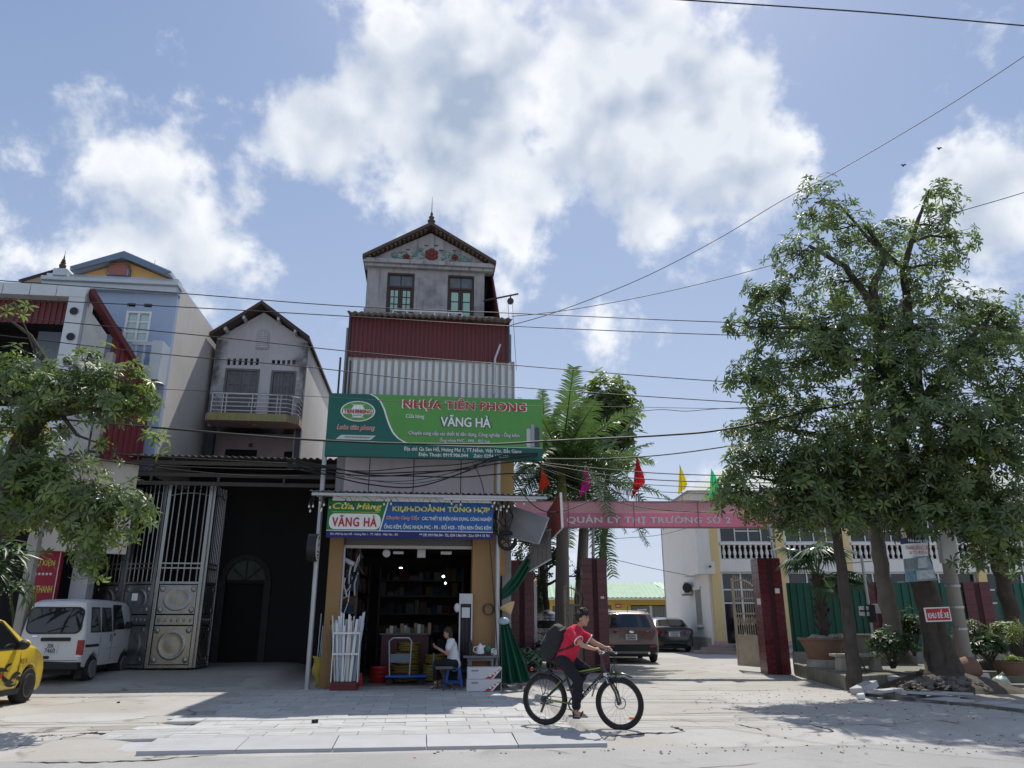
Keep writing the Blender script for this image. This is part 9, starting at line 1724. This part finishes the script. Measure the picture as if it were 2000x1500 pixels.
xx, yy_ = FW.gr(1675,1366,0); q = MB(); q.lathe([(.05,0),(.065,.12),(.06,.12),(.045,.01),(0,.01)], 12,(0,0,0)); q.v = [(xx + p[2], yy_ + p[0], .05 + p[1]) for p in q.v]; single('plastic_cup', q, M_PVC, 'white plastic cup lying below the first kerb stone', 'cup', FW, xx, yy_, 0, smooth=True)
# stainless tank and motorbike behind the left gate pillar
tx, _, tz = WP(1069,1215,25.2); tk = thing('water_tank', 'stainless steel water tank behind the white wicket', 'tank', FW, tx, 25.2,.7); prof = [(.3,.7),(.36,.73)]
for k in range(9): prof += [(.38,.78 + .085 * k),(.36,.82 + .085 * k)]
prof += [(.38,1.56),(.2,1.64),(.12,1.66),(.12,1.70),(0,1.70)]; pLA(AK(prof, 24,(tx, 25.2,0)), 'tank', mat('shiny_steel', (.5,.5,.5),.25,.9,.08,3), tk, smooth=True); pLA(AK([(.383,1.15),(.386,1.16),(.386,1.36),(.383,1.37)], 24,(tx, 25.2,0)), 'label_band', M_TRIM, tk); q = MB()
for a in (-1,1): q.box(tx + a * .3 - .03, tx + a * .3 + .03,25.0,25.4,0,.7)
q.box(tx - .4, tx + .4,24.95,25.45,.66,.7); q.build('stand', M_DARKSTEEL, tk)
FM = Frame(*WP(1062,1290,21.8)[:2], 70); mb_ = thing('motorbike', 'dark parked motorbike behind the cyclist beside the tank', 'motorbike', FM, 0,0)
for u_ in (-.6,.6): w_ = pTU(AK([(u_ + .25 * math.cos(2 * math.pi * i / 24),0,.29 + .25 * math.sin(2 * math.pi * i / 24)) for i in range(25)], .045,8, False), 'wheel', M_TYRE, mb_, smooth='all'); q = MB(); q.lathe([(.06,-.05),(.06,.05)], 10,(u_, 0,.29),1); [q.bar((u_, 0,.29),(u_ + .22 * math.cos(k * 1.05),0,.29 + .22 * math.sin(k * 1.05)),.02) for k in range(6)]; q.build('rim', M_RIMB, w_)
q = MB(); q.ball((-.25,0,.62),(.48,.13,.16),14,10); q.ball((.1,0,.45),(.35,.12,.16),12,8); q.ball((.42,0,.72),(.12,.2,.32),12,8); remesh(q.build('body', M_BLACKP, mb_),.015,4); pBA(AK((-.25,0,.78),(.42,.12,.06),14,8), 'seat', M_TRIM, mb_, smooth='all')
pTU(AK([(.42,-.32,1.05),(.46,-.1,1.0),(.46,.1,1.0),(.42,.32,1.05)], .015,8), 'handlebar', M_DARKSTEEL, mb_); pBA(AK((.52,0,.95),(.08,.12,.09),12,8), 'headlamp', M_CHROME, mb_, smooth='all')
for s_ in (-1,1): q = MB(); q.tube([(.44, s_ * .2,1.02),(.42, s_ * .26,1.2)], .007,5); q.ball((.42, s_ * .27,1.23),(.02,.06,.04),10,6); q.build('mirror', M_TRIM, mb_); pTU(AK([(.56, s_ * .06,.8),(.6, s_ * .06,.29)], .02,6), 'fork_leg', M_STEEL, mb_)
# litter
def litter(px, py, w, d, h, m_, lab, yaw=0, name='litter', cat='litter', z=-.03):
    x, y = FW.gr(px, py, z); q = MB(); q.box(-w / 2, w / 2,-d / 2, d / 2,0, h); o = single(name, q, m_, lab, cat, FW, 0,0,0); o.location = (x, y, z); o.rotation_euler = (R(2), R(-3), R(yaw))
litter(615,1411,.09,.06,.04, M_TRIM, 'small dark stone on the sunlit pavers', 20, 'stone', 'stone', .003); litter(906,1459,.38,.09,.01, M_CARD, 'strip of brown cardboard lying below the kerb', 8, 'cardboard_strip', 'cardboard', -.078); litter(1066,1452,.1,.05,.012, mat('tan_scrap', (.5,.38,.2),.8), 'tan paper scrap below the kerb end', -20, z=-.078); litter(700,1377,.03,.03,.004, mat('magenta_petal', (.6,.05,.35),.8), 'magenta petal on the shaded pavers', 10, 'petal', 'petal', .006); litter(810,1480,.03,.03,.004, MATS['magenta_petal'], 'magenta petal on the road', 30, 'petal', 'petal', -.08)
litter(405,1323,.2,.12,.03, M_PVC, 'crumpled white plastic on the shaded ground before the gate', 14, z=.03); litter(170,1363,.16,.06,.012, m_wt, 'white paper scrap near the yellow car', 25, z=-.01); litter(231,1375,.05,.04,.04, M_TRIM, 'small black lump on the forecourt', 25, 'stone', 'stone', -.02)
# two birds
for (x, y, lab) in ((1835,290, 'tiny dark bird in the sky, upper right of the tall tree'),(1765,323, 'tiny dark bird in the sky above the big tree')):
    c = WP(x, y, 60); q = MB(); q.ball(c, (.09,.22,.07),10,8); bd_ = thing('bird', lab, 'bird', FW, c[0], c[1], c[2]); q.build('body', M_TRIM, bd_, smooth='all')
    for s_ in (-1,1): q = MB(); q.add([(c[0], c[1] - .1, c[2]),(c[0], c[1] + .1, c[2]),(c[0] + s_ * .22, c[1] + .08, c[2] + .10),(c[0] + s_ * .34, c[1] + .12, c[2] + .02),(c[0] + s_ * .2, c[1] - .06, c[2] + .09)], [(0,1,2,3,4)]); q.build('wing', M_TRIM, bd_, solid=.015)

# ================================================================== overhead cables
M_CABLE = mat('black_cable', (.015,.015,.016),.6,0,0)
def spline(P, n=10):
    out = []
    for i in range(len(P) - 1):
        a, b, c, d = P[max(0, i - 1)], P[i], P[i + 1], P[min(len(P) - 1, i + 2)]
        for k in range(n): t = k / n; out.append(.5 * (2 * b + (c - a) * t + (2 * a - 5 * b + 4 * c - d) * t * t + (3 * b - a - 3 * c + d) * t ** 3))
    out.append(P[-1]); return out
def cable(px, lab, v=-2.5, r=.011, fr=FS, vs=None):
    P = []
    for i, (x, y) in enumerate(px): vv = vs[i] if vs else v; u, z = fr.at(x, y, vv); P.append(Vector((u, vv, z)))
    q = MB(); q.tube(spline(P), r, 5); return single('power_cable', q, M_CABLE, lab, 'cable', fr, P[0].x, P[0].y, P[0].z, 'overhead cables', smooth='all')
cable([(-250,528),(0,548),(340,572),(680,598),(1030,613),(1500,632),(2000,640),(2300,640)], 'cable crossing just below the orange gable and the gabled top storey')
cable([(-250,560),(0,582),(340,599),(700,619),(1000,637),(1440,655),(2000,671),(2300,675)], 'cable crossing along the eave of the maroon sheet')
cable([(-250,590),(0,617),(400,656),(700,688),(1000,713),(1410,745),(2000,778),(2300,790)], 'cable crossing the lower edge of the maroon sheet')
cable([(-250,628),(0,655),(300,690),(600,717),(860,745),(1430,785),(2000,815),(2300,825)], 'cable crossing the white ribbed sheet above the billboard')
cable([(-200,725),(100,745),(300,759),(500,768),(640,776),(900,790),(1230,795),(1410,798),(1700,800)], 'thin cable level with the top of the green billboard', r=.006)
cable([(-250,785),(0,808),(290,834),(640,861),(930,868),(1080,861),(1300,850),(1420,838),(1600,800),(1800,760)], 'thick cable sagging across the lower half of the green billboard', r=.022)
cable([(1055,896),(1180,896),(1300,888),(1420,872),(1560,850),(1750,810)], 'cable leaving the billboard foot and rising into the big tree', r=.014)
cable([(1200,-12),(1340,0),(1700,24),(2000,50),(2300,76)], 'thick cable high in the top right corner of the sky', r=.014, v=-7)
cable([(995,636),(1090,608),(1250,545),(1400,468),(1530,390),(1640,332),(1830,220),(2000,110),(2200,-30)], 'long cable rising diagonally from the maroon eave to the upper right sky', r=.010, vs=[0,-.5,-1.2,-2,-2.8,-3.4,-4.4,-5.4,-6.6])
cable([(1000,618),(1120,604),(1300,570),(1500,520),(1700,462),(1870,414),(2000,376),(2200,312)], 'cable rising gently behind the tall tree crown to the right edge', r=.010, vs=[0,-.4,-1,-1.7,-2.4,-3,-3.5,-4.2])
cable([(1225,806),(1290,800),(1340,803),(1410,798),(1600,790)], 'thin kinked cable right of the palm crown', r=.008)
rr = random.Random(77)
side = ['uppermost', 'second', 'third', 'fourth', 'fifth', 'sixth', 'lowest']
for i, (a, m1, m2, b) in enumerate((((1040,902),(1180,916),(1320,926),(1560,932)),((1050,905),(1200,930),(1340,940),(1560,944)),((1045,903),(1190,938),(1330,950),(1560,956)),((1040,906),(1180,950),(1320,962),(1560,968)),((1035,905),(1150,948),(1290,974),(1560,984)),((1040,915),(1130,958),(1260,992),(1400,1002)),((1180,968),(1090,1000),(1040,985),(1000,930)))):
    cable([a, m1, m2, b], 'cable in the bundle between billboard foot and big tree, %s' % side[i], vs=[-.3,-.8,-1.2,-1.8], r=rr.choice((.008,.012,.014)))
sg_ = ['shallowest', 'second shallowest', 'third', 'fourth', 'fifth', 'second deepest', 'deepest']
for i, (ya, ys_, yb) in enumerate(((912,912,893),(918,926,897),(910,922,905),(922,938,890),(915,944,898),(925,951,890),(908,930,926))):
    cable([(560, ya - 12),(640, ya + 3),(720,(ya + ys_) / 2 + 8),(810, ys_),(900,(ys_ + yb) / 2 + 4),(975, yb),(1050, yb - 8 + i)], 'black cable sagging before the lilac panels below the billboard, %s' % sg_[i], v=-.45, r=rr.choice((.008,.012,.016)))
for i, px in enumerate((((60,872),(190,884),(420,898),(640,908)),((60,880),(250,905),(450,915),(640,918)),((120,878),(300,912),(500,930),(640,926)),((200,962),(262,935),(300,910),(340,898)),((-150,838),(20,868),(130,874),(260,893)))):
    cable(list(px), 'cable looping along the sooty shed roof edge, %s' % ('uppermost', 'middle', 'lowest', 'short slanting one by the leaves', 'one coming from the left edge')[i], v=1.6, r=.012)
cable([(975,1330),(960,1100),(945,960),(925,905)], 'cable slanting up the right ochre pillar to the billboard', vs=[-.2,-.2,-.3,-.3], r=.01)
cable([(1235,1040),(1300,1010),(1345,1000),(1420,990)], 'thin cable behind the pink banner, upper one', fr=FG, v=2.0, r=.008); cable([(1200,1052),(1280,1046),(1340,1032),(1400,1012)], 'thin cable behind the pink banner, lower one', fr=FG, v=2.2, r=.008); cable([(1190,1090),(1260,1107),(1345,1124)], 'thin cable sloping down to the office side wall', fr=FG, v=9, r=.012)
